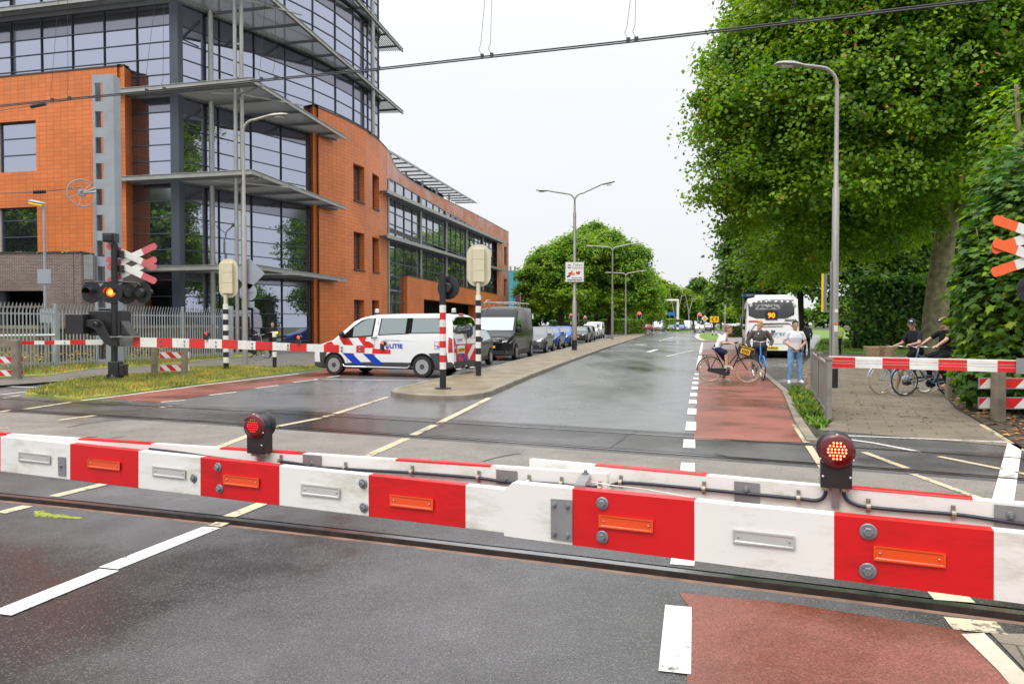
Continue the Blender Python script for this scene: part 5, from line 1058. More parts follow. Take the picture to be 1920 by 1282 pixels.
def zz_(y, Y): return zpx(960, y, Y)
LA = lamppost('single-arm street lamp in front of the steel columns of the office', c1, [(0, .1), (.05, .1), (zz_(404, Yc), .1), (zz_(400, Yc), .065), (zz_(252, Yc), .055)], [(1.85, -.1, .15, .95)])
M_signb = pm('sign back grey', (.33, .36, .42), .45, .3, var=.06)
t = thing('road_sign', 'grey back of a diamond sign clamped on the office lamp post', 'sign', (c1.x, Yc, 3.0)); b = MB(); r = .62; b.prism([(0, -r), (r, 0), (0, r), (-r, 0)], (.14, .10, 0), (1, 0, 0), (0, 0, 1), -.02, M_signb); b.M = Matrix.Translation((0, 0, zz_(513, Yc)-3.0)); b.v = [b.M @ v for v in b.v]; b.build('plate', t, bevel=.004)
t = thing('road_sign', 'grey back of a round sign below the diamond sign', 'sign', (c1.x, Yc, 2.2)); b = MB(Matrix.Translation((0, 0, zz_(547.5, Yc)-2.2))); b.lathe([(.34, 0), (.34, .02)], M_signb, (.1, .10, 0), (0, 1, 0), 30); b.build('plate', t); b = MB(Matrix.Translation((0, 0, zz_(547.5, Yc)-2.2))); b.box(-.12, .3, .08, .1, -.02, .02, M_plate); b.build('clamp', t)
t = thing('road_sign', 'small grey back plate under the round sign', 'sign', (c1.x, Yc, 1.7)); b = MB(); z_ = zz_(571, Yc)-1.7; b.box(-.16, .34, .1, .115, z_-.12, z_+.12, M_signb); b.build('plate', t, bevel=.003)
c1 = P(1077, 656, .12); Yc = c1.y
LB = lamppost('double-arm street lamp carrying a square advertising board on the median', c1, [(0, .15), (.75, .15), (zz_(568, Yc), .13), (zz_(566, Yc), .095), (zz_(404, Yc), .09), (zz_(400, Yc), .065), (zz_(384, Yc), .055)], [(-2.3, .5, .25, .9), (2.35, -.5, .55, .9)], z=.1, dark=.6)
# advert board
M_ad = pm('advert panel white', (.78, .78, .77), .35, var=.03); M_adr = pm('advert red', (.55, .03, .03), .4); M_ado = pm('advert salmon', (.75, .22, .14), .4); M_adk = pm('advert black', (.02, .02, .02), .4)
t = thing('advertising_board', 'square white Tokyo Express advertising board on the lamp post', 'sign', (c1.x, Yc-.16, 3.2)); X0, X1 = D(1059.5, 500, Yc).x-c1.x, D(1094.5, 500, Yc).x-c1.x; Z0, Z1 = zz_(529, Yc)-3.2, zz_(491.5, Yc)-3.2
b = MB(); b.box(X0, X1, -.02, .06, Z0, Z1, M_boardbk); b.box(X0+.03, X1-.03, -.024, -.018, Z0+.03, Z1-.03, M_ad); b.build('panel', t)
b = MB(); xm = (X0+X1)/2; H = Z1-Z0; W_ = X1-X0
b.text('Tokyo', (xm+W_*.16, -.026, Z1-H*.15), (1, 0, 0), (0, 0, 1), H*.17, M_adk, xs=1.1); b.text('Express', (xm+W_*.16, -.026, Z1-H*.29), (1, 0, 0), (0, 0, 1), H*.165, M_adr, xs=1.05)
b.text('Restaurant & Bar', (xm+W_*.12, -.026, Z0+H*.2), (1, 0, 0), (0, 0, 1), H*.075, M_adk, bold=.004); b.text('tokyoexpress.nl', (xm, -.026, Z0+H*.1), (1, 0, 0), (0, 0, 1), H*.115, M_adk, bold=.006); b.build('lettering', t)
b = MB()
for a0 in (0, 180): 
    v = []
    for k in range(9): a = math.radians(a0+20+k*17); v += [(X0+W_*.22+math.cos(a)*W_*.1, -.027, Z1-H*.23+math.sin(a)*W_*.1), (X0+W_*.22+math.cos(a)*W_*.055, -.027, Z1-H*.23+math.sin(a)*W_*.055)]
    b.add(v, [(i*2, i*2+2, i*2+3, i*2+1) for i in range(8)], M_adk)
for x_, z_, r, m in ((.27, .42, .11, M_adr), (.42, .40, .12, M_ado), (.52, .47, .09, M_ad), (.44, .38, .05, M_ad), (.68, .44, .11, M_adr), (.73, .5, .06, M_adr), (.60, .48, .05, M_adk), (.83, .5, .025, M_adk), (.2, .3, .08, M_adk), (.13, .26, .06, M_adk), (.35, .52, .05, M_adk)): b.ell((X0+W_*x_, -.026, Z0+H*z_), (W_*r, .006, H*r*.62), m, 14, 6)
b.build('food_picture', t)
def lp2(label, base, ytop, arms, r, z=.1): c_ = P(*base, z); return lamppost(label, c_, [(0, r), (3.6, r), (3.65, r*.72), (zz_(ytop, c_.y), r*.6)], arms, z=z)
lp2('second double-arm street lamp along the median, left of the gantry', (1148, 637), 476, [(-2.6, .5, .15, 1), (2.6, -.5, .3, 1)], .12)
lp2('third double-arm street lamp at the far tip of the median', (1173, 628), 521, [(-2.9, .5, .1, 1.1), (2.9, -.5, .3, 1.1)], .13)
c1 = P(1563.5, 727); Yc = c1.y
LR = lamppost('tall single-arm street lamp rising in front of the big plane tree on the right', c1, [(0, .095), (.5, .095), (zz_(354, Yc), .085), (zz_(350, Yc), .06), (zz_(168, Yc), .05)], [(-1.68, -.1, .05, .78)], dark=.5)
b = MB(); b.cyl((-.11, -.02, 0), (-.11, -.02, zz_(490, Yc)), .03, M_plate, 10); b.build('side_tube', LR, smooth=40)
t = thing('notice_board', 'narrow board with a yellow edge seen side-on beside the right lamp post', 'sign', (c1.x-.2, Yc, 2)); z0, z1 = zz_(584, Yc)-2, zz_(514, Yc)-2; b = MB(); R = Matrix.Rotation(math.radians(59), 3, 'Z')
b.cbox((-.02, .1, (z0+z1)/2), (.55, .02, z1-z0), M_signb, R); b.build('plate', t); b = MB(); b.cbox(Vector((-.02, .1, (z0+z1)/2))+R @ Vector((-.29, .01, 0)), (.03, .05, z1-z0+.02), pm('yellow film', (.8, .5, .01), .4), R); b.build('yellow_edge', t)
b = MB(); 
for zz in (z0, z1): b.box(0, .1, -.02, .02, zz-.02, zz+.02, M_plate)
b.build('clamp', t)
b = MB(); M_st = pm('sticker white', (.7, .7, .7), .4); b.lathe([(.05, 0), (.05, .004)], M_st, (0, -.096, zz_(583, Yc)), (0, -1, 0), 16); b.box(-.055, .04, -.1, -.094, zz_(622, Yc), zz_(610, Yc), M_st); b.box(-.055, .04, -.1, -.094, zz_(609, Yc), zz_(605, Yc), pm('sticker orange', (.7, .2, .05), .4)); b.build('sticker', LR)
# V-shaped lamp masts far away
def vmast(label, bx, by, tops_, my, Y):
    c_ = D(bx, by, Y); t = thing('lamp_mast', label, 'street lamp', (c_.x, Y, 0), 0, 'tall V-shaped lamp masts'); m = MB(); hz_ = zz_(my, Y); m.cyl((0, 0, 0), (0, 0, hz_), .16, M_pole, 10); m.build('pole', t, smooth=40)
    for x_, y_, hd_ in tops_:
        q = D(x_, y_, Y)-Vector((c_.x, Y, 0)); m = MB(); m.tube([(0, 0, hz_-.2), q*.5+Vector((0, 0, hz_*.5-.15)), q], [.14, .12, .08], M_pole, 8); m.build('branch', t, smooth=50)
        m = MB(); head(m, q+Vector((0, 0, -.5)), (hd_, 0, 0), 1.1, .4); m.build('lamp_head', t, smooth=50)
vmast('V-shaped lamp mast before the broad green tree left of the gantry', 1150.5, 621, [(1138, 536, -1), (1160.5, 536, 1)], 581, 150)
vmast('V-shaped lamp mast just right of the gantry post', 1291.5, 617, [(1285, 551, -1), (1300, 557, 1)], 585, 190)
vmast('V-shaped lamp mast over the yellow direction board', 1359, 616, [(1352, 538, -1), (1371, 538, 1)], 578, 170)
vmast('V-shaped lamp mast leaning behind the gantry post', 1267, 616, [(1254, 539, -1), (1282, 539, -1)], 600, 200)
# gantry
Yg = 150; x0, x1 = D(1180, 563, Yg), D(1272, 563, Yg); t = thing('signal_gantry', 'white gantry over the far street carrying three signal backs', 'gantry', (D(1271, 600, Yg).x, Yg, 0)); M = W2(t)
b = MB(M); b.cyl((x1.x-.1, Yg, 0), (x1.x-.1, Yg, x1.z), .25, M_wh2, 12); z_ = 0; 
b.build('post', t, smooth=40); b = MB(M); stripes(b, Vector((x1.x-.1, Yg, 0)), .26, [0, .5, 1, 1.5, 2, 2.5], [M_blk, M_wh2, M_blk, M_wh2, M_blk]); b.build('banded_sleeve', t, smooth=40)
b = MB(M); b.cyl(x0, x1, .2, M_wh2, 10, .22); b.build('beam', t, smooth=40)
for px in (1189.5, 1215, 1244): q = D(px, 563.5, Yg); b = MB(M); b.ell(q-Vector((0, .3, 0)), (.4, .1, .62), M_cream2, 16, 10); b.box(q.x-.15, q.x+.15, q.y-.5, q.y-.2, q.z-.4, q.z+.4, M_cream2); b.build('signal_back', t, smooth=50)
def tlight(label, px, base, hy, lit, Yv=None, w=.32):
    c_ = P(px, base); Y = c_.y; t = thing('traffic_light', label, 'traffic light', c_, 0, 'traffic lights'); m = MB(); z0, z1 = zz_(hy[1], Y), zz_(hy[0], Y)
    zs = [0, z0*.2, z0*.4, z0*.6, z0*.8, z0]; stripes(m, Vector((0, 0, 0)), .08, zs, [M_blk, M_wh2, M_blk, M_wh2, M_blk]); m.build('post', t, smooth=40)
    h = (z1-z0)/2; m = MB(); m.ell((0, .05, (z0+z1)/2), (h*.55, .04, h*1.05), M_wh2, 20, 12); m.build('backboard', t, smooth=50); m = MB(); m.ell((0, 0, (z0+z1)/2), (h*.46, .09, h*.92), M_black, 18, 12); m.build('housing', t, smooth=50)
    m = MB(); m.lathe([(h*.26, 0), (h*.2, .04), (0, .05)], M_sig if lit else M_black, (0, -.07, z0+h*1.5), (0, -1, 0), 14); m.build('red_light', t); return t
tlight('traffic light with red lit on the far traffic island', 1312, 627, (586, 603), True); tlight('traffic light beside the far cyclists at the end of the median', 1198.5, 624.5, (584, 600), True)
tlight('small red traffic light seen between the advert pole and the white van', 1097, 623, (592, 602), True); tlight('small red traffic light just left of the advert pole', 1070.5, 623, (588, 598), True)
Ys = P(1340, 631).y; t = thing('direction_board', 'yellow detour board with a black arrow and letter S on the island', 'sign', P(1340, 631)); c_ = P(1340, 631); m = MB(); X0, X1 = D(1331, 600, Ys).x-c_.x, D(1348, 600, Ys).x-c_.x; Z0, Z1 = zz_(604.5, Ys), zz_(593, Ys); m.box(X0, X1, -.03, .03, Z0, Z1, pm('yellow board', (.85, .5, .02), .4)); m.build('panel', t, bevel=.02)
m = MB(); m.text('S', ((X0+X1)/2+.25, -.033, (Z0+Z1)/2), (1, 0, 0), (0, 0, 1), .6, M_adk, bold=.015); xa = X0+.15; zm = (Z0+Z1)/2
m.add([(xa, -.033, zm), (xa+.28, -.033, zm+.3), (xa+.42, -.033, zm+.3), (xa+.16, -.033, zm), (xa+.42, -.033, zm-.3), (xa+.28, -.033, zm-.3)], [(0, 3, 2, 1), (0, 5, 4, 3)], M_adk); m.build('lettering', t)
for x_ in (X0+.35, X1-.35): m = MB(); stripes(m, Vector((x_, .05, 0)), .06, [0, .4, .8, 1.2, 1.6], [M_blk, M_wh2, M_blk, M_wh2]); m.build('post', t)
t = thing('priority_sign', 'yellow and white diamond priority sign next to the red traffic light', 'sign', P(1321, 629)); Yp = P(1321, 629).y; m = MB(); z_ = zz_(597, Yp); m.cyl((0, 0, 0), (0, 0, z_), .04, M_pole, 8); m.build('post', t); m = MB(); r = .48; m.prism([(0, -r), (r, 0), (0, r), (-r, 0)], (0, -.06, z_), (1, 0, 0), (0, 0, 1), .02, M_wh2); m.prism([(0, -r*.6), (r*.6, 0), (0, r*.6), (-r*.6, 0)], (0, -.09, z_), (1, 0, 0), (0, 0, 1), .02, pm('amber panel', (.8, .35, .01), .4)); m.build('plate', t)
M_blue = pm('sign blue', (.02, .16, .55), .4, var=.05)
def sgn(name, label, px, base, x0, x1, y0, y1, mat, Y=None, post=True, txt=None):
    c_ = P(px, base) if Y is None else Vector((D(px, 600, Y).x, Y, 0)); Y = c_.y; t = thing(name, label, 'sign', c_); 
    if post: m = MB(); m.cyl((0, 0, 0), (0, 0, zz_(y0, Y)), .05, M_pole, 8); m.build('post', t, smooth=40)
    m = MB(); X0, X1 = D(x0, 600, Y).x-c_.x, D(x1, 600, Y).x-c_.x; m.box(X0, X1, -.1, -.06, zz_(y1, Y), zz_(y0, Y), mat); m.build('plate', t, bevel=.01)
    if txt: m = MB(); m.text(txt[0], ((X0+X1)/2+txt[3], -.104, (zz_(y1, Y)+zz_(y0, Y))/2), (1, 0, 0), (0, 0, 1), txt[1], txt[2]); m.build('lettering', t)
    return t
sgn('direction_sign', 'plain blue direction sign on a grey post before the gantry', 1255.5, 622, 1250, 1265.5, 586, 591, M_blue)
t = sgn('bus_stop_sign', 'long blue and pink sign above the coach roof', 1393, 640, 1389, 1434.5, 550, 557, M_blue, Y=58); m = MB(); X0, X1 = D(1398, 600, 58).x-t.location.x, D(1433, 600, 58).x-t.location.x; m.box(X0, X1, -.11, -.1, zz_(555.3, 58), zz_(551.7, 58), pm('pale pink', (.6, .45, .42), .5)); m.lathe([(.1, 0), (.1, .01)], M_wh2, (X0-.25, -.105, zz_(553.5, 58)), (0, -1, 0), 14); m.build('face', t)
sgn('bus_shelter_sign', 'blue topped information post left of the coach', 1388, 632, 1386.5, 1389.5, 593, 597, M_blue)
t = thing('keep_right_sign', 'round blue keep-right sign at the foot of the gantry', 'sign', P(1267, 622)); Yk = P(1267, 622).y; m = MB(); m.lathe([(.5, 0), (.5, .03)], M_blue, (0, -.2, zz_(611, Yk)), (0, -1, 0), 20); m.build('plate', t); m = MB(); m.beam((-.2, -.24, zz_(611, Yk)+.2), (.2, -.24, zz_(611, Yk)-.2), .1, .01, M_wh2, up=(0, 1, 0)); m.cyl((0, 0, 0), (0, 0, 1.5), .05, M_pole, 8); m.build('arrow', t)
sgn('billboard', 'white framed notice board beyond the queue of cars', 994, 623, 991, 1000, 585, 598, M_ad)
t = thing('flag', 'dark red and blue flag hanging on a pole behind the black van', 'flag', (D(975.5, 600, 80).x, 80, 0)); m = MB(); m.cyl((0, 0, 0), (0, 0, zz_(548, 80)), .05, M_pole, 8); m.build('pole', t); m = MB(); m.loft([[(-.05-.02*k, .05*math.sin(k*2), zz_(552, 80)-.25*k), (-.5-.04*k, .05*math.cos(k*2), zz_(554, 80)-.3*k)] for k in range(5)], pm('flag cloth', (.12, .02, .08), .8), closed=False, cap=False); m.build('cloth', t)
# shorter background posts
for px, y0, by, lab in ((1392.5, 500, 640, 'thin bare post rising beside the long blue sign'), (1402.5, 528, 636, 'thin post with a bent top behind the coach'), (1085, 585, 622, 'thin grey post under the broad tree left'), (1224, 577, 622, 'thin grey post before the trees behind the far cyclists')):
    c_ = P(px, by); t = thing('post', lab, 'post', c_); m = MB(); m.cyl((0, 0, 0), (0, 0, zz_(y0, c_.y)), .07, M_pole, 8); 
    if px == 1402.5: m.tube([(0, 0, zz_(y0, c_.y)), (-.3, 0, zz_(y0, c_.y)+.2), (-1.2, 0, zz_(y0, c_.y)+.2)], .05, M_pole, 6)
    m.build('shaft', t, smooth=40)
# ---- steel catenary mast ----
Ym = 28.5; c_ = D(198, 600, Ym); t = thing('catenary_mast', 'tall grey steel railway mast with rectangular openings in front of the tiled wall', 'mast', (c_.x, Ym, 0)); M = W2(t); M_mast = pm('mast paint grey', (.30, .33, .37), .45, .1, var=.1, vs=1.5, dirt=.25)
xa, xb, xc = D(179.5, 600, Ym).x, D(206, 600, Ym).x, D(218.5, 600, Ym).x; zt = zz_(140, Ym); b = MB(M)
b.box(xa, xa+.09, Ym-.02, Ym+.04, 0, zt, M_mast); b.box(xb-.15, xb, Ym-.02, Ym+.04, 0, zt, M_mast)
z_ = zt-.42; k = 0
b.box(xa+.09, xb-.15, Ym-.019, Ym+.039, z_+.1, zt, M_mast)
while z_ > .2: b.box(xa+.09, xb-.15, Ym-.019, Ym+.039, z_-.97, z_-.60, M_mast); z_ -= .975
b.build('front_frame', t)
b = MB(M); b.box(xb, xc, Ym-.02, Ym+.5, 0, zt, M_mast); b.box(xa+.1, xb-.16, Ym+.5, Ym+.52, 0, zt, M_mast); b.box(xa, xa+.04, Ym+.04, Ym+.5, 0, zt, M_mast); b.build('side_plate', t)
b = MB(M); w_ = D(154, 362, Ym-.1); n = 28
for rr, r in ((.50, .025), (.09, .05)):
    pts = [w_+Vector((math.cos(a)*rr*.8, math.cos(a)*rr*.6, math.sin(a)*rr)) for a in [2*math.pi*i/n for i in range(n+1)]]; b.tube(pts, r, M_mast, 6, cap=False)
for i in range(7): a = 2*math.pi*i/7; b.tube([w_, w_+Vector((math.cos(a)*.4, math.cos(a)*.3, math.sin(a)*.5))], .018, M_mast, 5)
b.tube([w_, D(181, 352, Ym)], .03, M_mast, 6); b.tube([w_, D(181, 360, Ym)], .03, M_mast, 6); b.build('tension_wheel', t, smooth=50)
b = MB(M); w_ = D(170.5, 500, Ym-.1)
for k in range(12): b.box(w_.x-.17, w_.x+.17, w_.y-.17, w_.y+.17, zz_(524, Ym)+k*.076, zz_(524, Ym)+k*.076+.07, M_plate)
b.tube([D(170.5, 480, Ym-.1), D(171, 468, Ym-.1), D(176, 466, Ym-.1), D(176, 372, Ym-.1)], .015, M_mast, 6); b.build('counterweight', t)
# ---- small yellow-hooded lamp with sign backs ----
Yl = 27.6; c_ = D(85.5, 600, Yl); t = thing('platform_lamp', 'slim grey lamp with a yellow underside above two grey plates at left', 'street lamp', (c_.x, Yl, 0)); M = W2(t); b = MB(M); b.cyl((c_.x, Yl, 0), (c_.x, Yl, zz_(386, Yl)), .05, M_mast, 10); b.build('pole', t, smooth=40)
b = MB(M); q = D(87, 383, Yl); head(b, q, (-1, 0, .18), .65, .3, M_mast); b.build('lamp_head', t, smooth=50); b = MB(M); b.cbox(D(70, 382.5, Yl)-Vector((0, .02, .03)), (.5, .24, .06), pm('yellow lamp tray', (.85, .55, .03), .4), Matrix.Rotation(.18, 3, 'Y')); b.build('lamp_tray', t, bevel=.01)
for (x0, x1, y0, y1) in ((74, 98.5, 505.5, 532), (77, 100, 579, 605)): b = MB(M); b.box(D(x0, 600, Yl).x, D(x1, 600, Yl).x, Yl-.08, Yl-.05, zz_(y1, Yl), zz_(y0, Yl), M_signb); b.build('plate', t, bevel=.005)
# ---- palisade fence ----
M_galv = pm('galvanised fence', (.42, .45, .48), .42, .5, var=.12, vs=3)
fp = [P(-80, 706), P(105, 693), P(433, 671.6)]; FT = thing('palisade_fence', 'long grey galvanised palisade fence with pointed bent pickets', 'fence', fp[1]); M = W2(FT)
def picket(mb, p, d, h):
    n = Vector((d.y, -d.x, 0)); w = .03; a = p-d*w; c_ = p+d*w; z0, z1 = .08, h-.28
    mb.add([a+Vector((0, 0, z0)), p+n*.012+Vector((0, 0, z0)), c_+Vector((0, 0, z0)), a+Vector((0, 0, z1)), p+n*.012+Vector((0, 0, z1)), c_+Vector((0, 0, z1)), a+n*.07+Vector((0, 0, h-.08)), p+n*.082+Vector((0, 0, h)), c_+n*.07+Vector((0, 0, h-.08))], [(0, 1, 4, 3), (1, 2, 5, 4), (3, 4, 7, 6), (4, 5, 8, 7)], M_galv)
for a, c_ in zip(fp, fp[1:]):
    d = (c_-a); L_ = d.length; d.normalize(); n = max(1, round(L_/2.75)); h = 2.4
    for i in range(n):
        q = a+d*(L_*i/n); e_ = a+d*(L_*(i+1)/n); b = MB(M); k = int(round((L_/n)/.148))
        for j in range(1, k): picket(b, q+d*(L_/n*j/k), d, h+random.uniform(-.01, .01))
        nn = Vector((-d.y, d.x, 0))*.03
        for z in (.25, 2.0): b.beam(q+nn+Vector((0, 0, z)), e_+nn+Vector((0, 0, z)), .03, .06, M_galv)
        b.build('panel', FT, fix=False)
        if i or a is fp[1]: b = MB(M); w = .075 if i else .12; b.box(q.x-w/2, q.x+w/2, q.y-w/2, q.y+w/2, 0, h+(.0 if i else -.02), M_galv); b.build('post', FT)
b = MB(M); b.box(fp[2].x-.1, fp[2].x+.1, fp[2].y-.1, fp[2].y+.1, 0, 2.5, M_galv); b.build('post', FT)
b = MB(M); a, c_ = D(-60, 630, 25.5), D(104, 628.5, 26.2); b.tube([a, c_], .05, M_galv, 8); b.build('rail', FT)
# ---- grey fence panel by the right path ----
a, c_ = P(1553, 789), P(1523, 738); t = thing('fence_panel', 'grey metal fence panel with capped posts at the edge of the right footpath', 'fence', a); M = W2(t); M_fg = pm('weathered grey board', (.22, .21, .19), .6, var=.25, vs=3, dirt=.5)
b = MB(M); b.beam(a+Vector((0, 0, .52)), c_+Vector((0, 0, .52)), .025, .78, M_fg); b.build('panel', t)
b = MB(M); b.beam(a+Vector((0, 0, .95)), c_+Vector((0, 0, .95)), .05, .05, M_fg); b.beam(a+Vector((0, 0, .12)), c_+Vector((0, 0, .12)), .05, .05, M_fg); b.build('rail', t)
for k in (0, .5, 1): q = a.lerp(c_, k); b = MB(M); b.box(q.x-.04, q.x+.04, q.y-.04, q.y+.04, -.05, 1.04, M_fg); b.box(q.x-.055, q.x+.055, q.y-.055, q.y+.055, 1.04, 1.08, M_fg); b.build('post', t)
# ---- overhead line ----
M_wire = pm('contact wire', (.05, .05, .055), .5, .5, var=0)
wp = [(-40, 203), (130, 186), (300, 170), (480, 152), (700, 131), (905, 108), (1180, 78), (1488, 42), (1860, -2), (2050, -26)]
def trackY(px):
    Y = 12.
    for _ in range(20): Y = .5*Y+.5*((railB((px-960)/F*Y)+B2((px-960)/F*Y))/2)
    return Y
wt = thing('overhead_wire', 'double contact wire of the railway crossing the whole photo with droppers', 'cable', (0, 10.5, 5.6)); M = W2(wt)
pts = [D(x, y, trackY(x)) for x, y in wp]
for s_ in (-.035, .035): b = MB(M); b.tube([p+Vector((0, s_*.6, s_*.6)) for p in pts], .0105, M_wire, 6); b.build('wire', wt, smooth=60)
def wpt(px):
    y = float(np.interp(px, [q[0] for q in wp], [q[1] for q in wp])); return D(px, y, trackY(px))
for x0, x1 in ((98, 112), (130, 126), (275, 295), (308, 307), (490, 500), (517, 518), (688, 700), (710, 710), (904, 912), (922, 923), (1178, 1186), (1193, 1193), (1487, 1493), (1491, 1497)):
    p = wpt(x0); q = D(x1, -30, p.y); b = MB(M); b.tube([p+Vector((0, 0, .02)), p+Vector((-.05, 0, .12)), p+Vector((-.02, 0, .2)), q], .0035, M_wire, 5); b.cbox(p+Vector((0, 0, .02)), (.05, .04, .06), M_wire); b.build('dropper', wt)
b = MB(M); b.tube([D(-40, 214, 16), D(70, 197, 15.6), D(180, 181, 15)], .006, M_wire, 5); q0_, q1_ = D(58, 200, 15.6), D(86, 194, 15.6); b.cyl(q0_, q1_, .045, pm('insulator brown', (.05, .03, .025), .25), 10); b.build('insulator', wt)
t = thing('tension_wire', 'lower wire running from the left edge to the wheel of the steel mast', 'cable', D(0, 363, 28)); M = W2(t); b = MB(M); b.tube([D(-60, 364, 28), D(60, 361, 28.2), D(150, 352, 28.4)], .014, M_wire, 6); b.build('wire', t); b = MB(M)
for k in range(6): q = D(64+k*4, 360.5-k*.2, 28.2); b.lathe([(.03, -.03), (.075, -.01), (.075, .01), (.03, .03)], M_wire, q, (1, 0, 0), 12)
b.build('insulator', t)
from mathutils.bvhtree import BVHTree
# ================= vehicles =================
def paintcar(name, c, rough=.16, metal=.0): return pm(name, c, rough, metal, var=.02, coat=.15, spec=.4)
M_tyre = pm('tyre rubber', (.018, .018, .018), .75, var=.2, vs=20); M_rim = pm('steel rim', (.42, .42, .43), .35, .6, var=.1, vs=10); M_plastic = pm('grey bumper plastic', (.045, .047, .052), .55, var=.1)
M_cg = glassmat('car glass', (.02, .028, .03), (.6, .65, .65), .02, .16); M_cgb = glassmat('coach glass', (.012, .014, .016), (.5, .52, .52), .03, .06); M_cgl = glassmat('car glass light', (.16, .20, .20), (.45, .5, .5), .03); M_seam = pm('panel seam', (.05, .05, .05), .6)
M_hl = pm('headlight glass', (.55, .56, .58), .1, .5, coat=1, var=.1, vs=20); M_tail = pm('tail light red', (.5, .01, .01), .15, coat=1, var=.05); M_chrome = pm('chrome trim', (.6, .6, .62), .15, 1, var=0)
M_plate_y = pm('number plate yellow', (.80, .47, .02), .4, var=.03); M_hlit = emis('headlight glow', (1, .85, .6), 1.6); M_under = pm('underbody', (.01, .01, .01), .9, var=0, spec=.1)
def interp(L, x): return float(np.interp(x, [p[0] for p in L], [p[1] for p in L]))
class Car:
    """d = distance behind the nose, y = to the left of the car, z up; local mesh x = -d"""
    def __init__(s, L, W, top, bot, plan, tumble, crown=.05):
        s.L, s.W, s.top, s.bot, s.plan, s.tum, s.crown = L, W, top, bot, plan, tumble, crown
    def hw(s, d, z): return s.W/2*interp(s.plan, d)*interp(s.tum, z)
    def inside(s, d, y, z):
        if d < 0 or d > s.L: return False
        t = interp(s.top, d); w = s.hw(d, z)
        if z < interp(s.bot, d) or abs(y) >= w: return False
        f = abs(y)/s.hw(d, t); return z < t-s.crown*min(1, f)**4
    def body(s, mat, low=None, lowz=0):
        ds = sorted(set([0, s.L]+[p[0] for p in s.top if 0 <= p[0] <= s.L]+[p[0] for p in s.plan if 0 <= p[0] <= s.L]+[s.L*i/28 for i in range(29)])); rings = []
        fr = [1, .97, .9, .75, .5, .25, 0]
        for d in ds:
            t, b_ = interp(s.top, d), interp(s.bot, d); te = t-s.crown; wt = s.hw(d, t); r = [(0, b_), (s.hw(d, b_)*.92, b_)]
            zl = [b_+.04]+[b_+.04+(te-.02-b_-.04)*k/9 for k in range(1, 10)]
            r += [(s.hw(d, z), z) for z in zl]; r += [(wt*f, t-s.crown*f**4) for f in fr]
            full = r+[(-y, z) for y, z in r[-2:0:-1]]
            rings.append([(-d, y, z) for y, z in full])
        mb = MB(); n = len(rings[0]); v = [p for r in rings for p in r]
        for i in range(len(rings)-1):
            for j in range(n):
                q = (i*n+j, i*n+(j+1) % n, (i+1)*n+(j+1) % n, (i+1)*n+j); zz = sum(v[k][2] for k in q)/4; m = low if (low and zz < lowz) else mat
                mb.f.append(list(q)); mb.m.append(m); mb.uv.append(None)
        mb.v = [Vector(p) for p in v]; mb.f += [list(range(n-1, -1, -1)), list(range((len(rings)-1)*n, len(rings)*n))]; mb.m += [mat, mat]; mb.uv += [None, None]
        s.bvh = BVHTree.FromPolygons(mb.v, mb.f); return mb
    def cast(s, o, dr, eps):
        r = s.bvh.ray_cast(Vector((-o.x, o.y, o.z)), Vector((-dr.x, dr.y, dr.z)), 6)
        if r[0] is None: return None
        p = r[0]; return Vector((-p.x, p.y, p.z))-dr*eps
    def patch(s, mb, poly, side, mat, eps=.006, sub=.3):
        sub = min(sub, .16) if s.L < 8 else min(sub, .25); eps = max(eps, .008 if s.L < 8 else .022)
        """poly in (d, z) for 'left'/'right', in (y, z) for 'front'/'rear', in (d, y) for 'top'"""
        bm = bmesh.new(); vs = [bm.verts.new((p[0], p[1], 0)) for p in poly]; bm.faces.new(vs); bmesh.ops.triangulate(bm, faces=bm.faces[:])
        for _ in range(5):
            es = [e for e in bm.edges if e.calc_length() > sub]
            if not es: break
            bmesh.ops.subdivide_edges(bm, edges=es, cuts=1); bmesh.ops.triangulate(bm, faces=bm.faces[:])
        bm.verts.ensure_lookup_table(); out = []
        for v in bm.verts:
            a, b_ = v.co.x, v.co.y
            if side == 'left': q = s.cast(Vector((a, s.W/2+.3, b_)), Vector((0, -1, 0)), eps)
            elif side == 'right': q = s.cast(Vector((a, -s.W/2-.3, b_)), Vector((0, 1, 0)), eps)
            elif side == 'front': q = s.cast(Vector((-.2, a, b_)), Vector((1, 0, 0)), eps)
            elif side == 'rear': q = s.cast(Vector((s.L+.2, a, b_)), Vector((-1, 0, 0)), eps)
            else: q = s.cast(Vector((a, b_, 3.6)), Vector((0, 0, -1)), eps)
            if q is None: q = Vector((a, 0, b_)) if side in ('left', 'right') else Vector((interp([(0, 0)], 0), a, b_)); q = None
            out.append(q)
        fs = [tuple(v.index for v in f.verts) for f in bm.faces if all(out[v.index] is not None for v in f.verts)]
        use = sorted(set(i for f in fs for i in f)); mp_ = {i: k for k, i in enumerate(use)}
        mb.add([(-out[i].x, out[i].y, out[i].z) for i in use], [tuple(mp_[i] for i in f) for f in fs], mat); bm.free(); return mb
def arc(cx, cz, r, a0, a1, n=14): return [(cx+r*math.cos(math.radians(a0+(a1-a0)*i/n)), cz+r*math.sin(math.radians(a0+(a1-a0)*i/n))) for i in range(n+1)]
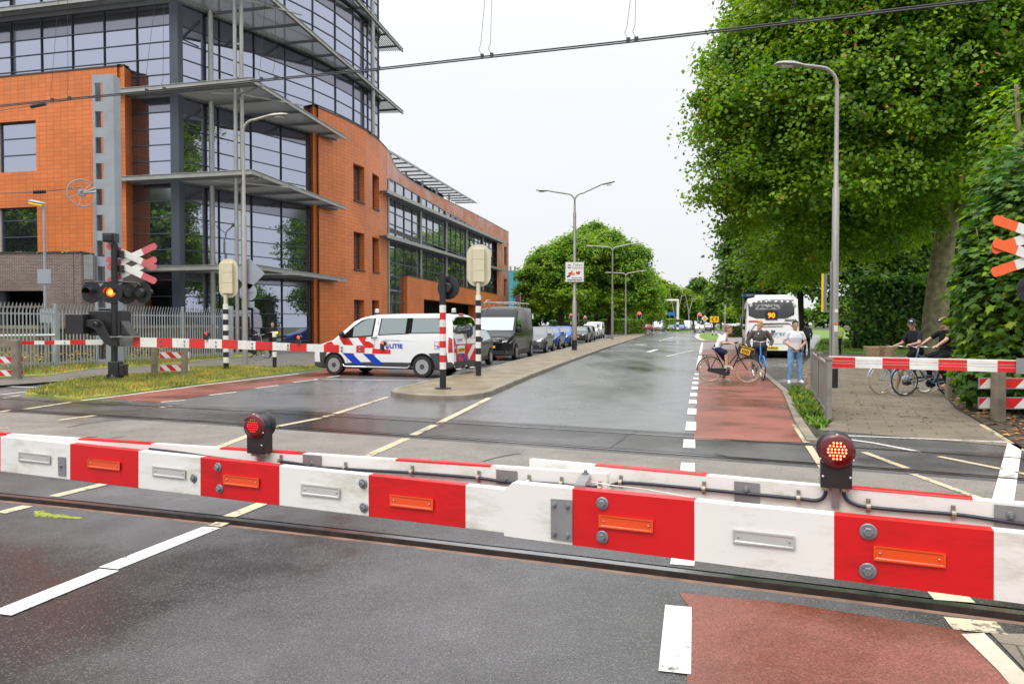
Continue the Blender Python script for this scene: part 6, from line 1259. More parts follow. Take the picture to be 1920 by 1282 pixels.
def wheel(parent, d, y, r, w=.2, style='steel', near=True):
    sg = 1 if y > 0 else -1; ax = Vector((0, sg, 0)); c = Vector((-d, y, r)); b = MB()
    b.lathe([(r*.62, -w), (r*.93, -w), (r, -w*.85), (r, -w*.12), (r*.94, 0), (r*.70, .004), (r*.66, -.02), (r*.66, -w*.5), (.01, -w*.5)], M_tyre, c, ax, 28); o = b.build('wheel', parent, smooth=40)
    b = MB(); 
    b.lathe([(r*.68, -.004), (r*.64, -.006), (r*.60, -.03), (r*.42, -.045), (r*.36, -.02), (r*.2, -.012), (.001, -.008)], M_rim if style == 'steel' else M_rim, c, ax, 28)
    if style == 'steel':
        b.lathe([(r*.26, -.012), (r*.24, .0), (.001, .004)], M_plastic, c, ax, 16)
        for k in range(14): a = 2*math.pi*k/14; b.lathe([(r*.045, 0), (.001, .001)], M_under, c+Vector((math.cos(a)*r*.52, -sg*.031, math.sin(a)*r*.52)), ax, 8)
    else:
        for k in range(10): a = 2*math.pi*k/10; b.lathe([(r*.105, 0), (.001, .001)], M_under, c+Vector((math.cos(a)*r*.47, -sg*.036, math.sin(a)*r*.47)), ax, 6)
    b.build('rim', o, smooth=35); return o
def finish(t, heading):
    t.rotation_euler = (0, 0, heading); return t
def plate_text(mb, txt, o, ax, ay, w, h, mat=None):
    n = Vector(ax).normalized().cross(Vector(ay).normalized())
    o = Vector(o); ax = Vector(ax); ay = Vector(ay); mb.add([o+ax*a*w/2+ay*b_*h/2+n*.012 for a, b_ in ((-1, -1), (1, -1), (1, 1), (-1, 1))], [(0, 1, 2, 3)], mat or M_plate_y)
    mb.text(txt, o+n*.016, ax, ay, h*.85, M_adk, bold=.004, xs=.9)
# ---- police van ----
fl_, rl_ = P(628, 703), P(795, 708); hd_v = (fl_-rl_).normalized(); HV = math.atan2(hd_v.y, hd_v.x); sidev = Vector((-hd_v.y, hd_v.x, 0))  # left of the van
pv = Car(5.14, 1.93, [(0, .80), (.03, .90), (.12, .97), (.35, 1.05), (.85, 1.19), (1.2, 1.46), (1.62, 1.79), (1.85, 1.89), (2.2, 1.95), (3, 1.975), (4.5, 1.975), (4.9, 1.94), (5.03, 1.87), (5.09, 1.66), (5.12, 1.2), (5.14, 1.0)],
    [(0, .26), (.3, .22), (4.8, .24), (5.14, .32)], [(0, .80), (.06, .88), (.2, .95), (.6, .99), (1.2, 1), (4.6, 1), (5.0, .985), (5.1, .955), (5.14, .93)], [(0, .97), (.5, 1), (1.15, 1), (1.3, .98), (1.98, .86)], crown=.07)
nose = fl_+hd_v*.90-sidev*(.93) ; fl_in = fl_
VT = thing('police_van', 'white police van with red and blue stripes and flashing-light caps, side-on across the street', 'van', (nose.x, nose.y, 0), HV)
M_pw = paintcar('police white', (.74, .75, .76)); M_pr = paintcar('livery red', (.62, .015, .012)); M_pb = paintcar('livery blue', (.006, .045, .42))
pv.body(M_pw, M_plastic, .42).build('body', VT, smooth=35)
def spx(pts, sc=None):   # pixels on the van side plane -> (d, z)
    out = []
    for x, y in pts:
        q = onp(x, y, fl_, sidev); out.append((.90-(Vector((q.x, q.y, 0))-Vector((fl_.x, fl_.y, 0))).dot(hd_v), min(q.z, 1.83)))
    return out
def Z5(pts): return spx([(590+x/8.547, 570+y/8.547) for x, y in pts])
def Z6(pts): return spx([(760+x/8.547, 570+y/8.547) for x, y in pts])
def vp(poly, side, mat, name=None, mb=None, eps=.006): 
    m = mb or MB(); pv.patch(m, poly, side, mat, eps)
    if name: return m.build(name, VT, fix=False, smooth=40)
    return m
vp(Z5([(425, 548), (600, 372), (740, 262), (860, 214), (968, 203), (935, 518), (600, 538)]), 'left', M_under, 'side_window')
vp(Z5([(620, 520), (625, 380), (745, 285), (862, 232), (945, 220), (915, 500)]), 'left', M_cgl, 'window_glass', eps=.011)
w2 = Z5([(1050, 198), (1540, 188)])+Z6([(560, 205)])[:0]
A_ = Z5([(1050, 198), (1525, 188), (1515, 478), (1020, 500)]); vp(A_, 'left', M_under, 'side_window'); vp(Z5([(1068, 212), (1470, 203), (1455, 470), (1040, 487)]), 'left', M_cgl, 'window_glass', eps=.011)
vp(Z6([(72, 190), (470, 200), (545, 232), (590, 320), (600, 466), (65, 472)]), 'left', M_under, 'side_window'); vp(Z6([(112, 208), (465, 218), (530, 250), (560, 330), (565, 455), (100, 462)]), 'left', M_cgl, 'window_glass', eps=.011)
m = MB()
for p in ([(378, 500), (455, 488), (425, 548), (560, 546), (636, 660), (478, 655)], [(205, 620), (280, 595), (325, 657), (150, 660)], [(700, 535), (840, 520), (818, 590), (895, 602), (957, 652), (957, 702), (822, 700)], [(610, 785), (640, 790), (648, 828)], [(930, 795), (960, 800), (967, 832)]): vp(Z5(p), 'left', M_pr, mb=m)
for p in ([(455, 780), (612, 786), (790, 972), (645, 972)], [(780, 790), (932, 796), (1120, 970), (965, 970)], [(690, 664), (792, 662), (850, 703), (832, 706), (782, 673), (690, 673)]): vp(Z5(p), 'left', M_pb, mb=m)
m.build('livery_stripes', VT, fix=False, smooth=40)
m = MB()
for p in ([(80, 768), (150, 768), (205, 772), (178, 850), (170, 1010), (95, 1005)], ): vp(Z5(p), 'left', M_plastic, mb=m)
vp(Z6([(385, 795), (560, 776), (700, 790), (790, 735), (660, 715), (900, 720), (900, 1100), (500, 1050), (440, 920)]), 'left', M_plastic, mb=m, eps=.008) if False else vp(Z6([(380, 792), (665, 776), (700, 1045), (480, 1050), (445, 900)]), 'left', M_plastic, mb=m, eps=.008)
m.build('bumper_cladding', VT, fix=False)
m = MB()
for a, b_ in (((1022, 165), (1005, 330)), ((1000, 500), (975, 560)), ((975, 560), (960, 790)), ((520, 660), (535, 975)), ((905, 790), (905, 975)), ((970, 790), (975, 975)), ((520, 968), (1120, 975)), ((1120, 560), (1620, 600))):
    (x0, y0), (x1, y1) = a, b_; w = 3.2
    if abs(x1-x0) > abs(y1-y0): vp(Z5([(x0, y0-w*.6), (x1, y1-w*.6), (x1, y1+w*.6), (x0, y0+w*.6)]), 'left', M_seam if y0 != 560 else pm('crease grey', (.5, .5, .52), .3), mb=m)
    else: vp(Z5([(x0-w*.6, y0), (x0+w*.6, y0), (x1+w*.6, y1), (x1-w*.6, y1)]), 'left', M_seam, mb=m)
m.build('door_seams', VT, fix=False)
for dd in (.90, 4.10): vp([q for q in arc(dd, .33, .42, -12, 192, 20)], 'left', M_under, 'wheel_arch', eps=.012); vp([q for q in arc(dd, .33, .42, -12, 192, 20)], 'right', M_under, 'wheel_arch', eps=.012)
for dd in (.90, 4.10):
    for sd in (1, -1): wheel(VT, dd, sd*.99, .335, .22)
m = MB(); m.tube([(-1.25, .99, .36), (-1.32, 1.0, .29), (-3.6, 1.0, .29), (-3.68, .99, .36)], .028, M_chrome, 8); m.build('side_bar', VT, smooth=60)
m = MB(); q = spx([(720, 648.7)])[0]; q2 = spx([(751.5, 648.7)])[0]; dm = (q[0]+q2[0])/2; hwz = pv.hw(dm, q[1])+.012
m.text('P   LITIE', (-dm, hwz, q[1]), (-1, 0, 0), (0, 0, 1), .185, M_pb, bold=.006, xs=1.22); M_gold = pm('gold emblem', (.65, .42, .15), .3, .3)
q = spx([(727.3, 648)])[0]; hy = hwz; dz = q[1]
m.prism([(0, .13), (-.03, .06), (-.055, .07), (-.04, 0), (0, -.03), (.04, 0), (.055, .07), (.02, .05)], (-q[0], hy-.004, dz), (-1, 0, 0), (0, 0, 1), .004, M_gold)
m.prism([(-.06, 0), (-.02, 0), (-.015, -.05), (.015, -.05), (.02, 0), (.06, 0), (.045, -.08), (0, -.105), (-.045, -.08)], (-q[0], hy-.004, dz), (-1, 0, 0), (0, 0, 1), .004, M_pb)
q = spx([(735, 638.5)])[0]; m.text('waakzaam en dienstbaar', (-q[0], hwz, q[1]), (-1, 0, 0), (0, 0, 1), .055, M_pb, xs=1.15)
m.build('lettering', VT, fix=False)
m = MB(); 
for yy, hh, mt in ((.0, .012, M_pr), (.11, .012, M_pr), (-.11, .012, M_pb), (-.008, .01, M_pb)): vp([(d_, z_) for d_, z_ in [(4.52, .99+yy-hh/2), (4.86, .99+yy-hh/2), (4.86, .99+yy+hh/2), (4.52, .99+yy+hh/2)]], 'left', mt, mb=m)
for xx_ in (4.52, 4.85): vp([(xx_, .88), (xx_+.012, .88), (xx_+.012, 1.1), (xx_, 1.1)], 'left', M_pr, mb=m)
vp([(4.60, .92), (4.79, .92), (4.79, .955), (4.60, .955)], 'left', M_pb, mb=m); vp([(4.65, 1.03), (4.73, 1.03), (4.73, 1.065), (4.65, 1.065)], 'left', M_pr, mb=m); m.build('side_sticker', VT, fix=False)
m = MB(); m.tube([(-2.3, .985, 1.20), (-2.32, 1.01, 1.21), (-2.5, 1.01, 1.22), (-2.52, .985, 1.22)], .016, M_black, 8); m.build('door_handle', VT)
m = MB(); m.ell((-1.28, 1.09, 1.30), (.07, .12, .11), M_black, 14, 10); m.beam((-1.25, .95, 1.24), (-1.28, 1.05, 1.26), .06, .04, M_black); m.build('wing_mirror', VT, smooth=60)
m = MB(); m.ell((-1.28, -1.09, 1.30), (.07, .12, .11), M_black, 14, 10); m.beam((-1.25, -.95, 1.24), (-1.28, -1.05, 1.26), .06, .04, M_black); m.build('wing_mirror', VT, smooth=60)
vp([(.10, .80), (.42, .93), (.62, .99), (.30, .97), (.06, .88)], 'left', M_hl, 'headlight', eps=.01)
vp([(-.70, .72), (-.62, .9), (.62, .9), (.70, .72), (.5, .62), (-.5, .62)], 'front', M_black, 'grille'); vp([(-.8, 1.22), (-.72, 1.72), (.72, 1.72), (.8, 1.22)], 'front', M_cg, 'windscreen')
# rear face in (y, z)
rc = fl_-hd_v*(4.24)+Vector((0, 0, 0)); rn_ = -hd_v
def RP(pts): 
    out = []
    for x, y in pts:
        q = onp(760+x/8.547, 570+y/8.547, rc, rn_); out.append((.965-(rc-Vector((q.x, q.y, 0))).dot(sidev), q.z))
    return out
m = MB()
for p, mt in (([(690, 172), (735, 168), (750, 200), (775, 500), (690, 500)], M_plastic), ([(768, 205), (970, 200), (1148, 215), (1148, 470), (830, 475), (790, 440)], M_cg)):
    m = MB(); pv.patch(m, [(min(.90, y), z) for y, z in RP(p)], 'rear', mt, .01, .2); m.build('rear_window' if mt is M_cg else 'corner_trim', VT, fix=False)
yz = RP([(768, 205)])[0]
def rq(y0, y1, z0, z1, mt, nm, eps=.012): m = MB(); pv.patch(m, [(y0, z0), (y1, z0), (y1, z1), (y0, z1)], 'rear', mt, eps, .2); return m.build(nm, VT, fix=False)
rq(-.015, .015, .45, 1.75, M_seam, 'rear_door_seam')
rq(-.82, -.06, 1.2, 1.66, M_cg, 'rear_window')
for sg in (1, -1):
    m = MB(); pv.patch(m, [(sg*.76, .78), (sg*.885, .78), (sg*.87, 1.24), (sg*.80, 1.2), (sg*.77, 1.05)], 'rear', M_tail, .014, .2); pv.patch(m, [(4.98, .78), (5.12, .78), (5.10, 1.2), (4.99, 1.25)], 'left' if sg > 0 else 'right', M_tail, .012, .2)
    pv.patch(m, [(sg*.76, .90), (sg*.885, .90), (sg*.885, .96), (sg*.76, .96)], 'rear', M_clearr, .02, .2); m.build('tail_light', VT, fix=False)
m = MB(); R_ = [(785, 600), (1140, 590), (1140, 905), (860, 925), (788, 780)]
pv.patch(m, [(-.74, .50), (.74, .50), (.74, 1.03), (-.74, 1.03)], 'rear', M_pr, .008, .2)
for p, mt in (([(.74, 1.03), (.50, 1.03), (.74, .93)], M_pb), ([(.50, .76), (.25, .76), (-.05, .50), (.20, .50)], M_pb), ([(.74, .72), (.50, .50), (.60, .50), (.74, .60)], M_pb), ([(-.45, 1.0), (-.06, .68), (-.16, .52), (-.62, .90), (-.74, .9), (-.74, 1.0)], M_pw)): pv.patch(m, p, 'rear', mt, .012, .2)
m.build('livery_stripes', VT, fix=False)
rq(.17, .70, .74, .99, M_pw, 'plate_holder', .018)
m = MB(); plate_text(m, 'L-019-DN', (-5.165, .43, .85), (0, -1, 0), (0, 0, 1), .46, .12); m.build('number_plate', VT, fix=False)
m = MB(); m.text('POLITIE', (-5.155, .50, 1.155), (0, -1, 0), (0, 0, 1), .09, M_pb, bold=.004, xs=1.1); m.build('lettering', VT, fix=False)
rq(-.90, .90, .30, .50, M_plastic, 'rear_bumper', .02)
m = MB()
for a0, a1 in ((.25, .72), (-.72, -.25)): m.tube([(-5.12, a0, .27), (-5.22, a0+.04, .27), (-5.22, a1-.04, .27), (-5.12, a1, .27)], .026, M_chrome, 8)
m.build('rear_step_bar', VT, smooth=60)
for dd, yy in ((2.0, 0.15), (4.75, .1)): m = MB(); m.lathe([(.1, -.03), (.1, .02)], M_black, (-dd, yy, 1.985), (0, 0, 1), 14); m.lathe([(.075, .02), (.07, .13), (.05, .15), (0, .15)], M_clearr, (-dd, yy, 1.985), (0, 0, 1), 16); m.build('beacon', VT, smooth=40)
m = MB(); m.ell((-4.96, 0, 1.94), (.05, .22, .03), M_tail, 12, 6); m.build('brake_light', VT)
m = MB(); m.beam((-5.15, .12, 1.18), (-5.13, .16, 1.42), .02, .01, M_black); m.beam((-5.15, -.12, 1.18), (-5.13, -.16, 1.42), .02, .01, M_black); m.build('rear_wiper', VT)
# ---- generic cars ----
def car(label, kind, col, flp, heading, group='cars queueing behind the police van', lit=False, ref='fl', plate='NX-21-K', detail=True, cat='car', glass=None, rimstyle='alloy'):
    """flp = ground point of the front-left (or given) wheel"""
    G = {'hatch': dict(L=4.0, W=1.74, top=[(0, .62), (.02, .70), (.10, .78), (.35, .88), (.9, .98), (1.05, 1.03), (1.55, 1.30), (1.85, 1.42), (2.3, 1.48), (3.1, 1.45), (3.5, 1.34), (3.8, 1.10), (3.92, .98), (3.98, .8), (4, .62)], wb=(.78, 3.28), r=.31, ws=(.98, 1.72, 1.05, 1.40), sw=[(1.18, 1.0), (1.75, 1.34), (2.4, 1.40), (3.2, 1.36), (3.45, 1.05), (2.3, .98)]),
         'sedan': dict(L=4.35, W=1.80, top=[(0, .58), (.03, .68), (.12, .76), (.5, .86), (1.1, .95), (1.25, 1.0), (1.8, 1.30), (2.1, 1.41), (2.6, 1.46), (3.3, 1.42), (3.9, 1.2), (4.15, 1.03), (4.3, .9), (4.35, .6)], wb=(.86, 3.48), r=.32, ws=(.9, 1.72, 1.0, 1.38), sw=[(1.42, .98), (2.0, 1.32), (2.6, 1.38), (3.35, 1.34), (3.7, 1.05), (2.5, .96)]),
         'suv': dict(L=4.4, W=1.84, top=[(0, .72), (.03, .85), (.12, .93), (.5, 1.02), (1.05, 1.08), (1.2, 1.14), (1.7, 1.48), (2.0, 1.58), (2.5, 1.63), (3.6, 1.6), (4.0, 1.5), (4.25, 1.2), (4.35, 1.0), (4.4, .7)], wb=(.88, 3.52), r=.35, ws=(.9, 1.72, 1.0, 1.38), sw=[(1.32, 1.12), (1.95, 1.48), (2.6, 1.55), (3.6, 1.52), (4.0, 1.15), (2.5, 1.1)]),
         'van': dict(L=5.0, W=1.92, top=[(0, .82), (.03, .95), (.15, 1.03), (.6, 1.13), (.9, 1.2), (1.45, 1.65), (1.75, 1.83), (2.2, 1.9), (4.8, 1.9), (4.95, 1.75), (5.0, 1.0)], wb=(.95, 4.0), r=.34, ws=(.95, 1.75, 1.2, 1.7), sw=[(1.1, 1.2), (1.6, 1.65), (2.3, 1.72), (2.3, 1.18)]),
         'bigvan': dict(L=5.6, W=2.02, top=[(0, .9), (.03, 1.02), (.15, 1.12), (.5, 1.24), (.8, 1.32), (1.35, 1.92), (1.6, 2.16), (1.85, 2.34), (2.2, 2.46), (3, 2.5), (5.4, 2.5), (5.55, 2.38), (5.6, 1.2)], wb=(1.0, 4.6), r=.35, ws=(.9, 1.75, 1.3, 1.92), sw=[(.95, 1.28), (1.45, 1.82), (2.2, 1.88), (2.2, 1.25)])}[kind]
    big = kind in ('van', 'bigvan'); L, W = G['L'], G['W']
    k = Car(L, W, G['top'], [(0, .24), (.3, .2), (L-.4, .22), (L, .3)], [(0, .72), (.04, .80), (.15, .90), (.45, .965), (.9, 1), (L-.6, 1), (L-.15, .95), (L, .86)], [(0, .95), (.5, 1), (.9, 1), (1.02, .975), (1.5, .76)] if not big else [(0, .97), (.5, 1), (1.2, 1), (1.35, .98), (2.5, .86)], .04 if not big else .07)
    h = Vector((math.cos(heading), math.sin(heading), 0)); lf = Vector((-h.y, h.x, 0)); flp = Vector((flp.x, flp.y, 0))
    dw = G['wb'][0] if ref[0] == 'f' else G['wb'][1]; sg = 1 if ref[1] == 'l' else -1; nose_ = flp+h*dw-lf*sg*(W/2-.06)
    t = thing('parked_car' if cat == 'car' and not group else ('car' if cat == 'car' else 'van'), label, cat, (nose_.x, nose_.y, 0), heading, group); gm = glass or M_cg
    k.body(col, M_plastic if kind != 'sedan' else col, .33 if not big else .45).build('body', t, smooth=35)
    def pt(nm, polys, eps=.008):
        m = MB()
        for p, side, mt in polys: k.patch(m, p, side, mt, eps, .35)
        return m.build(nm, t, fix=False, smooth=40)
    z0, z1 = (1.05, 1.36) if not big else ((1.24, 1.72) if kind == 'van' else (1.36, 1.95))
    if kind == 'suv': z0, z1 = 1.16, 1.5
    if kind == 'sedan': z0, z1 = 1.02, 1.36
    wB, wT = W/2*.86, W/2*.70 if not big else W/2*.82
    pt('windscreen', [([(-wB, z0), (wB, z0), (wT, z1), (-wT, z1)], 'front', gm if not big else (M_cgl if kind == 'bigvan' else gm))])
    for sd in ('left', 'right'): pt('side_window', [(G['sw'], sd, gm)])
    if big: pt('rear_window', [([(-.7, z0), (.7, z0), (.66, z1), (-.66, z1)], 'rear', gm)])
    else: pt('rear_window', [([(-.55, z0+.02), (.55, z0+.02), (.48, z1-.04), (-.48, z1-.04)], 'rear', gm)])
    zb = .68 if not big else .82; hz = zb+.0
    for sg2 in (1, -1):
        pt('headlight', [([(sg2*W*.27, hz-.02), (sg2*W*.385, hz+.02), (sg2*W*.415, hz+.15), (sg2*W*.30, hz+.06)], 'front', M_hlit if lit else M_hl), ([(.12, hz), (.5, hz+.16), (.42, hz+.1), (.1, hz-.06)], 'left' if sg2 > 0 else 'right', M_hl)], .012)
        pt('tail_light', [([(sg2*W*.33, zb+.02), (sg2*W*.42, zb+.02), (sg2*W*.41, zb+.26), (sg2*W*.34, zb+.26)], 'rear', M_tail)], .012)
    pt('grille', [([(-W*.26, hz-.04), (W*.26, hz-.04), (W*.28, hz+.045), (-W*.28, hz+.045)], 'front', M_black), ([(-W*.36, .28), (W*.36, .28), (W*.32, .46), (-W*.32, .46)], 'front', M_black)], .01)
    m = MB(); plate_text(m, plate, (-.0+.01, 0, .52 if not big else .62), (0, 1, 0), (0, 0, 1), .50, .11); m.build('number_plate', t, fix=False)
    m = MB(); plate_text(m, plate, (-L-.012, 0, .66 if not big else .7), (0, -1, 0), (0, 0, 1), .50, .11); m.build('number_plate', t, fix=False)
    for dd in G['wb']:
        for sd in (1, -1): pt('wheel_arch', [(arc(dd, G['r'], G['r']+.065, -10, 190, 16), 'left' if sd > 0 else 'right', M_under)], .01); wheel(t, dd, sd*(W/2+.03), G['r'], .2, rimstyle)
    for sd in (1, -1):
        zz = z0+.0; dm_ = G['sw'][0][0]+.15; m = MB(); m.ell((-dm_, sd*(W/2+.09), zz+.02), (.06, .11, .08 if not big else .14), col if not big else M_black, 12, 8); m.beam((-dm_, sd*(W/2-.04), zz-.03), (-dm_, sd*(W/2+.06), zz), .05, .03, M_black); m.build('wing_mirror', t, smooth=60)
        m = MB(); k.patch(m, [(dm_+1.08, .40), (dm_+1.09, .40), (dm_+1.09, z0-.06), (dm_+1.08, z0-.06)], 'left' if sd > 0 else 'right', M_seam, .006, .4); k.patch(m, [(G['wb'][0]+.5, .36), (G['wb'][1]-.5, .36), (G['wb'][1]-.5, .37), (G['wb'][0]+.5, .37)], 'left' if sd > 0 else 'right', M_seam, .006, .5); m.build('door_seams', t, fix=False)
    return t, k
HQ = math.atan2(-.977, -.215)
M_c1 = paintcar('car dark grey', (.05, .052, .055), .25, .4); M_c2 = pm('van black', (.008, .008, .009), .12, var=.02, spec=.35); M_c3 = paintcar('car silver grey', (.16, .165, .175), .25, .6); M_c4 = paintcar('car blue', (.015, .07, .32), .22, .3); M_c5 = paintcar('car bright blue', (.01, .10, .45), .22, .3); M_c6 = paintcar('car black', (.02, .021, .025)); M_c7 = paintcar('car white', (.7, .7, .71)); M_c8 = paintcar('car red', (.5, .02, .015)); M_c9 = paintcar('car silver', (.42, .43, .45), .25, .6)
car('dark grey car mostly hidden behind the police van', 'hatch', M_c1, P(917, 683), HQ, ref='rl', plate='GK-90-X')
t, k = car('black high-roofed van with a roof rack, second vehicle of the queue', 'bigvan', M_c2, P(966, 674.5), HQ, cat='van', plate='VX-64-R', rimstyle='steel')
m = MB()
for sg in (1, -1): m.tube([(-1.9, sg*.75, 2.62), (-2.0, sg*.75, 2.66), (-5.3, sg*.75, 2.66)], .025, M_chrome, 6)
for d_ in (2.0, 2.9, 3.8, 4.7): m.tube([(-d_, -.75, 2.5), (-d_, -.75, 2.66), (-d_, .75, 2.66), (-d_, .75, 2.5)], .02, M_chrome, 6)
m.tube([(-2.0, -.7, 2.66), (-2.1, -.7, 2.78), (-2.9, -.7, 2.78)], .018, M_chrome, 6); m.build('roof_rack', t, smooth=60)
m = MB()
for i in range(3): k.patch(m, [(-.42, .80+i*.085), (.42, .80+i*.085), (.42, .825+i*.085), (-.42, .825+i*.085)], 'front', M_chrome, .02, .3)
m.build('grille_bars', t, fix=False)
car('silver grey hatchback with lit headlights right behind the black van', 'hatch', M_c3, P(1023, 661.5), HQ, lit=True, plate='ZT-88-D')
car('darker blue car right behind the silver grey hatchback', 'hatch', M_c4, P(1048, 654.5), HQ, plate='SB-12-G')
car('brighter blue car with a lit headlight left of the advert pole', 'hatch', M_c5, P(1069, 648.8), HQ, lit=True, plate='KL-55-P')
car('black car right of the advert pole', 'sedan', M_c6, P(1100.5, 642), HQ, plate='RR-07-J')
car('small black car between the advert pole and the white cars', 'hatch', M_c6, P(1110, 638.3), HQ, plate='PF-31-L')
car('white sport utility car in front of the white van', 'suv', M_c7, P(1119.5, 635.6), HQ, plate='TH-76-S')
car('white van last in the queue', 'van', M_c7, P(1127.5, 633.5), HQ, cat='van', plate='VK-19-B', lit=True)
g2 = 'vehicles beyond the far intersection'
car('silver high van facing the camera beyond the far crossroads', 'bigvan', M_c9, P(1242, 621.8), HQ-.08, g2, cat='van', plate='VB-40-H')
car('black car beside the silver van beyond the crossroads', 'hatch', M_c6, P(1266, 621.4), HQ-.1, g2, lit=True, plate='XN-62-F')
car('red car behind the two far cyclists', 'suv', M_c8, P(1206, 619.8), 0, g2, ref='rr', plate='SP-33-V')
car('dark blue car just right of the gantry post', 'hatch', M_c4, P(1283, 620.4), HQ-.1, g2, plate='HD-58-T')
car('white camper-like van right of the gantry post', 'bigvan', M_c7, P(1294, 619.6), HQ-.1, g2, cat='van', lit=True, plate='VR-27-N')
car('silver hatchback seen from behind left of the island', 'hatch', M_c9, P(1303, 623.6), math.pi/2-.2, g2, ref='rl', plate='JG-83-Z')
car('dark car seen from behind near the red traffic light', 'hatch', M_c1, P(1320, 622.4), math.pi/2-.25, g2, ref='rl', plate='LT-14-R')
car('pale car far behind the yellow detour board', 'sedan', M_c9, P(1326, 619.6), HQ-.15, g2, plate='NN-46-W')
car('white car seen just above the head of the boy on the bicycle', 'suv', M_c7, P(1378, 621), HQ-.3, g2, plate='FS-71-C')
# ---- coach ----
hb = math.radians(90-16.6); hx = Vector((math.cos(hb), math.sin(hb), 0)); lfb = Vector((-hx.y, hx.x, 0))
bl = D(1397.5, 600, 36.5); bl.z = 0; Lb, Wb, Hb = 12.0, 2.5, 2.98
bus = Car(Lb, Wb, [(0, 2.4), (.1, 2.8), (.4, 2.96), (11.4, 2.98), (11.8, 2.93), (11.95, 2.75), (12, 2.3)], [(0, .3), (12, .36)], [(0, .85), (.3, .97), (1, 1), (11.4, 1), (11.85, .985), (12, .95)], [(0, .98), (.6, 1), (1.6, 1), (2.9, .93)], .1)
nb_ = bl+hx*Lb-lfb*(Wb/2); BU = thing('coach', 'white coach with a dark rear window and yellow 90, parked seen from behind', 'bus', (nb_.x, nb_.y, 0), hb)
M_bus = paintcar('coach white', (.84, .84, .82), .3); bus.body(M_bus, M_plastic, .34).build('body', BU, smooth=35)
def bp(nm, polys, eps=.01):
    m = MB()
    for p, side, mt in polys: bus.patch(m, p, side, mt, eps, .5)
    return m.build(nm, BU, fix=False, smooth=40)
def B9(x, y): 
    q = onp(1380+x/9.16, 530+y/9.16, bl, -hx); return ((Wb/2)-(Vector((q.x, q.y, 0))-bl).dot(-lfb), q.z)
bp('rear_window', [([B9(*p) for p in ((202, 322), (250, 305), (600, 285), (1005, 292), (1000, 545), (862, 612), (345, 612), (218, 562))], 'rear', M_cgb)])
bp('panel_seams', [([B9(*p) for p in q], 'rear', M_seam) for q in ([(440, 697), (890, 690), (900, 697), (440, 710)], [(460, 750), (815, 742), (800, 755), (460, 762)], [(620, 1048), (880, 1045), (880, 1050), (620, 1053)])])
bp('red_bar', [([B9(*p) for p in ((217, 652), (438, 648), (438, 670), (217, 676))], 'rear', M_tail)])
bp('light_cluster', [([B9(*p) for p in ((195, 860), (232, 800), (232, 1005), (185, 1010), (182, 900))], 'rear', M_black)])
for yy, mt in ((885, M_tail), (932, M_amber), (970, M_clearr)):
    y_, z_ = B9(203, yy); m = MB(); m.lathe([(.055, 0), (.04, .02), (0, .025)], mt, (-Lb-.005, y_, z_), (-1, 0, 0), 12); m.build('rear_light', BU)
bp('engine_cover', [([B9(*p) for p in ((250, 820), (330, 715), (930, 700), (1000, 790), (1000, 800), (925, 712), (335, 727), (258, 830))], 'rear', M_seam)])
def btext(s_, x, y, size, mat, xs=1, bold=0): y_, z_ = B9(x, y); m = MB(); m.text(s_, (-Lb-.03, y_, z_), (0, -1, 0), (0, 0, 1), size, mat, xs=xs, bold=bold); return m.build('lettering', BU, fix=False)
M_navy = pm('lettering navy', (.03, .08, .2), .4); M_teal2 = pm('lettering teal', (.05, .2, .3), .4)
btext('ARRIVA', 938, 645, .13, M_adk, 1.25, .006); btext('direct', 745, 872, .33, M_teal2, 1.05); btext('o', 597, 880, .3, M_adr, 1, .015); btext('comfort.net', 665, 928, .08, M_teal2, 1.2)
m = MB(); y_, z_ = B9(636, 838); m.prism([(0, -.12), (.1, 0), (.09, .06), (.04, .07), (0, .03), (-.04, .07), (-.09, .06), (-.1, 0)], (-Lb-.012, y_, z_), (0, -1, 0), (0, 0, 1), .004, M_navy); m.build('heart_emblem', BU)
m = MB(); y_, z_ = B9(608, 565); m.box(-Lb-.035, -Lb+.0, y_-.28, y_+.28, z_-.2, z_+.22, M_black); o = m.build('route_display', BU); m = MB(); m.text('90', (-Lb-.045, y_, z_), (0, -1, 0), (0, 0, 1), .34, emis('route led', (1, .36, .02), 1.3), bold=.012); m.build('route_number', o, fix=False)
bp('advert_panel', [([B9(*p) for p in ((335, 380), (820, 360), (740, 455), (335, 465))], 'rear', pm('rear panel grey', (.3, .3, .31), .4))], .016)
btext('Snelle lijn', 590, 390, .17, M_wh2, 1.3)
m = MB(); y_, z_ = B9(630, 1118); plate_text(m, '40-BKX-6', (-Lb-.012, y_, z_), (0, -1, 0), (0, 0, 1), .52, .13); m.build('number_plate', BU, fix=False)
bp('side_window', [([(1.0, 1.35), (11.3, 1.35), (11.3, 2.45), (1.0, 2.45)], 'left', M_cg)]); bp('side_window', [([(1.0, 1.35), (11.3, 1.35), (11.3, 2.45), (1.0, 2.45)], 'right', M_cg)])
m = MB(); m.box(-11.2, -9.0, -.8, .8, 2.95, 3.08, M_bus); m.build('roof_unit', BU, bevel=.05)
for y_ in (1.0, -1.0): m = MB(); m.lathe([(.08, 0), (.08, .02), (.05, .03)], M_clearr, (-Lb-.0, y_, 2.55), (-1, 0, 0), 14); m.build('marker_light', BU)
for d_ in (2.8, 9.0):
    for sd in (1, -1): bp('wheel_arch', [(arc(d_, .48, .56, -5, 185, 16), 'left' if sd > 0 else 'right', M_under)]); wheel(BU, d_, sd*(Wb/2+.03), .48, .3, 'steel')
m = MB(); m.box(-11.9, -.5, -1.1, 1.1, .22, .36, M_under); m.build('underbody', BU)
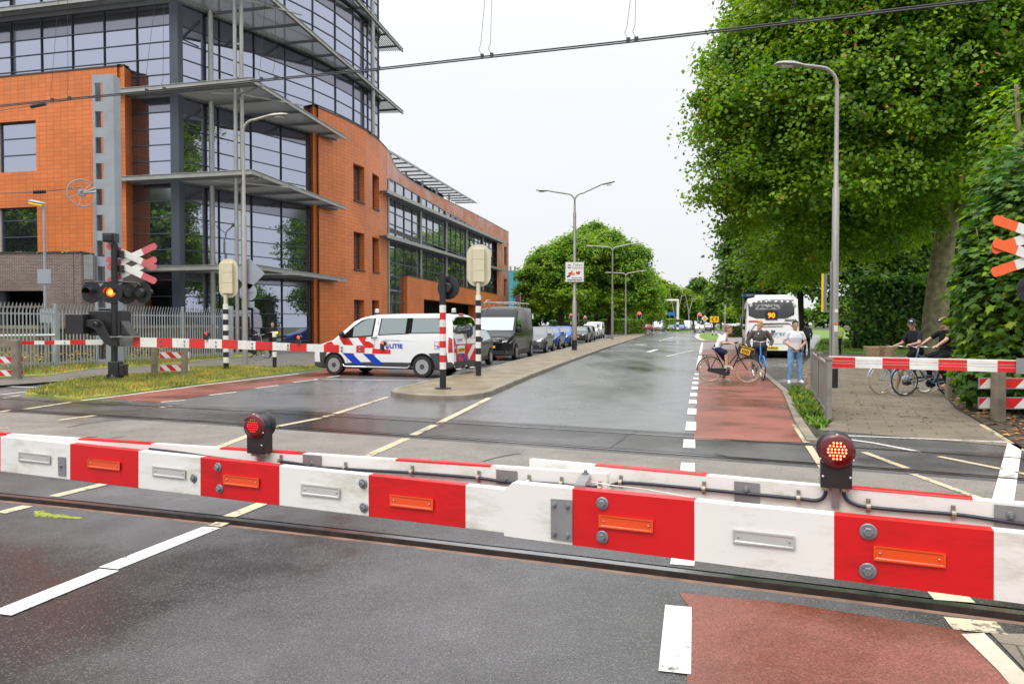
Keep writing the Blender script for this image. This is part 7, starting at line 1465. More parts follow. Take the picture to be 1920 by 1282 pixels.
# ================= bicycles and people =================
M_skin = pm('skin', (.55, .33, .24), .5, var=.05); M_skin2 = pm('skin tanned', (.48, .27, .18), .5, var=.05); M_tyre2 = pm('bicycle tyre', (.025, .025, .025), .7); M_gumw = pm('gum wall tyre', (.55, .40, .22), .6, var=.1)
def bike(label, rear, heading, wb=1.10, fcol=None, tyre=None, R=.345, cat='bicycle', crate=None, group=None, bars='straight', mud=None, lowbar=True, steer=0, name='bicycle', detail=True):
    t = thing(name, label, cat, rear, heading, group); fc = fcol; ty = tyre or M_tyre2; mu = mud or M_blk
    def whl(x, ang=0):
        b = MB(); c = Vector((x, 0, R)); Rz = Matrix.Rotation(ang, 3, 'Z')
        pts = [c+Rz @ Vector((math.cos(a)*(R-.018), 0, math.sin(a)*(R-.018))) for a in [2*math.pi*i/36 for i in range(37)]]; b.tube(pts, .018, ty, 6, cap=False); o = b.build('wheel', t, smooth=60)
        b = MB(); pts = [c+Rz @ Vector((math.cos(a)*(R-.045), 0, math.sin(a)*(R-.045))) for a in [2*math.pi*i/36 for i in range(37)]]; b.tube(pts, .011, M_chrome, 5, cap=False)
        ax_ = Rz @ Vector((0, 1, 0)); b.cyl(c-ax_*.05, c+ax_*.05, .022, M_chrome, 8)
        if detail:
            for i in range(20): a = 2*math.pi*i/20; s_ = ax_*(.03 if i % 2 else -.03); b.tube([c+s_, c+Rz @ Vector((math.cos(a+.15)*(R-.045), 0, math.sin(a+.15)*(R-.045)))], .0016, M_chrome, 3, cap=False)
        b.build('rim', o, smooth=60)
        b = MB(); pts = [c+Rz @ Vector((math.cos(a)*(R+.02), 0, math.sin(a)*(R+.02))) for a in [math.radians(q) for q in (range(5, 190, 12) if x < .3 else range(10, 150, 12))]]; b.tube(pts, .02, mu, 6); b.build('mudguard', t, smooth=60)
    whl(0); whl(wb, steer)
    bb = Vector((.44, 0, .285)); st = Vector((.17, 0, .80)); hb_, ht = Vector((wb-.25, 0, .72)), Vector((wb-.33, 0, 1.0)); fa = Vector((wb, 0, R))
    b = MB(); b.tube([bb, st], .017, fc, 8); b.tube([hb_, ht], .021, fc, 8)
    b.tube([bb+Vector((.0, 0, .02)), bb+Vector((.18, 0, .12)), hb_+Vector((0, 0, .03))], .022, fc, 8)
    if lowbar: b.tube([bb+Vector((-.07, 0, .2)), bb+Vector((.10, 0, .26)), hb_+Vector((-.02, 0, .12))], .015, fc, 8)
    else: b.tube([st+Vector((.03, 0, -.06)), ht+Vector((.02, 0, -.06))], .015, fc, 8)
    for s_ in (-1, 1):
        b.tube([bb+Vector((0, s_*.04, 0)), Vector((0, s_*.055, R))], .010, fc, 6); b.tube([st+Vector((.02, s_*.02, -.08)), Vector((0, s_*.055, R))], .009, fc, 6)
        b.tube([hb_+Vector((.01, s_*.03, -.01)), hb_+Vector((.08, s_*.045, -.12)), fa+Vector((0, s_*.05, 0))], .012, fc, 6)
    b.build('frame', t, smooth=60)
    b = MB(); b.tube([st, st+Vector((-.045, 0, .13))], .012, M_chrome, 6); b.loft([[(-.13+st.x+x*.27, w*math.cos(a), .95+h*math.sin(a)) for a in [k*math.pi/4 for k in range(8)]] for x, w, h in ((0, .04, .02), (.15, .10, .035), (.4, .09, .035), (.7, .035, .025), (1, .02, .015))], M_black); b.build('saddle', t, smooth=60)
    b = MB(); hz = 1.10; b.tube([ht, ht+Vector((-.02, 0, .12))], .015, M_chrome, 6); hc = M_chrome if bars != 'black' else M_black
    for s_ in (-1, 1): b.tube([Vector((wb-.32, 0, hz)), Vector((wb-.28, s_*.12, hz+.03)), Vector((wb-.33, s_*.25, hz+.03)), Vector((wb-.48, s_*.29, hz)), Vector((wb-.60, s_*.29, hz-.01))], .012, hc, 8)
    b.build('handlebar', t, smooth=60)
    for s_ in (-1, 1): b = MB(); b.cyl((wb-.50, s_*.29, hz), (wb-.61, s_*.29, hz-.01), .017, M_black, 8); b.build('grip', t)
    b = MB()
    for s_ in (-1, 1): b.tube([(.06, s_*.06, .76), (-.32, s_*.07, .76), (-.34, 0, .76)], .008, M_blk, 6); b.tube([(-.2, s_*.07, .76), (0, s_*.07, R)], .006, M_blk, 5); b.tube([(-.1, s_*.07, .76), (0, s_*.07, R)], .006, M_blk, 5)
    for k in range(4): b.tube([(-.28+k*.09, -.06, .765), (-.28+k*.09, .06, .765)], .006, M_blk, 5)
    b.build('rack', t, smooth=60)
    b = MB(); pf = [(-.07, .31), (-.05, .39), (.3, .40), (.42, .39), (.54, .33), (.56, .27), (.52, .2), (.42, .18), (.3, .22), (-.05, .30)]; b.prism(pf, (0, -.055, 0), (1, 0, 0), (0, 0, 1), -.03 if False else .03, M_blk); b.build('chain_case', t)
    b = MB(); b.tube([bb+Vector((0, -.1, 0)), bb+Vector((.08, -.1, .14))], .009, M_chrome, 6); b.tube([bb+Vector((0, .09, 0)), bb+Vector((-.08, .1, -.14))], .009, M_chrome, 6); b.box(bb.x+.03, bb.x+.13, -.19, -.11, bb.z+.13, bb.z+.155, M_black); b.box(bb.x-.13, bb.x-.03, .11, .19, bb.z-.155, bb.z-.13, M_black); b.build('crank', t)
    if crate == 'crate':
        b = MB(); c = Vector((wb-.05, 0, .90)); Ry = Matrix.Rotation(.30, 3, 'Y'); M_cry = pm('crate yellow', (.75, .45, .02), .5)
        for dx, dy, w, d in ((0, .19, .42, .014), (0, -.19, .42, .014), (.21, 0, .014, .38), (-.21, 0, .014, .38)): b.cbox(c+Ry @ Vector((dx, dy, 0)), (w, d, .25), M_black, Ry)
        b.cbox(c+Ry @ Vector((0, 0, -.12)), (.42, .38, .014), M_black, Ry); b.cbox(c+Ry @ Vector((.0, -.2, -.02)), (.26, .006, .15), M_cry, Ry); b.cbox(c+Ry @ Vector((.22, 0, 0)), (.006, .22, .17), M_cry, Ry); b.cbox(c+Ry @ Vector((0, -.2, .10)), (.40, .006, .02), M_cry, Ry); o = b.build('front_crate', t)
        b = MB()
        for k in range(5): b.cbox(c+Ry @ Vector((-.08+k*.04, -.206, -.02)), (.022, .004, .07+.02*(k % 2)), M_black, Ry)
        b.build('label_print', o)
    if crate == 'basket':
        M_wick = pm('wicker', (.33, .22, .13), .8, var=.4, vs=30, bump=.8, bs=60); b = MB(); c = Vector((wb+.03, 0, .98)); h = .15
        for k in range(7):
            z = c.z-h+k*.045; w = .16+.012*k; d = .19+.012*k; b.tube([(c.x-w, -d, z), (c.x+w, -d, z), (c.x+w, d, z), (c.x-w, d, z), (c.x-w, -d, z)], .022, M_wick, 6)
        b.box(c.x-.16, c.x+.16, -.19, .19, c.z-h-.01, c.z-h+.01, M_wick); b.build('wicker_basket', t, smooth=60)
    return t
def remesh(mb, name, parent, vox, mat, smooth_it=2):
    o = mb.build(name, None, fix=False); m = o.modifiers.new('r', 'REMESH'); m.mode = 'VOXEL'; m.voxel_size = vox; s = o.modifiers.new('s', 'SMOOTH'); s.iterations = smooth_it; s.factor = .5
    dg = bpy.context.evaluated_depsgraph_get(); me = bpy.data.meshes.new_from_object(o.evaluated_get(dg)); me.materials.clear(); me.materials.append(mat); me.name = name
    old = o.data; o.modifiers.clear(); o.data = me; bpy.data.meshes.remove(old); me.shade_smooth(); o.parent = parent; return o
def capsule3(mb, a, b_, r0, r1, mat):
    a, b_ = Vector(a), Vector(b_); mb.tube([a, a.lerp(b_, .5), b_], [r0, (r0+r1)/2*1.02, r1], mat, 12); mb.ell(a, (r0*.99,)*3, mat, 12, 8); mb.ell(b_, (r1*.99,)*3, mat, 12, 8)
def person(label, loc, heading, J, build=1.0, skin=None, top=None, tops='short', bottom=None, bots='shorts', shoes=None, hair=None, cap=None, capb=None, face=0, vox=.011, hs=1.0, group=None, socks=None, name='person', extra=None):
    """J: joints in the person's own frame (x forward, y left, z up): pelvis, chest, neck, head (centre), and per side (L, R) sho, elb, wri, hip, knee, ank; 'fwd' = turn of the head about z"""
    t = thing(name, label, 'person', loc, heading, group); sk = skin or M_skin; V = Vector; g = {k: (V(v) if isinstance(v, (tuple, list)) else v) for k, v in J.items()}
    def torso(mb, f, mat, z0=-.04, z1=1.0, collar=True):
        pe, ch, ne = g['pelvis'], g['chest'], g['neck']; left = (g['shoL']-g['shoR']).normalized(); pts = [pe+(pe-ch)*.25, pe, pe.lerp(ch, .5), ch, ch.lerp(ne, .55), ne]; dims = [(.155, .115), (.17, .125), (.155, .115), (.172, .125), (.128, .095), (.058, .06)]
        rings = []
        for p, (w, d) in zip(pts, dims):
            ax = (ne-pe).normalized(); fw = left.cross(ax).normalized(); rings.append([p+left*w*build*f*math.cos(a)+fw*d*build*f*math.sin(a) for a in [2*math.pi*k/16 for k in range(16)]])
        mb.loft(rings, mat)
    hd = g['head']; Rh = Matrix.Rotation(face, 3, 'Z'); H = .115*hs
    b = MB(); torso(b, .93, sk)
    capsule3(b, g['neck']-V((0, 0, .02)), hd-V((0, 0, .05)), .058*build**.5, .052, sk)
    b.ell(hd+V((0, 0, .03)), (.098*hs, .078*hs, .108*hs), sk, 18, 12, Rh); b.ell(hd+Rh @ V((.018, 0, -.045))*hs, (.072*hs, .058*hs, .075*hs), sk, 16, 10, Rh)
    b.ell(hd+Rh @ V((.098, 0, -.018))*hs, (.022, .014, .026), sk, 8, 6, Rh); b.ell(hd+Rh @ V((.082, 0, .022))*hs, (.02, .045, .01), sk, 8, 6, Rh)
    for s_ in (-1, 1): b.ell(hd+Rh @ V((-.005, s_*.08, -.005))*hs, (.02, .01, .03), sk, 8, 6, Rh)
    b.ell(hd+Rh @ V((.085, 0, -.062))*hs, (.014, .026, .010), sk, 8, 6, Rh); b.ell(hd+Rh @ V((.075, 0, -.098))*hs, (.022, .026, .02), sk, 8, 6, Rh)
    for S_2 in 'LR':
        s_ = 1 if S_2 == 'L' else -1; sh, el, wr, hi, kn, an_ = [g[k+S_2] for k in ('sho', 'elb', 'wri', 'hip', 'knee', 'ank')]
        capsule3(b, sh, el, .052*build, .042, sk); capsule3(b, el, wr, .042, .028, sk); capsule3(b, hi, kn, .085*build, .056, sk); capsule3(b, kn, an_, .055, .038, sk)
        hdv = g.get('hand'+S_2) or ((wr-el).normalized()); hdv = V(hdv).normalized(); side = hdv.cross(V((0, 0, 1))); side = side.normalized() if side.length > .1 else V((0, 1, 0)); dn = hdv.cross(side).normalized(); dn = dn if dn.z < 0 else -dn
        pc = wr+hdv*.045; b.ell(pc, (.05, .042, .02), sk, 12, 8, Matrix((hdv, side, dn)).transposed())
        for i, (o_2, ln_) in enumerate(((-.03, .06), (-.011, .072), (.009, .068), (.028, .052))): 
            p0_ = wr+hdv*.08+side*o_2; p1_ = p0_+(hdv*.8+dn*.6)*ln_*.5; p2_ = p1_+(hdv*.2+dn)*ln_*.5; capsule3(b, p0_, p1_, .0105, .0095, sk); capsule3(b, p1_, p2_, .0095, .0085, sk)
        th_ = -side*s_ if True else side; capsule3(b, wr+hdv*.02+th_*.03, wr+hdv*.065+th_*.05+dn*.02, .013, .0105, sk)
    bo = remesh(b, 'body', t, vox, sk)
    fwd = Rh @ V((1, 0, 0)); b = MB(); Mw, Mk, Ml = pm('eye white', (.6, .58, .55), .3), pm('eye dark', (.03, .02, .015), .3), pm('lips', (.38, .14, .11), .5)
    for s_ in (-1, 1): b.ell(hd+Rh @ V((.089, s_*.030, .008))*hs, (.008, .013, .007), Mw, 10, 6, Rh); b.ell(hd+Rh @ V((.095, s_*.030, .008))*hs, (.004, .006, .006), Mk, 8, 6, Rh)
    b.build('eyes', t); b = MB(); b.ell(hd+Rh @ V((.097, 0, -.063))*hs, (.004, .022, .004), Ml, 10, 6, Rh); b.build('mouth', t)
    if hair:
        b = MB()
        for s_ in (-1, 1): b.ell(hd+Rh @ V((.092, s_*.030, .028))*hs, (.006, .018, .004), hair, 8, 5, Rh)
        b.build('eyebrows', t)
        b = MB(); b.ell(hd+V((0, 0, .052))+Rh @ V((-.014, 0, 0)), (.103*hs, .086*hs, .098*hs), hair, 20, 12, Rh)
        b.ell(hd+Rh @ V((-.045, 0, .005)), (.062*hs, .078*hs, .085*hs), hair, 16, 10, Rh); b.ell(hd+Rh @ V((.05, .0, .105))*hs, (.045, .06, .03), hair, 12, 8, Rh); ho = remesh(b, 'hair', t, .012, hair, 1)
    if cap:
        b = MB(); n = 16; rings = []
        for z, f in ((.035, 1.0), (.075, .98), (.11, .82), (.135, .5), (.142, .05)): rings.append([hd+Rh @ V((math.cos(a)*.112*f*hs-.004, math.sin(a)*.094*f*hs, z)) for a in [2*math.pi*k/n for k in range(n)]])
        b.loft(rings, cap); br = [[hd+Rh @ V((.085+.085*math.cos(a)*k+.0, .075*math.sin(a), .04-.012*k+dz)) for a in [math.radians(q) for q in range(-80, 81, 20)]] for k in (0, .5, 1) for dz in (0,)]
        b.loft(br, cap, closed=False, cap=False); b.loft([[p+V((0, 0, .008)) for p in r] for r in br], cap, closed=False, cap=False); b.build('cap', t, smooth=50)
        if capb: b = MB(); b.ell(hd+Rh @ V((.103, 0, .075)), (.012, .035, .02), capb, 10, 6, Rh); b.build('cap_patch', t)
    if top:
        b = MB(); torso(b, 1.06, top)
        for S_2 in 'LR':
            sh, el, wr = [g[k+S_2] for k in ('sho', 'elb', 'wri')]
            capsule3(b, g['chest'].lerp(g['neck'], .55), sh, .066*build, .052*build**.5, top)
            if tops == 'short': capsule3(b, sh, sh.lerp(el, .62), .058*build**.5, .060, top)
            else: capsule3(b, sh, el, .064*build**.6, .058, top); capsule3(b, el, el.lerp(wr, .88 if tops == 'long' else .6), .058, .046, top)
        remesh(b, 'jacket' if tops == 'long' else 'shirt', t, vox*1.15, top, 3)
    if bottom:
        b = MB(); pe = g['pelvis']; left = (g['hipL']-g['hipR']).normalized()
        b.ell(pe+V((0, 0, -.0)), (.135*build, .175*build, .13), bottom, 18, 10)
        for S_2 in 'LR':
            hi, kn, an_ = [g[k+S_2] for k in ('hip', 'knee', 'ank')]
            if bots == 'shorts': capsule3(b, hi, hi.lerp(kn, .86), .104*build, .088, bottom)
            else: capsule3(b, hi, kn, .100*build, .075, bottom); capsule3(b, kn, kn.lerp(an_, .97), .073, .062, bottom)
        remesh(b, 'shorts' if bots == 'shorts' else 'trousers', t, vox*1.15, bottom, 3)
    for S_2 in 'LR':
        an_ = g['ank'+S_2]; fd = V(g.get('foot'+S_2, (1, 0, -.05))).normalized(); sd_ = fd.cross(V((0, 0, 1))).normalized(); up = sd_.cross(fd); R_3 = Matrix((fd, sd_, up)).transposed(); b = MB(); c = an_+fd*.06-up*.055
        b.ell(c, (.135, .048, .045), shoes or M_wh2, 14, 8, R_3); b.ell(c-fd*.07+up*.02, (.06, .04, .055), shoes or M_wh2, 12, 8, R_3); b.cbox(c-up*.033, (.255, .085, .025), M_wh2 if shoes is not M_black else M_black, R_3); remesh(b, 'shoe', t, .009, shoes or M_wh2, 2)
        if socks: b = MB(); b.cyl(an_-V((0, 0, .02)), an_.lerp(g['knee'+S_2], .16), .046, socks, 12); b.build('sock', t)
    if extra: extra(t, g)
    return t
def stand(h=1.78, w=1.0, armL=None, armR=None, legs=.1, headx=.02):
    k = h/1.78; J = dict(pelvis=(0, 0, .95*k), chest=(.01, 0, 1.27*k), neck=(0, 0, 1.48*k), head=(headx, 0, 1.625*k), shoL=(0, .172*w, 1.405*k), shoR=(0, -.172*w, 1.405*k), hipL=(0, .09*w, .92*k), hipR=(0, -.09*w, .92*k), kneeL=(.03, legs, .50*k), kneeR=(.03, -legs, .50*k), ankL=(0, legs*1.15, .085), ankR=(0, -legs*1.15, .085), footL=(1, .25, 0), footR=(1, -.25, 0))
    aL = armL or ((-.0, .26*w, 1.14*k), (.06, .25*w, .90*k)); aR = armR or ((-.0, -.26*w, 1.14*k), (.06, -.25*w, .90*k)); J.update(elbL=aL[0], wriL=aL[1], elbR=aR[0], wriR=aR[1])
    if len(aL) > 2: J['handL'] = aL[2]
    if len(aR) > 2: J['handR'] = aR[2]
    return J
def cloth(name, c, var=.15, bump=.25): return pm(name, c, .85, var=var, vs=9, bump=bump, bs=25, spec=.2)
# boy on the black bicycle
rb = D(1332, 600, 21.25); rb.z = 0; fb = D(1403, 600, 20.88); fb.z = 0; hb2 = math.atan2(fb.y-rb.y, fb.x-rb.x); wbb = (fb-rb).length
M_bkf = pm('bicycle black', (.02, .02, .022), .35)
bike('black bicycle with pale gum tyres and a yellow-labelled front crate, ridden by the boy', rb, hb2, wbb, M_bkf, M_gumw, crate='crate', bars='black')
M_ws = cloth('white polo', (.70, .70, .75)); M_nv = cloth('navy shorts', (.02, .025, .07)); M_hb = pm('hair brown', (.22, .12, .055), .8, var=.3, vs=30, bump=.6, bs=60); M_hr = pm('hair ginger blond', (.42, .24, .10), .8, var=.3, vs=30, bump=.6, bs=60); M_hd = pm('hair dark', (.03, .022, .018), .7, var=.3, vs=30, bump=.6, bs=60)
M_shb = pm('beige trainer', (.5, .46, .38), .6)
person('boy in a white polo and navy shorts sitting on a black bicycle at the kerb', rb, hb2, dict(pelvis=(.19, 0, .97), chest=(.31, 0, 1.17), neck=(.435, 0, 1.35), head=(.50, 0, 1.475), shoL=(.41, .155, 1.31), shoR=(.41, -.155, 1.31), elbL=(.42, .22, 1.12), elbR=(.38, -.23, 1.11), wriL=(.60, .27, 1.11), wriR=(.60, -.27, 1.11), handL=(1, .1, -.1), handR=(1, -.1, -.1), hipL=(.20, .085, .93), hipR=(.20, -.085, .93), kneeL=(.44, .12, .62), kneeR=(.44, -.10, .83), ankL=(.36, .17, .10), ankR=(.47, -.13, .49), footL=(1, .1, 0), footR=(1, 0, -.15)), build=.80, top=M_ws, bottom=M_nv, hair=M_hb, shoes=M_shb, hs=.95, face=-.1)
# man in grey jacket with the blue bicycle
q = D(1424.5, 600, 22.3); q.z = 0; hm = math.radians(-95)
M_gj = cloth('dark grey jacket', (.075, .07, .065)); M_gs = cloth('grey shorts', (.06, .065, .075)); M_sand = pm('sandal', (.12, .11, .10), .6)
def bag(t, g):
    b = MB(); b.ell((.17, -.02, .97), (.09, .22, .12), M_black, 16, 10); b.build('shoulder_bag', t, smooth=60)
    b = MB(); b.tube([(.14, .16, 1.0), (.17, .12, 1.25), (.06, .02, 1.47)], .012, M_black, 6); b.build('bag_strap', t); b = MB(); b.ell((.155, -.07, 1.36), (.01, .02, .028), M_wh2, 8, 6); b.build('badge', t)
    b = MB(); b.cyl((.165, 0, 1.05), (.15, 0, 1.40), .004, pm('zip red', (.25, .02, .02), .5), 6); b.build('zip', t)
person('heavy-set man in a dark grey jacket and shorts looking left, holding a blue bicycle', q, hm, stand(1.76, 1.18, ((.02, .36, 1.14), (.22, .26, .99), (1, -.3, 0)), ((.0, -.36, 1.12), (.16, -.30, .95), (1, .3, -.3))), build=1.18, top=M_gj, tops='long', bottom=M_gs, hair=M_hr, shoes=M_sand, face=-.95, extra=bag)
rb2 = D(1415.5, 600, 22.75); rb2.z = 0; M_bbl = pm('bicycle blue', (.03, .22, .62), .3)
bike('blue bicycle seen head-on, held by the man in the grey jacket', rb2, math.radians(-96), 1.08, M_bbl, mud=M_bbl)
# man in the white T-shirt
q = D(1491, 600, 21.0); q.z = 0; M_wt = cloth('white striped T-shirt', (.66, .66, .72)); M_jn = cloth('light blue jeans', (.16, .30, .48), .3); M_wsh = pm('white trainer', (.72, .72, .72), .5)
def phone(t, g):
    b = MB(); b.cbox((.235, .08, .92), (.03, .07, .13), M_black, Matrix.Rotation(.7, 3, 'X')); b.build('phone', t)
    b = MB()
    for k in range(3): b.tube([(.128, -.14, 1.33-.075*k), (.15, 0, 1.325-.075*k), (.128, .14, 1.33-.075*k)], .003, pm('shirt stripe grey', (.35, .36, .42), .8), 4)
    b.build('shirt_stripes', t); b = MB(); b.cyl((.0, .275, 1.12), (.0, .30, 1.06), .045, M_nv, 10); b.build('tattoo', t) if False else None
person('man in a white T-shirt and light blue jeans standing with clasped hands', q, math.radians(-97), stand(1.76, 1.05, ((-.02, .29, 1.13), (.20, .08, .98), (.4, -.8, -.4)), ((-.02, -.29, 1.13), (.20, -.06, .96), (.4, .8, -.3)), .13), build=1.04, skin=M_skin2, top=M_wt, bottom=M_jn, bots='long', hair=M_hd, shoes=M_wsh, extra=phone)
# two cyclists on the right
rb3 = D(1735, 600, 17.75); rb3.z = 0; fb3 = D(1653, 600, 17.5); fb3.z = 0; h3 = math.atan2(fb3.y-rb3.y, fb3.x-rb3.x); M_lb = pm('bicycle pale blue', (.30, .42, .48), .3, .3); M_wtan = pm('tan tyre', (.42, .33, .22), .7)
bike('pale blue bicycle with a wicker basket and tan tyres', rb3, h3, (fb3-rb3).length, M_lb, M_wtan, crate='basket', mud=M_lb)
M_nt = cloth('navy T-shirt', (.018, .02, .03)); M_bs = cloth('black shorts', (.012, .012, .015)); M_gsh = pm('grey trainer', (.45, .45, .47), .6); M_capn = pm('cap navy', (.015, .018, .045), .7); M_capk = pm('cap black', (.015, .015, .017), .7)
person('man in a dark T-shirt and navy cap on the bicycle with the wicker basket', rb3, h3, dict(pelvis=(.22, 0, 1.0), chest=(.27, 0, 1.28), neck=(.33, .0, 1.50), head=(.37, .0, 1.635), shoL=(.31, .178, 1.42), shoR=(.31, -.178, 1.42), elbL=(.42, .30, 1.20), elbR=(.40, -.27, 1.18), wriL=(.60, .27, 1.17), wriR=(.55, -.28, 1.14), handL=(1, -.3, -.1), handR=(1, .1, -.2), hipL=(.23, .09, .97), hipR=(.23, -.09, .97), kneeL=(.60, .13, .84), kneeR=(.45, -.2, .60), ankL=(.56, .13, .46), ankR=(.56, -.26, .09), footL=(1, 0, -.1), footR=(1, .3, 0)), build=1.02, skin=M_skin2, top=M_nt, bottom=M_bs, hair=M_hd, shoes=M_gsh, cap=M_capn, capb=M_wh2, face=.75)
rb4 = D(1782, 600, 17.2); rb4.z = 0; fb4 = D(1697.5, 600, 17.0); fb4.z = 0; h4 = math.atan2(fb4.y-rb4.y, fb4.x-rb4.x); M_ib = pm('bicycle steel blue', (.10, .17, .26), .3, .3)
bike('steel blue bicycle with dark tyres, partly hidden by the maple bush', rb4, h4, (fb4-rb4).length, M_ib, lowbar=False, mud=M_ib)
person('man in black with a black cap leaning back on the steel blue bicycle', rb4, h4, dict(pelvis=(.10, 0, 1.0), chest=(.10, 0, 1.30), neck=(.14, 0, 1.52), head=(.18, 0, 1.66), shoL=(.14, .178, 1.44), shoR=(.14, -.178, 1.44), elbL=(.34, .27, 1.28), elbR=(.34, -.27, 1.28), wriL=(.56, .27, 1.15), wriR=(.56, -.27, 1.15), handL=(1, 0, -.2), handR=(1, 0, -.2), hipL=(.12, .09, .97), hipR=(.12, -.09, .97), kneeL=(.50, .2, .86), kneeR=(.52, -.1, .88), ankL=(.12, .26, .09), ankR=(.42, -.12, .50), footL=(1, .1, 0), footR=(1, 0, -.1)), build=1.0, top=M_bs, bottom=M_bs, bots='long', hair=M_hr, shoes=pm('black white trainer', (.06, .06, .065), .5), cap=M_capk, capb=M_wh2, face=.1)
# figures behind
q = D(1513.5, 600, 43); q.z = 0; M_dk = cloth('dark clothing', (.018, .018, .022)); M_gb = cloth('grey back panel', (.10, .10, .11))
person('person in dark clothing with a grey top standing on the park path behind the coach', q, math.radians(80), stand(1.72, 1.0, ((.02, .25, 1.1), (.15, .2, 1.0))), top=M_gb, tops='long', bottom=M_dk, bots='long', hair=M_hd, shoes=M_black, vox=.02)
q = D(1572.5, 600, 40); q.z = 0; M_hv = pm('hi-vis yellow', (.50, .85, .04), .6, var=.05)
def band(t, g):
    b = MB(); M_rf = pm('reflective band', (.6, .6, .58), .3)
    for z in (1.08, 1.2): b.lathe([(.155, 0), (.157, .04)], M_rf, (0, 0, z), (0, 0, 1), 18)
    b.build('reflective_bands', t)
person('officer in a bright yellow vest and dark trousers behind the right lamp post', q, math.radians(95), stand(1.80), top=M_hv, bottom=M_dk, bots='long', hair=M_hd, shoes=M_black, vox=.02, extra=band)
q = D(511, 600, 37); q.z = .03
person('person in black looking down at a phone in front of the dark ground-floor windows', q, math.radians(-80), stand(1.74, 1.0, ((.0, .25, 1.12), (.22, .06, 1.2), (.7, -.3, .4)), ((.0, -.25, 1.12), (.22, -.06, 1.18), (.7, .3, .4)), headx=.05), top=M_dk, tops='long', bottom=M_dk, bots='long', hair=M_hd, shoes=M_black, vox=.018)
q = D(466, 600, 35.2); q.z = .03; bike('grey bicycle parked against the steel columns of the office', q, math.radians(-25), 1.08, pm('bicycle grey', (.2, .21, .22), .3, .4))
# far cyclists
for px, ba_, lab, tp_, col in ((1209, 624.8, 'far cyclist in a white shirt at the end of the median', M_ws, M_bkf), (1221, 624.2, 'second far cyclist in a pale top, right of the white-shirted one', cloth('pale top', (.5, .5, .52)), M_bkf)):
    q = P(px, ba_); bk = bike('black bicycle under the '+('left' if px < 1215 else 'right')+'-hand far cyclist', q, .15, 1.1, col, detail=False, group='bicycles of the far cyclists')
    person(lab, q, .15, dict(pelvis=(.19, 0, 1.0), chest=(.26, 0, 1.27), neck=(.34, 0, 1.48), head=(.38, 0, 1.62), shoL=(.32, .19, 1.42), shoR=(.32, -.19, 1.42), elbL=(.42, .26, 1.2), elbR=(.42, -.26, 1.2), wriL=(.58, .28, 1.13), wriR=(.58, -.28, 1.13), hipL=(.2, .09, .96), hipR=(.2, -.09, .96), kneeL=(.5, .12, .75), kneeR=(.46, -.12, .6), ankL=(.45, .13, .42), ankR=(.4, -.15, .15)), top=tp_, bottom=M_gs, hair=M_hb, shoes=M_wsh, vox=.03)
q = P(1209, 624.8); b = MB(); t = thing('bag', 'red bag carried on the far cyclist bicycle rack', 'bag', (q.x-.25, q.y-.02, .8)); b.cbox((0, 0, .2), (.4, .35, .4), M_adr); b.build('bag_body', t, bevel=.05)
# ================= trees, hedges, bushes =================
def leafmat(name, c, var=.45, warm=.0):
    m, t, b = nodes(name); N = t.nodes.new; L = t.links.new
    g = N('ShaderNodeNewGeometry'); n = N('ShaderNodeTexNoise'); n.inputs['Scale'].default_value = .55; n.inputs['Detail'].default_value = 3; L(g.outputs['Position'], n.inputs['Vector'])
    cr = N('ShaderNodeValToRGB'); el = cr.color_ramp.elements; el[0].position = .36; el[0].color = (c[0]*.62, c[1]*.72, c[2]*.8, 1); el[1].position = .66; el[1].color = (c[0]*1.65+warm, c[1]*1.35, c[2]*1.0, 1); L(n.outputs[0], cr.inputs[0])
    mr = N('ShaderNodeMapRange'); mr.inputs[3].default_value = 1-var; mr.inputs[4].default_value = 1+var; L(g.outputs['Random Per Island'], mr.inputs[0])
    mu = N('ShaderNodeMath'); mu.operation = 'MULTIPLY'; mu.inputs[1].default_value = 7.31; L(g.outputs['Random Per Island'], mu.inputs[0]); fr = N('ShaderNodeMath'); fr.operation = 'FRACT'; L(mu.outputs[0], fr.inputs[0])
    h2 = N('ShaderNodeMapRange'); h2.inputs[3].default_value = .475; h2.inputs[4].default_value = .515; L(fr.outputs[0], h2.inputs[0])
    hs = N('ShaderNodeHueSaturation'); L(cr.outputs[0], hs.inputs['Color']); L(mr.outputs[0], hs.inputs['Value']); L(h2.outputs[0], hs.inputs['Hue'])
    L(hs.outputs[0], b.inputs['Base Color']); b.inputs['Roughness'].default_value = .42; b.inputs['Specular IOR Level'].default_value = .35
    tr = N('ShaderNodeBsdfTranslucent'); h3 = N('ShaderNodeHueSaturation'); h3.inputs['Saturation'].default_value = 1.1; h3.inputs['Value'].default_value = 1.5; L(hs.outputs[0], h3.inputs['Color']); L(h3.outputs[0], tr.inputs['Color'])
    mi = N('ShaderNodeMixShader'); mi.inputs[0].default_value = .45; L(b.outputs[0], mi.inputs[1]); L(tr.outputs[0], mi.inputs[2]); L(mi.outputs[0], t.nodes['Material Output'].inputs[0]); return m
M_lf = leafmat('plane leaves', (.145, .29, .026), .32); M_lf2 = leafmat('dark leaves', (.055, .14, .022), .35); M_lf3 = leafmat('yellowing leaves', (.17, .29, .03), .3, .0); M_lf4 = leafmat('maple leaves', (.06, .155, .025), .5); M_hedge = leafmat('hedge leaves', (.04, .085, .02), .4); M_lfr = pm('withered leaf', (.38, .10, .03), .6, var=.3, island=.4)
M_bark = pm('bark', (.24, .205, .13), .85, var=.45, vs=3.5, bump=.9, bs=14, dirt=.3); M_bark2 = pm('bark dark', (.06, .05, .038), .9, var=.4, vs=3, bump=.8, bs=14)
RNG = np.random.default_rng(11)
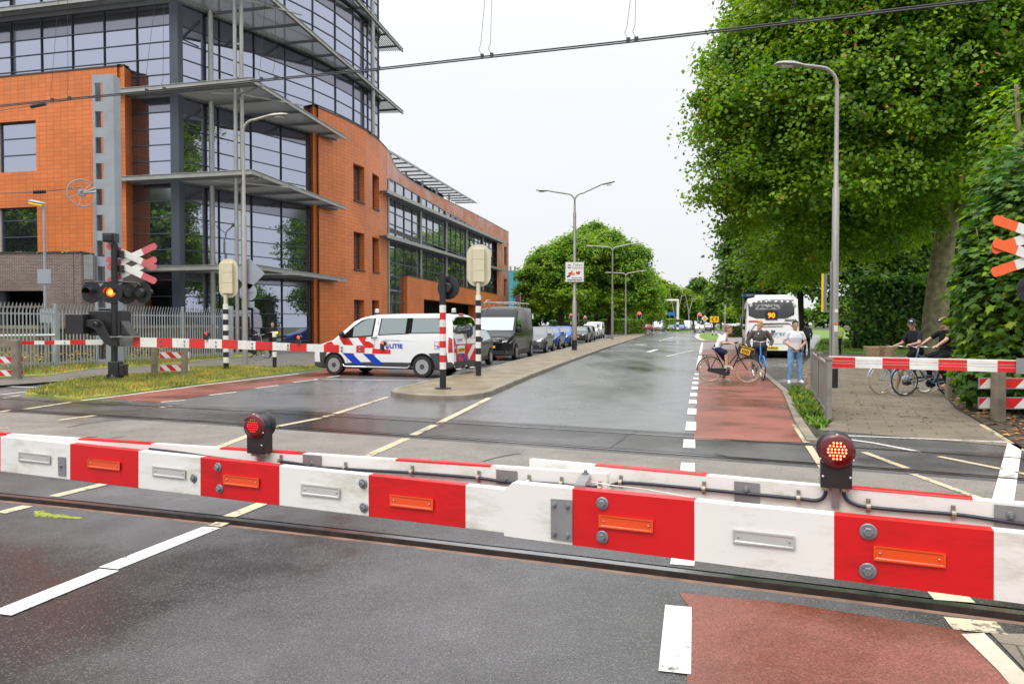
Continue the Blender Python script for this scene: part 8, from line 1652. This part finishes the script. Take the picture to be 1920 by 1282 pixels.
def leaves(blobs, size, dens, clr=.62, shell=(.55, 1.06), up=.45, flat=.55, maxn=400000):
    """blobs: (x, y, z, r); leaf-sized bent quads gathered in small clumps near each blob's surface"""
    V = []; ex = []
    for (x, y, z, r) in blobs:   # ragged outline: small sprays standing out of each mass
        for _ in range(7 if r > 1.5 else 2):
            d = RNG.normal(size=3); d /= np.linalg.norm(d); d[2] = abs(d[2])*.9-.15; q = r*RNG.uniform(.85, 1.12); ex.append((x+d[0]*q, y+d[1]*q, z+d[2]*q, r*RNG.uniform(.16, .3)))
    blobs = list(blobs)+ex
    for (x, y, z, r) in blobs:
        nc = max(6, int(dens*r*r)); d = RNG.normal(size=(nc, 3)); d /= np.linalg.norm(d, axis=1)[:, None]; d[:, 2] = np.where(d[:, 2] < -.45, -d[:, 2], d[:, 2])
        rr = r*RNG.uniform(shell[0], shell[1], nc)[:, None]; cc = np.array([x, y, z])+d*rr*np.array([1, 1, .92]); k = 34; cs = clr*RNG.uniform(.55, 1.3, nc)
        off_ = RNG.normal(size=(nc, k, 3))*cs[:, None, None]*np.array([1, 1, flat])*.6; p = (cc[:, None, :]+off_).reshape(-1, 3); nd = np.repeat(d, k, axis=0)
        nrm = nd*.6+np.array([0, 0, up])+RNG.normal(size=p.shape)*.42; nrm /= np.linalg.norm(nrm, axis=1)[:, None]
        a = np.cross(nrm, RNG.normal(size=p.shape)); a /= np.linalg.norm(a, axis=1)[:, None]; b_ = np.cross(nrm, a); s = size*RNG.uniform(.55, 1.25, len(p))[:, None]
        v = np.stack([p-a*s*.5, p-b_*s*.42-nrm*s*.12, p+a*s*.5, p+b_*s*.42-nrm*s*.12], axis=1); V.append(v)
    V = np.concatenate(V); return V
def leafmesh(name, V, mats, wts, parent, loc):
    n = len(V); v = V.reshape(-1, 3)-np.array(loc); f = np.arange(n*4).reshape(n, 4); mi = RNG.choice(len(mats), size=n, p=np.array(wts)/sum(wts))
    o = rawmesh(name, v, f, mats, mi); o.parent = parent; return o
def tree(label, base, blobs, th, tr_, size, dens, mats, wts, clr=.6, bark=None, group=None, limbs=8, name='tree', stuff_under=None, lean=(0, 0)):
    t = thing(name, label, 'tree', base, 0, group); bk = bark or M_bark; b = MB(); top = Vector((lean[0], lean[1], th))
    b.tube([(0, 0, -.2), (0, 0, .1), (lean[0]*.1, lean[1]*.1, th*.3), (lean[0]*.5, lean[1]*.5, th*.7), top], [tr_*1.5, tr_*1.18, tr_, tr_*.88, tr_*.8], bk, 12)
    bl_ = sorted(blobs, key=lambda q: -q[3])[:limbs]
    for q in bl_:
        e_ = Vector(q[:3])-Vector(base); s0 = top*random.uniform(.8, 1.0); m = s0.lerp(e_, .5)+Vector((0, 0, e_.length*.06)); b.tube([s0, m, s0.lerp(e_, .95)], [tr_*.55, tr_*.32, tr_*.1], bk, 7)
    b.build('trunk', t, smooth=60, fix=False); leafmesh('crown', leaves(blobs, size, dens, clr), mats, wts, t, base); return t
def PB(L): return [(*D(px, py, Y), r) for px, py, Y, r in L]
# big plane tree on the right
big = PB([(1392, 228, 39.1, 2.75), (1415, 325, 39.1, 3.00), (1448, 425, 40.4, 2.75), (1468, 118, 39.1, 3.47), (1498, 240, 38.0, 3.95), (1535, 365, 38.0, 3.71), (1560, 30, 38.0, 4.67), (1600, 180, 36.7, 4.54), (1640, 320, 36.7, 3.95), (1680, 60, 36.7, 4.91), (1720, 210, 35.5, 4.54), (1800, 330, 36.7, 3.59), (1800, 100, 35.5, 5.03), (1870, 230, 35.5, 4.07), (1900, 20, 35.5, 5.15), (1985, 160, 35.5, 4.79), (1480, 505, 45.3, 2.87), (1560, 460, 41.6, 3.11), (1648, 428, 40.4, 2.75), (1600, -60, 39.1, 3.6), (1800, -70, 38.0, 3.8), (1490, -40, 40.4, 3.71), (1900, -60, 36.7, 3.8), (1360, 250, 39.1, 1.31), (1350, 200, 39.1, 1.31), (1385, 370, 40.4, 1.92), (1425, 60, 40.4, 1.56), (1390, 140, 39.8, 2.03)])
bb_ = D(1752, 600, 41); bb_.z = 0
tree('huge bright green plane tree filling the upper right over the footpath', bb_, big, 8.2, .62, .235, 17, [M_lf, M_lf3, M_lfr], [93, 6.5, .5], .72, limbs=12, lean=(.3, -1))
# dark trees behind it
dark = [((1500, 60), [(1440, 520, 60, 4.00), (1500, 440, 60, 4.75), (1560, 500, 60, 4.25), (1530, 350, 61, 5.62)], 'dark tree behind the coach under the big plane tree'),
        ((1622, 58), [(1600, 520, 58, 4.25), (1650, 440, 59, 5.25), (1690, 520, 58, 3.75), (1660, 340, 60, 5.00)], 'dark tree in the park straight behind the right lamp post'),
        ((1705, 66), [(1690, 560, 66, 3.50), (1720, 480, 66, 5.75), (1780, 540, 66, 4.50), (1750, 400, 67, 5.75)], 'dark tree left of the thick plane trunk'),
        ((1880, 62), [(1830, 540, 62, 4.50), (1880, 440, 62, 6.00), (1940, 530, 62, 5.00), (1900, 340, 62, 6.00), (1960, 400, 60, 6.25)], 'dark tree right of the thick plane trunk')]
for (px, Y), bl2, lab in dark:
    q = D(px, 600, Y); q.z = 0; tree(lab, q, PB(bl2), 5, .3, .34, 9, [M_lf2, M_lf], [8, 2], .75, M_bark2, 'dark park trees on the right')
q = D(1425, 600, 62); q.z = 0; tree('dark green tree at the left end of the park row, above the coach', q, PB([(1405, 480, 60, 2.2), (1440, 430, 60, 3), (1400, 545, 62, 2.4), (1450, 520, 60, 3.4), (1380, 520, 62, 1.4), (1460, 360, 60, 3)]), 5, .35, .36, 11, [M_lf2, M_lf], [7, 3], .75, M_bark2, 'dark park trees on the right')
# dark hedge and shrubs in the park
def hedge(name, label, p0, p1, h, w, mat, size=.12, n=9000, loc=None, cat='hedge', jit=.12):
    p0, p1 = Vector(p0), Vector(p1); d = p1-p0; L_ = d.length; dn = d.normalized(); nn = Vector((-dn.y, dn.x, 0)); t = thing(name, label, cat, p0)
    b = MB(); b.beam(Vector((0, 0, h*.45)), d+Vector((0, 0, h*.45)), w*.75, h*.85, M_bark2); b.build('stems', t)
    u = RNG.uniform(0, L_, n); fc = RNG.random(n); s_ = np.where(fc < .35, -1, np.where(fc < .55, 1, 0)); ww = np.where(s_ != 0, s_*w/2, RNG.uniform(-w/2, w/2, n)); hh = np.where(s_ != 0, RNG.uniform(.02, h, n), h)
    p = np.outer(u, np.array(dn))+np.outer(ww, np.array(nn))+np.outer(hh, [0, 0, 1])+RNG.normal(size=(n, 3))*jit; p[:, 2] = np.abs(p[:, 2]); nr = RNG.normal(size=(n, 3))*.5+np.outer(s_, np.array(nn))+np.outer(1-np.abs(s_), [0, 0, 1.])+[0, 0, .3]; nr /= np.linalg.norm(nr, axis=1)[:, None]
    a = np.cross(nr, RNG.normal(size=(n, 3))); a /= np.linalg.norm(a, axis=1)[:, None]; c_ = np.cross(nr, a); s = size*RNG.uniform(.6, 1.4, n)[:, None]
    V = np.stack([p-a*s*.5, p-c_*s*.4, p+a*s*.5, p+c_*s*.4], axis=1); leafmesh('foliage', V, [mat], [1], t, (0, 0, 0)); return t
def G0(px, Y): q = D(px, 600, Y); q.z = 0; return q
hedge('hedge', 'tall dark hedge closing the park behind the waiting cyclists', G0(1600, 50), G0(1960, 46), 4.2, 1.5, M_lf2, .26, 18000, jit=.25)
hedge('hedge', 'clipped green hedge left of the far traffic light', G0(1130, 128), G0(1200, 132), 2.2, 2, M_lf, .35, 5000)
hedge('hedge', 'green hedge behind the silver van past the crossroads', G0(1240, 180), G0(1278, 182), 2.6, 2, M_lf, .45, 3500)
hedge('hedge', 'low dark clipped hedge left of the coach', G0(1368, 92), G0(1390, 92), 1.1, 1.2, M_hedge, .2, 3500)
hedge('hedge', 'long dark hedge under the far trees', G0(1030, 150), G0(1130, 150), 2.0, 2, M_hedge, .4, 5000)
# maple bush on the right
mb_ = [(1855, 600, 14.5, .5), (1905, 640, 14, .95), (1915, 600, 14, 1.1), (1893, 540, 14.5, .9), (1860, 690, 14, .58), (1880, 700, 13.8, .8), (1925, 680, 13.9, 1), (1925, 500, 14.5, .9), (1950, 430, 14.5, 1.3), (1835, 480, 14.6, .42), (1828, 440, 14.7, .28), (1838, 520, 14.6, .5), (1950, 560, 14, 1.5), (1832, 650, 14.3, .36), (1815, 640, 14.6, .16), (1828, 722, 14, .34), (1930, 350, 15, 1.0), (1900, 410, 14.8, .7)]
q = G0(1880, 14.3); tm = thing('maple_bush', 'dense maple bush with toothed leaves beside the right footpath, hiding one cyclist', 'bush', q)
b = MB()
for px, py in ((1830, 425), (1845, 500), (1880, 420), (1915, 400), (1800, 600), (1862, 560), (1940, 400)): e_ = D(px, py, 14.5)-q; b.tube([Vector((e_.x*.3, 0, 0)), e_*.5+Vector((0, 0, .3)), e_], [.04, .028, .012], M_bark, 6)
b.build('stem', tm, smooth=60, fix=False)
def maple(blobs, size, n, loc, mats, wts, parent, drop=.35):
    """lobed leaves: five-pointed fans"""
    V = []; Fc = []; k = 0; MI = []
    prof = [(0, -.05), (.28, .12), (.5, .08), (.36, .34), (.42, .6), (.2, .55), (0, 1), (-.2, .55), (-.42, .6), (-.36, .34), (-.5, .08), (-.28, .12)]
    tot = sum(q[3]**2 for q in blobs)
    for (x, y, z, r) in blobs:
        for _ in range(int(n*r*r/tot)):
            d = Vector((random.gauss(0, 1), random.gauss(0, 1), random.gauss(0, 1))).normalized(); p = Vector((x, y, z))+d*r*random.uniform(.55, 1.05)-Vector(loc)
            if p.z < .15: continue
            nr = (d*.7+Vector((0, 0, .75))+Vector((random.gauss(0, .35), random.gauss(0, .35), random.gauss(0, .35)))).normalized(); dn_ = Vector((d.x, d.y, -drop))+Vector((random.gauss(0, .4),)*1+(random.gauss(0, .4), random.gauss(0, .2))); a = (dn_-nr*dn_.dot(nr)).normalized(); c_ = nr.cross(a); s = size*random.uniform(.5, 1.3); o = len(V)
            V += [tuple(p+c_*u*s+a*v*s-nr*(abs(u)*.25*s)) for u, v in prof]; Fc.append(tuple(range(o, o+12))); MI.append(random.choices(range(len(mats)), wts)[0])
    me = bpy.data.meshes.new('foliage'); me.from_pydata(V, [], Fc)
    for m in mats: me.materials.append(m)
    me.polygons.foreach_set('material_index', MI); o = bpy.data.objects.new('foliage', me); COL.objects.link(o); o.parent = parent; return o
M_lfy = leafmat('fresh maple leaves', (.17, .30, .02), .35)
maple(PB(mb_), .17, 15000, q, [M_lf4, M_lfy, M_lf3], [84, 9, 7], tm)
q = G0(1940, 20); t = thing('maple_tree', 'maple tree at the right edge above the crosses', 'tree', q); b = MB(); b.tube([(0, 0, 0), (-.3, 0, 4), (-.6, 0, 8)], [.14, .1, .05], M_bark, 8)
for px, py in ((1880, 330), (1900, 250), (1900, 420)): e_ = D(px, py, 20)-q; b.tube([(-.2, 0, 2.5), e_*.6+Vector((0, 0, 1)), e_], [.06, .04, .015], M_bark, 6)
b.build('trunk', t, smooth=60, fix=False); maple(PB([(1905, 300, 20, 1.0), (1950, 380, 20, 1.8), (1960, 250, 20, 1.8), (1890, 400, 20, .8), (1915, 220, 20.5, .8)]), .17, 2600, q, [M_lf4, M_lf, M_lfy], [3, 3, 2], t)
# broad trees beyond the median
far = [((1052, 112), [(1015, 555, 112, 3.2), (1040, 510, 112, 4.3), (1075, 490, 112, 4.0), (1060, 560, 112, 4.5), (1020, 520, 112, 2.8), (1000, 575, 112, 1.9)], 'broad green tree standing right of the teal building, behind the advert pole'),
       ((1143, 116), [(1100, 540, 116, 4.2), (1130, 480, 116, 4.0), (1160, 510, 116, 4.8), (1190, 560, 116, 4.0), (1150, 570, 116, 3.6), (1140, 455, 116, 1.6), (1180, 490, 116, 3.0)], 'widest green tree of the group beyond the median'),
       ((1118, 122), [(1090, 500, 124, 4.2), (1110, 450, 124, 3.0), (1120, 560, 124, 4.2)], 'green tree with a leaning trunk in the middle of the group'),
       ((1205, 138), [(1205, 560, 138, 3.6), (1215, 590, 138, 2.6), (1200, 530, 138, 3.0)], 'smaller green tree at the right end of the group')]
for (px, Y), bl2, lab in far:
    q = G0(px, Y); tree(lab, q, PB(bl2), 4.5, .45, .42, 20, [M_lf, M_lf3], [9, 1], .85, M_bark2, 'broad trees beyond the median')
rowt = [(1240, 205, 555, 26, 3, 'yellowing tree just behind the gantry beam'), (1262, 215, 560, 22, 3, 'mixed green tree behind the gantry post'), (1282, 225, 568, 20, 2, 'dark green tree right of the gantry post'), (1300, 215, 575, 17, 3, 'yellow-brown tree between two V-shaped masts'), (1318, 240, 552, 26, 2, 'tall dome-shaped tree above the red traffic light'), (1338, 200, 578, 20, 2, 'dark tree behind the yellow detour board'), (1352, 230, 560, 22, 1, 'tall green tree right of the yellow detour board'), (1372, 190, 585, 15, 2, 'dark shrub-like tree behind the boy'), (1222, 190, 572, 20, 1, 'green tree behind the far cyclists'), (1392, 110, 580, 15, 1, 'small bright green tree left of the coach')]
for px, Y, cy, rp_x, k, lab in rowt:
    s_ = Y/1400; q = G0(px, Y); bl2 = []
    for i in range(6): a = i*1.05; bl2.append((px+math.cos(a)*rp_x*.55, cy+math.sin(a)*rp_x*.5+(6 if i % 2 else -4), Y+random.uniform(-2, 2), rp_x*s_*.62))
    bl2.append((px, cy+rp_x*.9, Y, rp_x*s_*.75))
    tree(lab, q, PB(bl2), 4, .3, .75 if Y > 150 else .5, 7 if Y > 150 else 10, {1: [M_lf, M_lf3], 2: [M_lf2, M_lf], 3: [M_lf3, M_lf]}[k], [7, 3], 1.0, M_bark2, 'row of trees closing the far street')
# distant wood closing the horizon
b_ = []
for i in range(90): X = -220+i*7+random.uniform(-3, 3); b_.append((X, 330+random.uniform(-20, 20), random.uniform(3, 7), random.uniform(6, 9)))
for i in range(40): b_.append((70+i*6, 115+i*2+random.uniform(-5, 5), random.uniform(2, 5), random.uniform(3.5, 5)))
o = leafmesh('far_wood', leaves(b_, 1.5, 1.6, 2.2), [M_lf2, M_lf], [2, 1], None, (0, 0, 0)); tag(o, 'distant wood closing the horizon behind the street and park', 'wood', kind='stuff')
# trees behind the photographer, seen mirrored in the office windows
for i, (X, Y, H) in enumerate(((-50, 15, 13), (-60, 23, 12), (-62, 6, 14), (-46, 4, 10), (-78, 14, 15), (-40, -8, 12))):
    bl2 = [(X+random.uniform(-3.5, 3.5), Y+random.uniform(-3, 3), H*random.uniform(.45, .95), random.uniform(2, 3.4)) for _ in range(8)]
    tree('tree off to the left of the photo, seen only mirrored in the office glass', (X, Y, 0), bl2, 4, .3, .5, 6, [M_lf2, M_lf], [2, 1], .8, M_bark2, 'trees reflected in the office windows')
# low pinkish building seen between the park trunks
t = thing('park_building', 'pale pinkish wall glimpsed between the dark park trees', 'building', G0(1710, 78)); b = MB(); M_pk = pm('pinkish render', (.30, .22, .20), .8, var=.15); q = G0(1700, 78)-t.location; q2 = G0(1800, 76)-t.location
b.box(q.x-2, q2.x+2, -1, 6, 0, 5.4, M_pk); b.box(q.x-2.3, q2.x+2.3, -1.3, 6.3, 5.4, 5.7, M_coping)
b.build('wall', t)
for k in range(3): b = MB(); x_ = q.x+1.5*k+.3; b.box(x_, x_+.9, -1.05, -.98, 1, 2.6, M_cg); b.build('window', t)
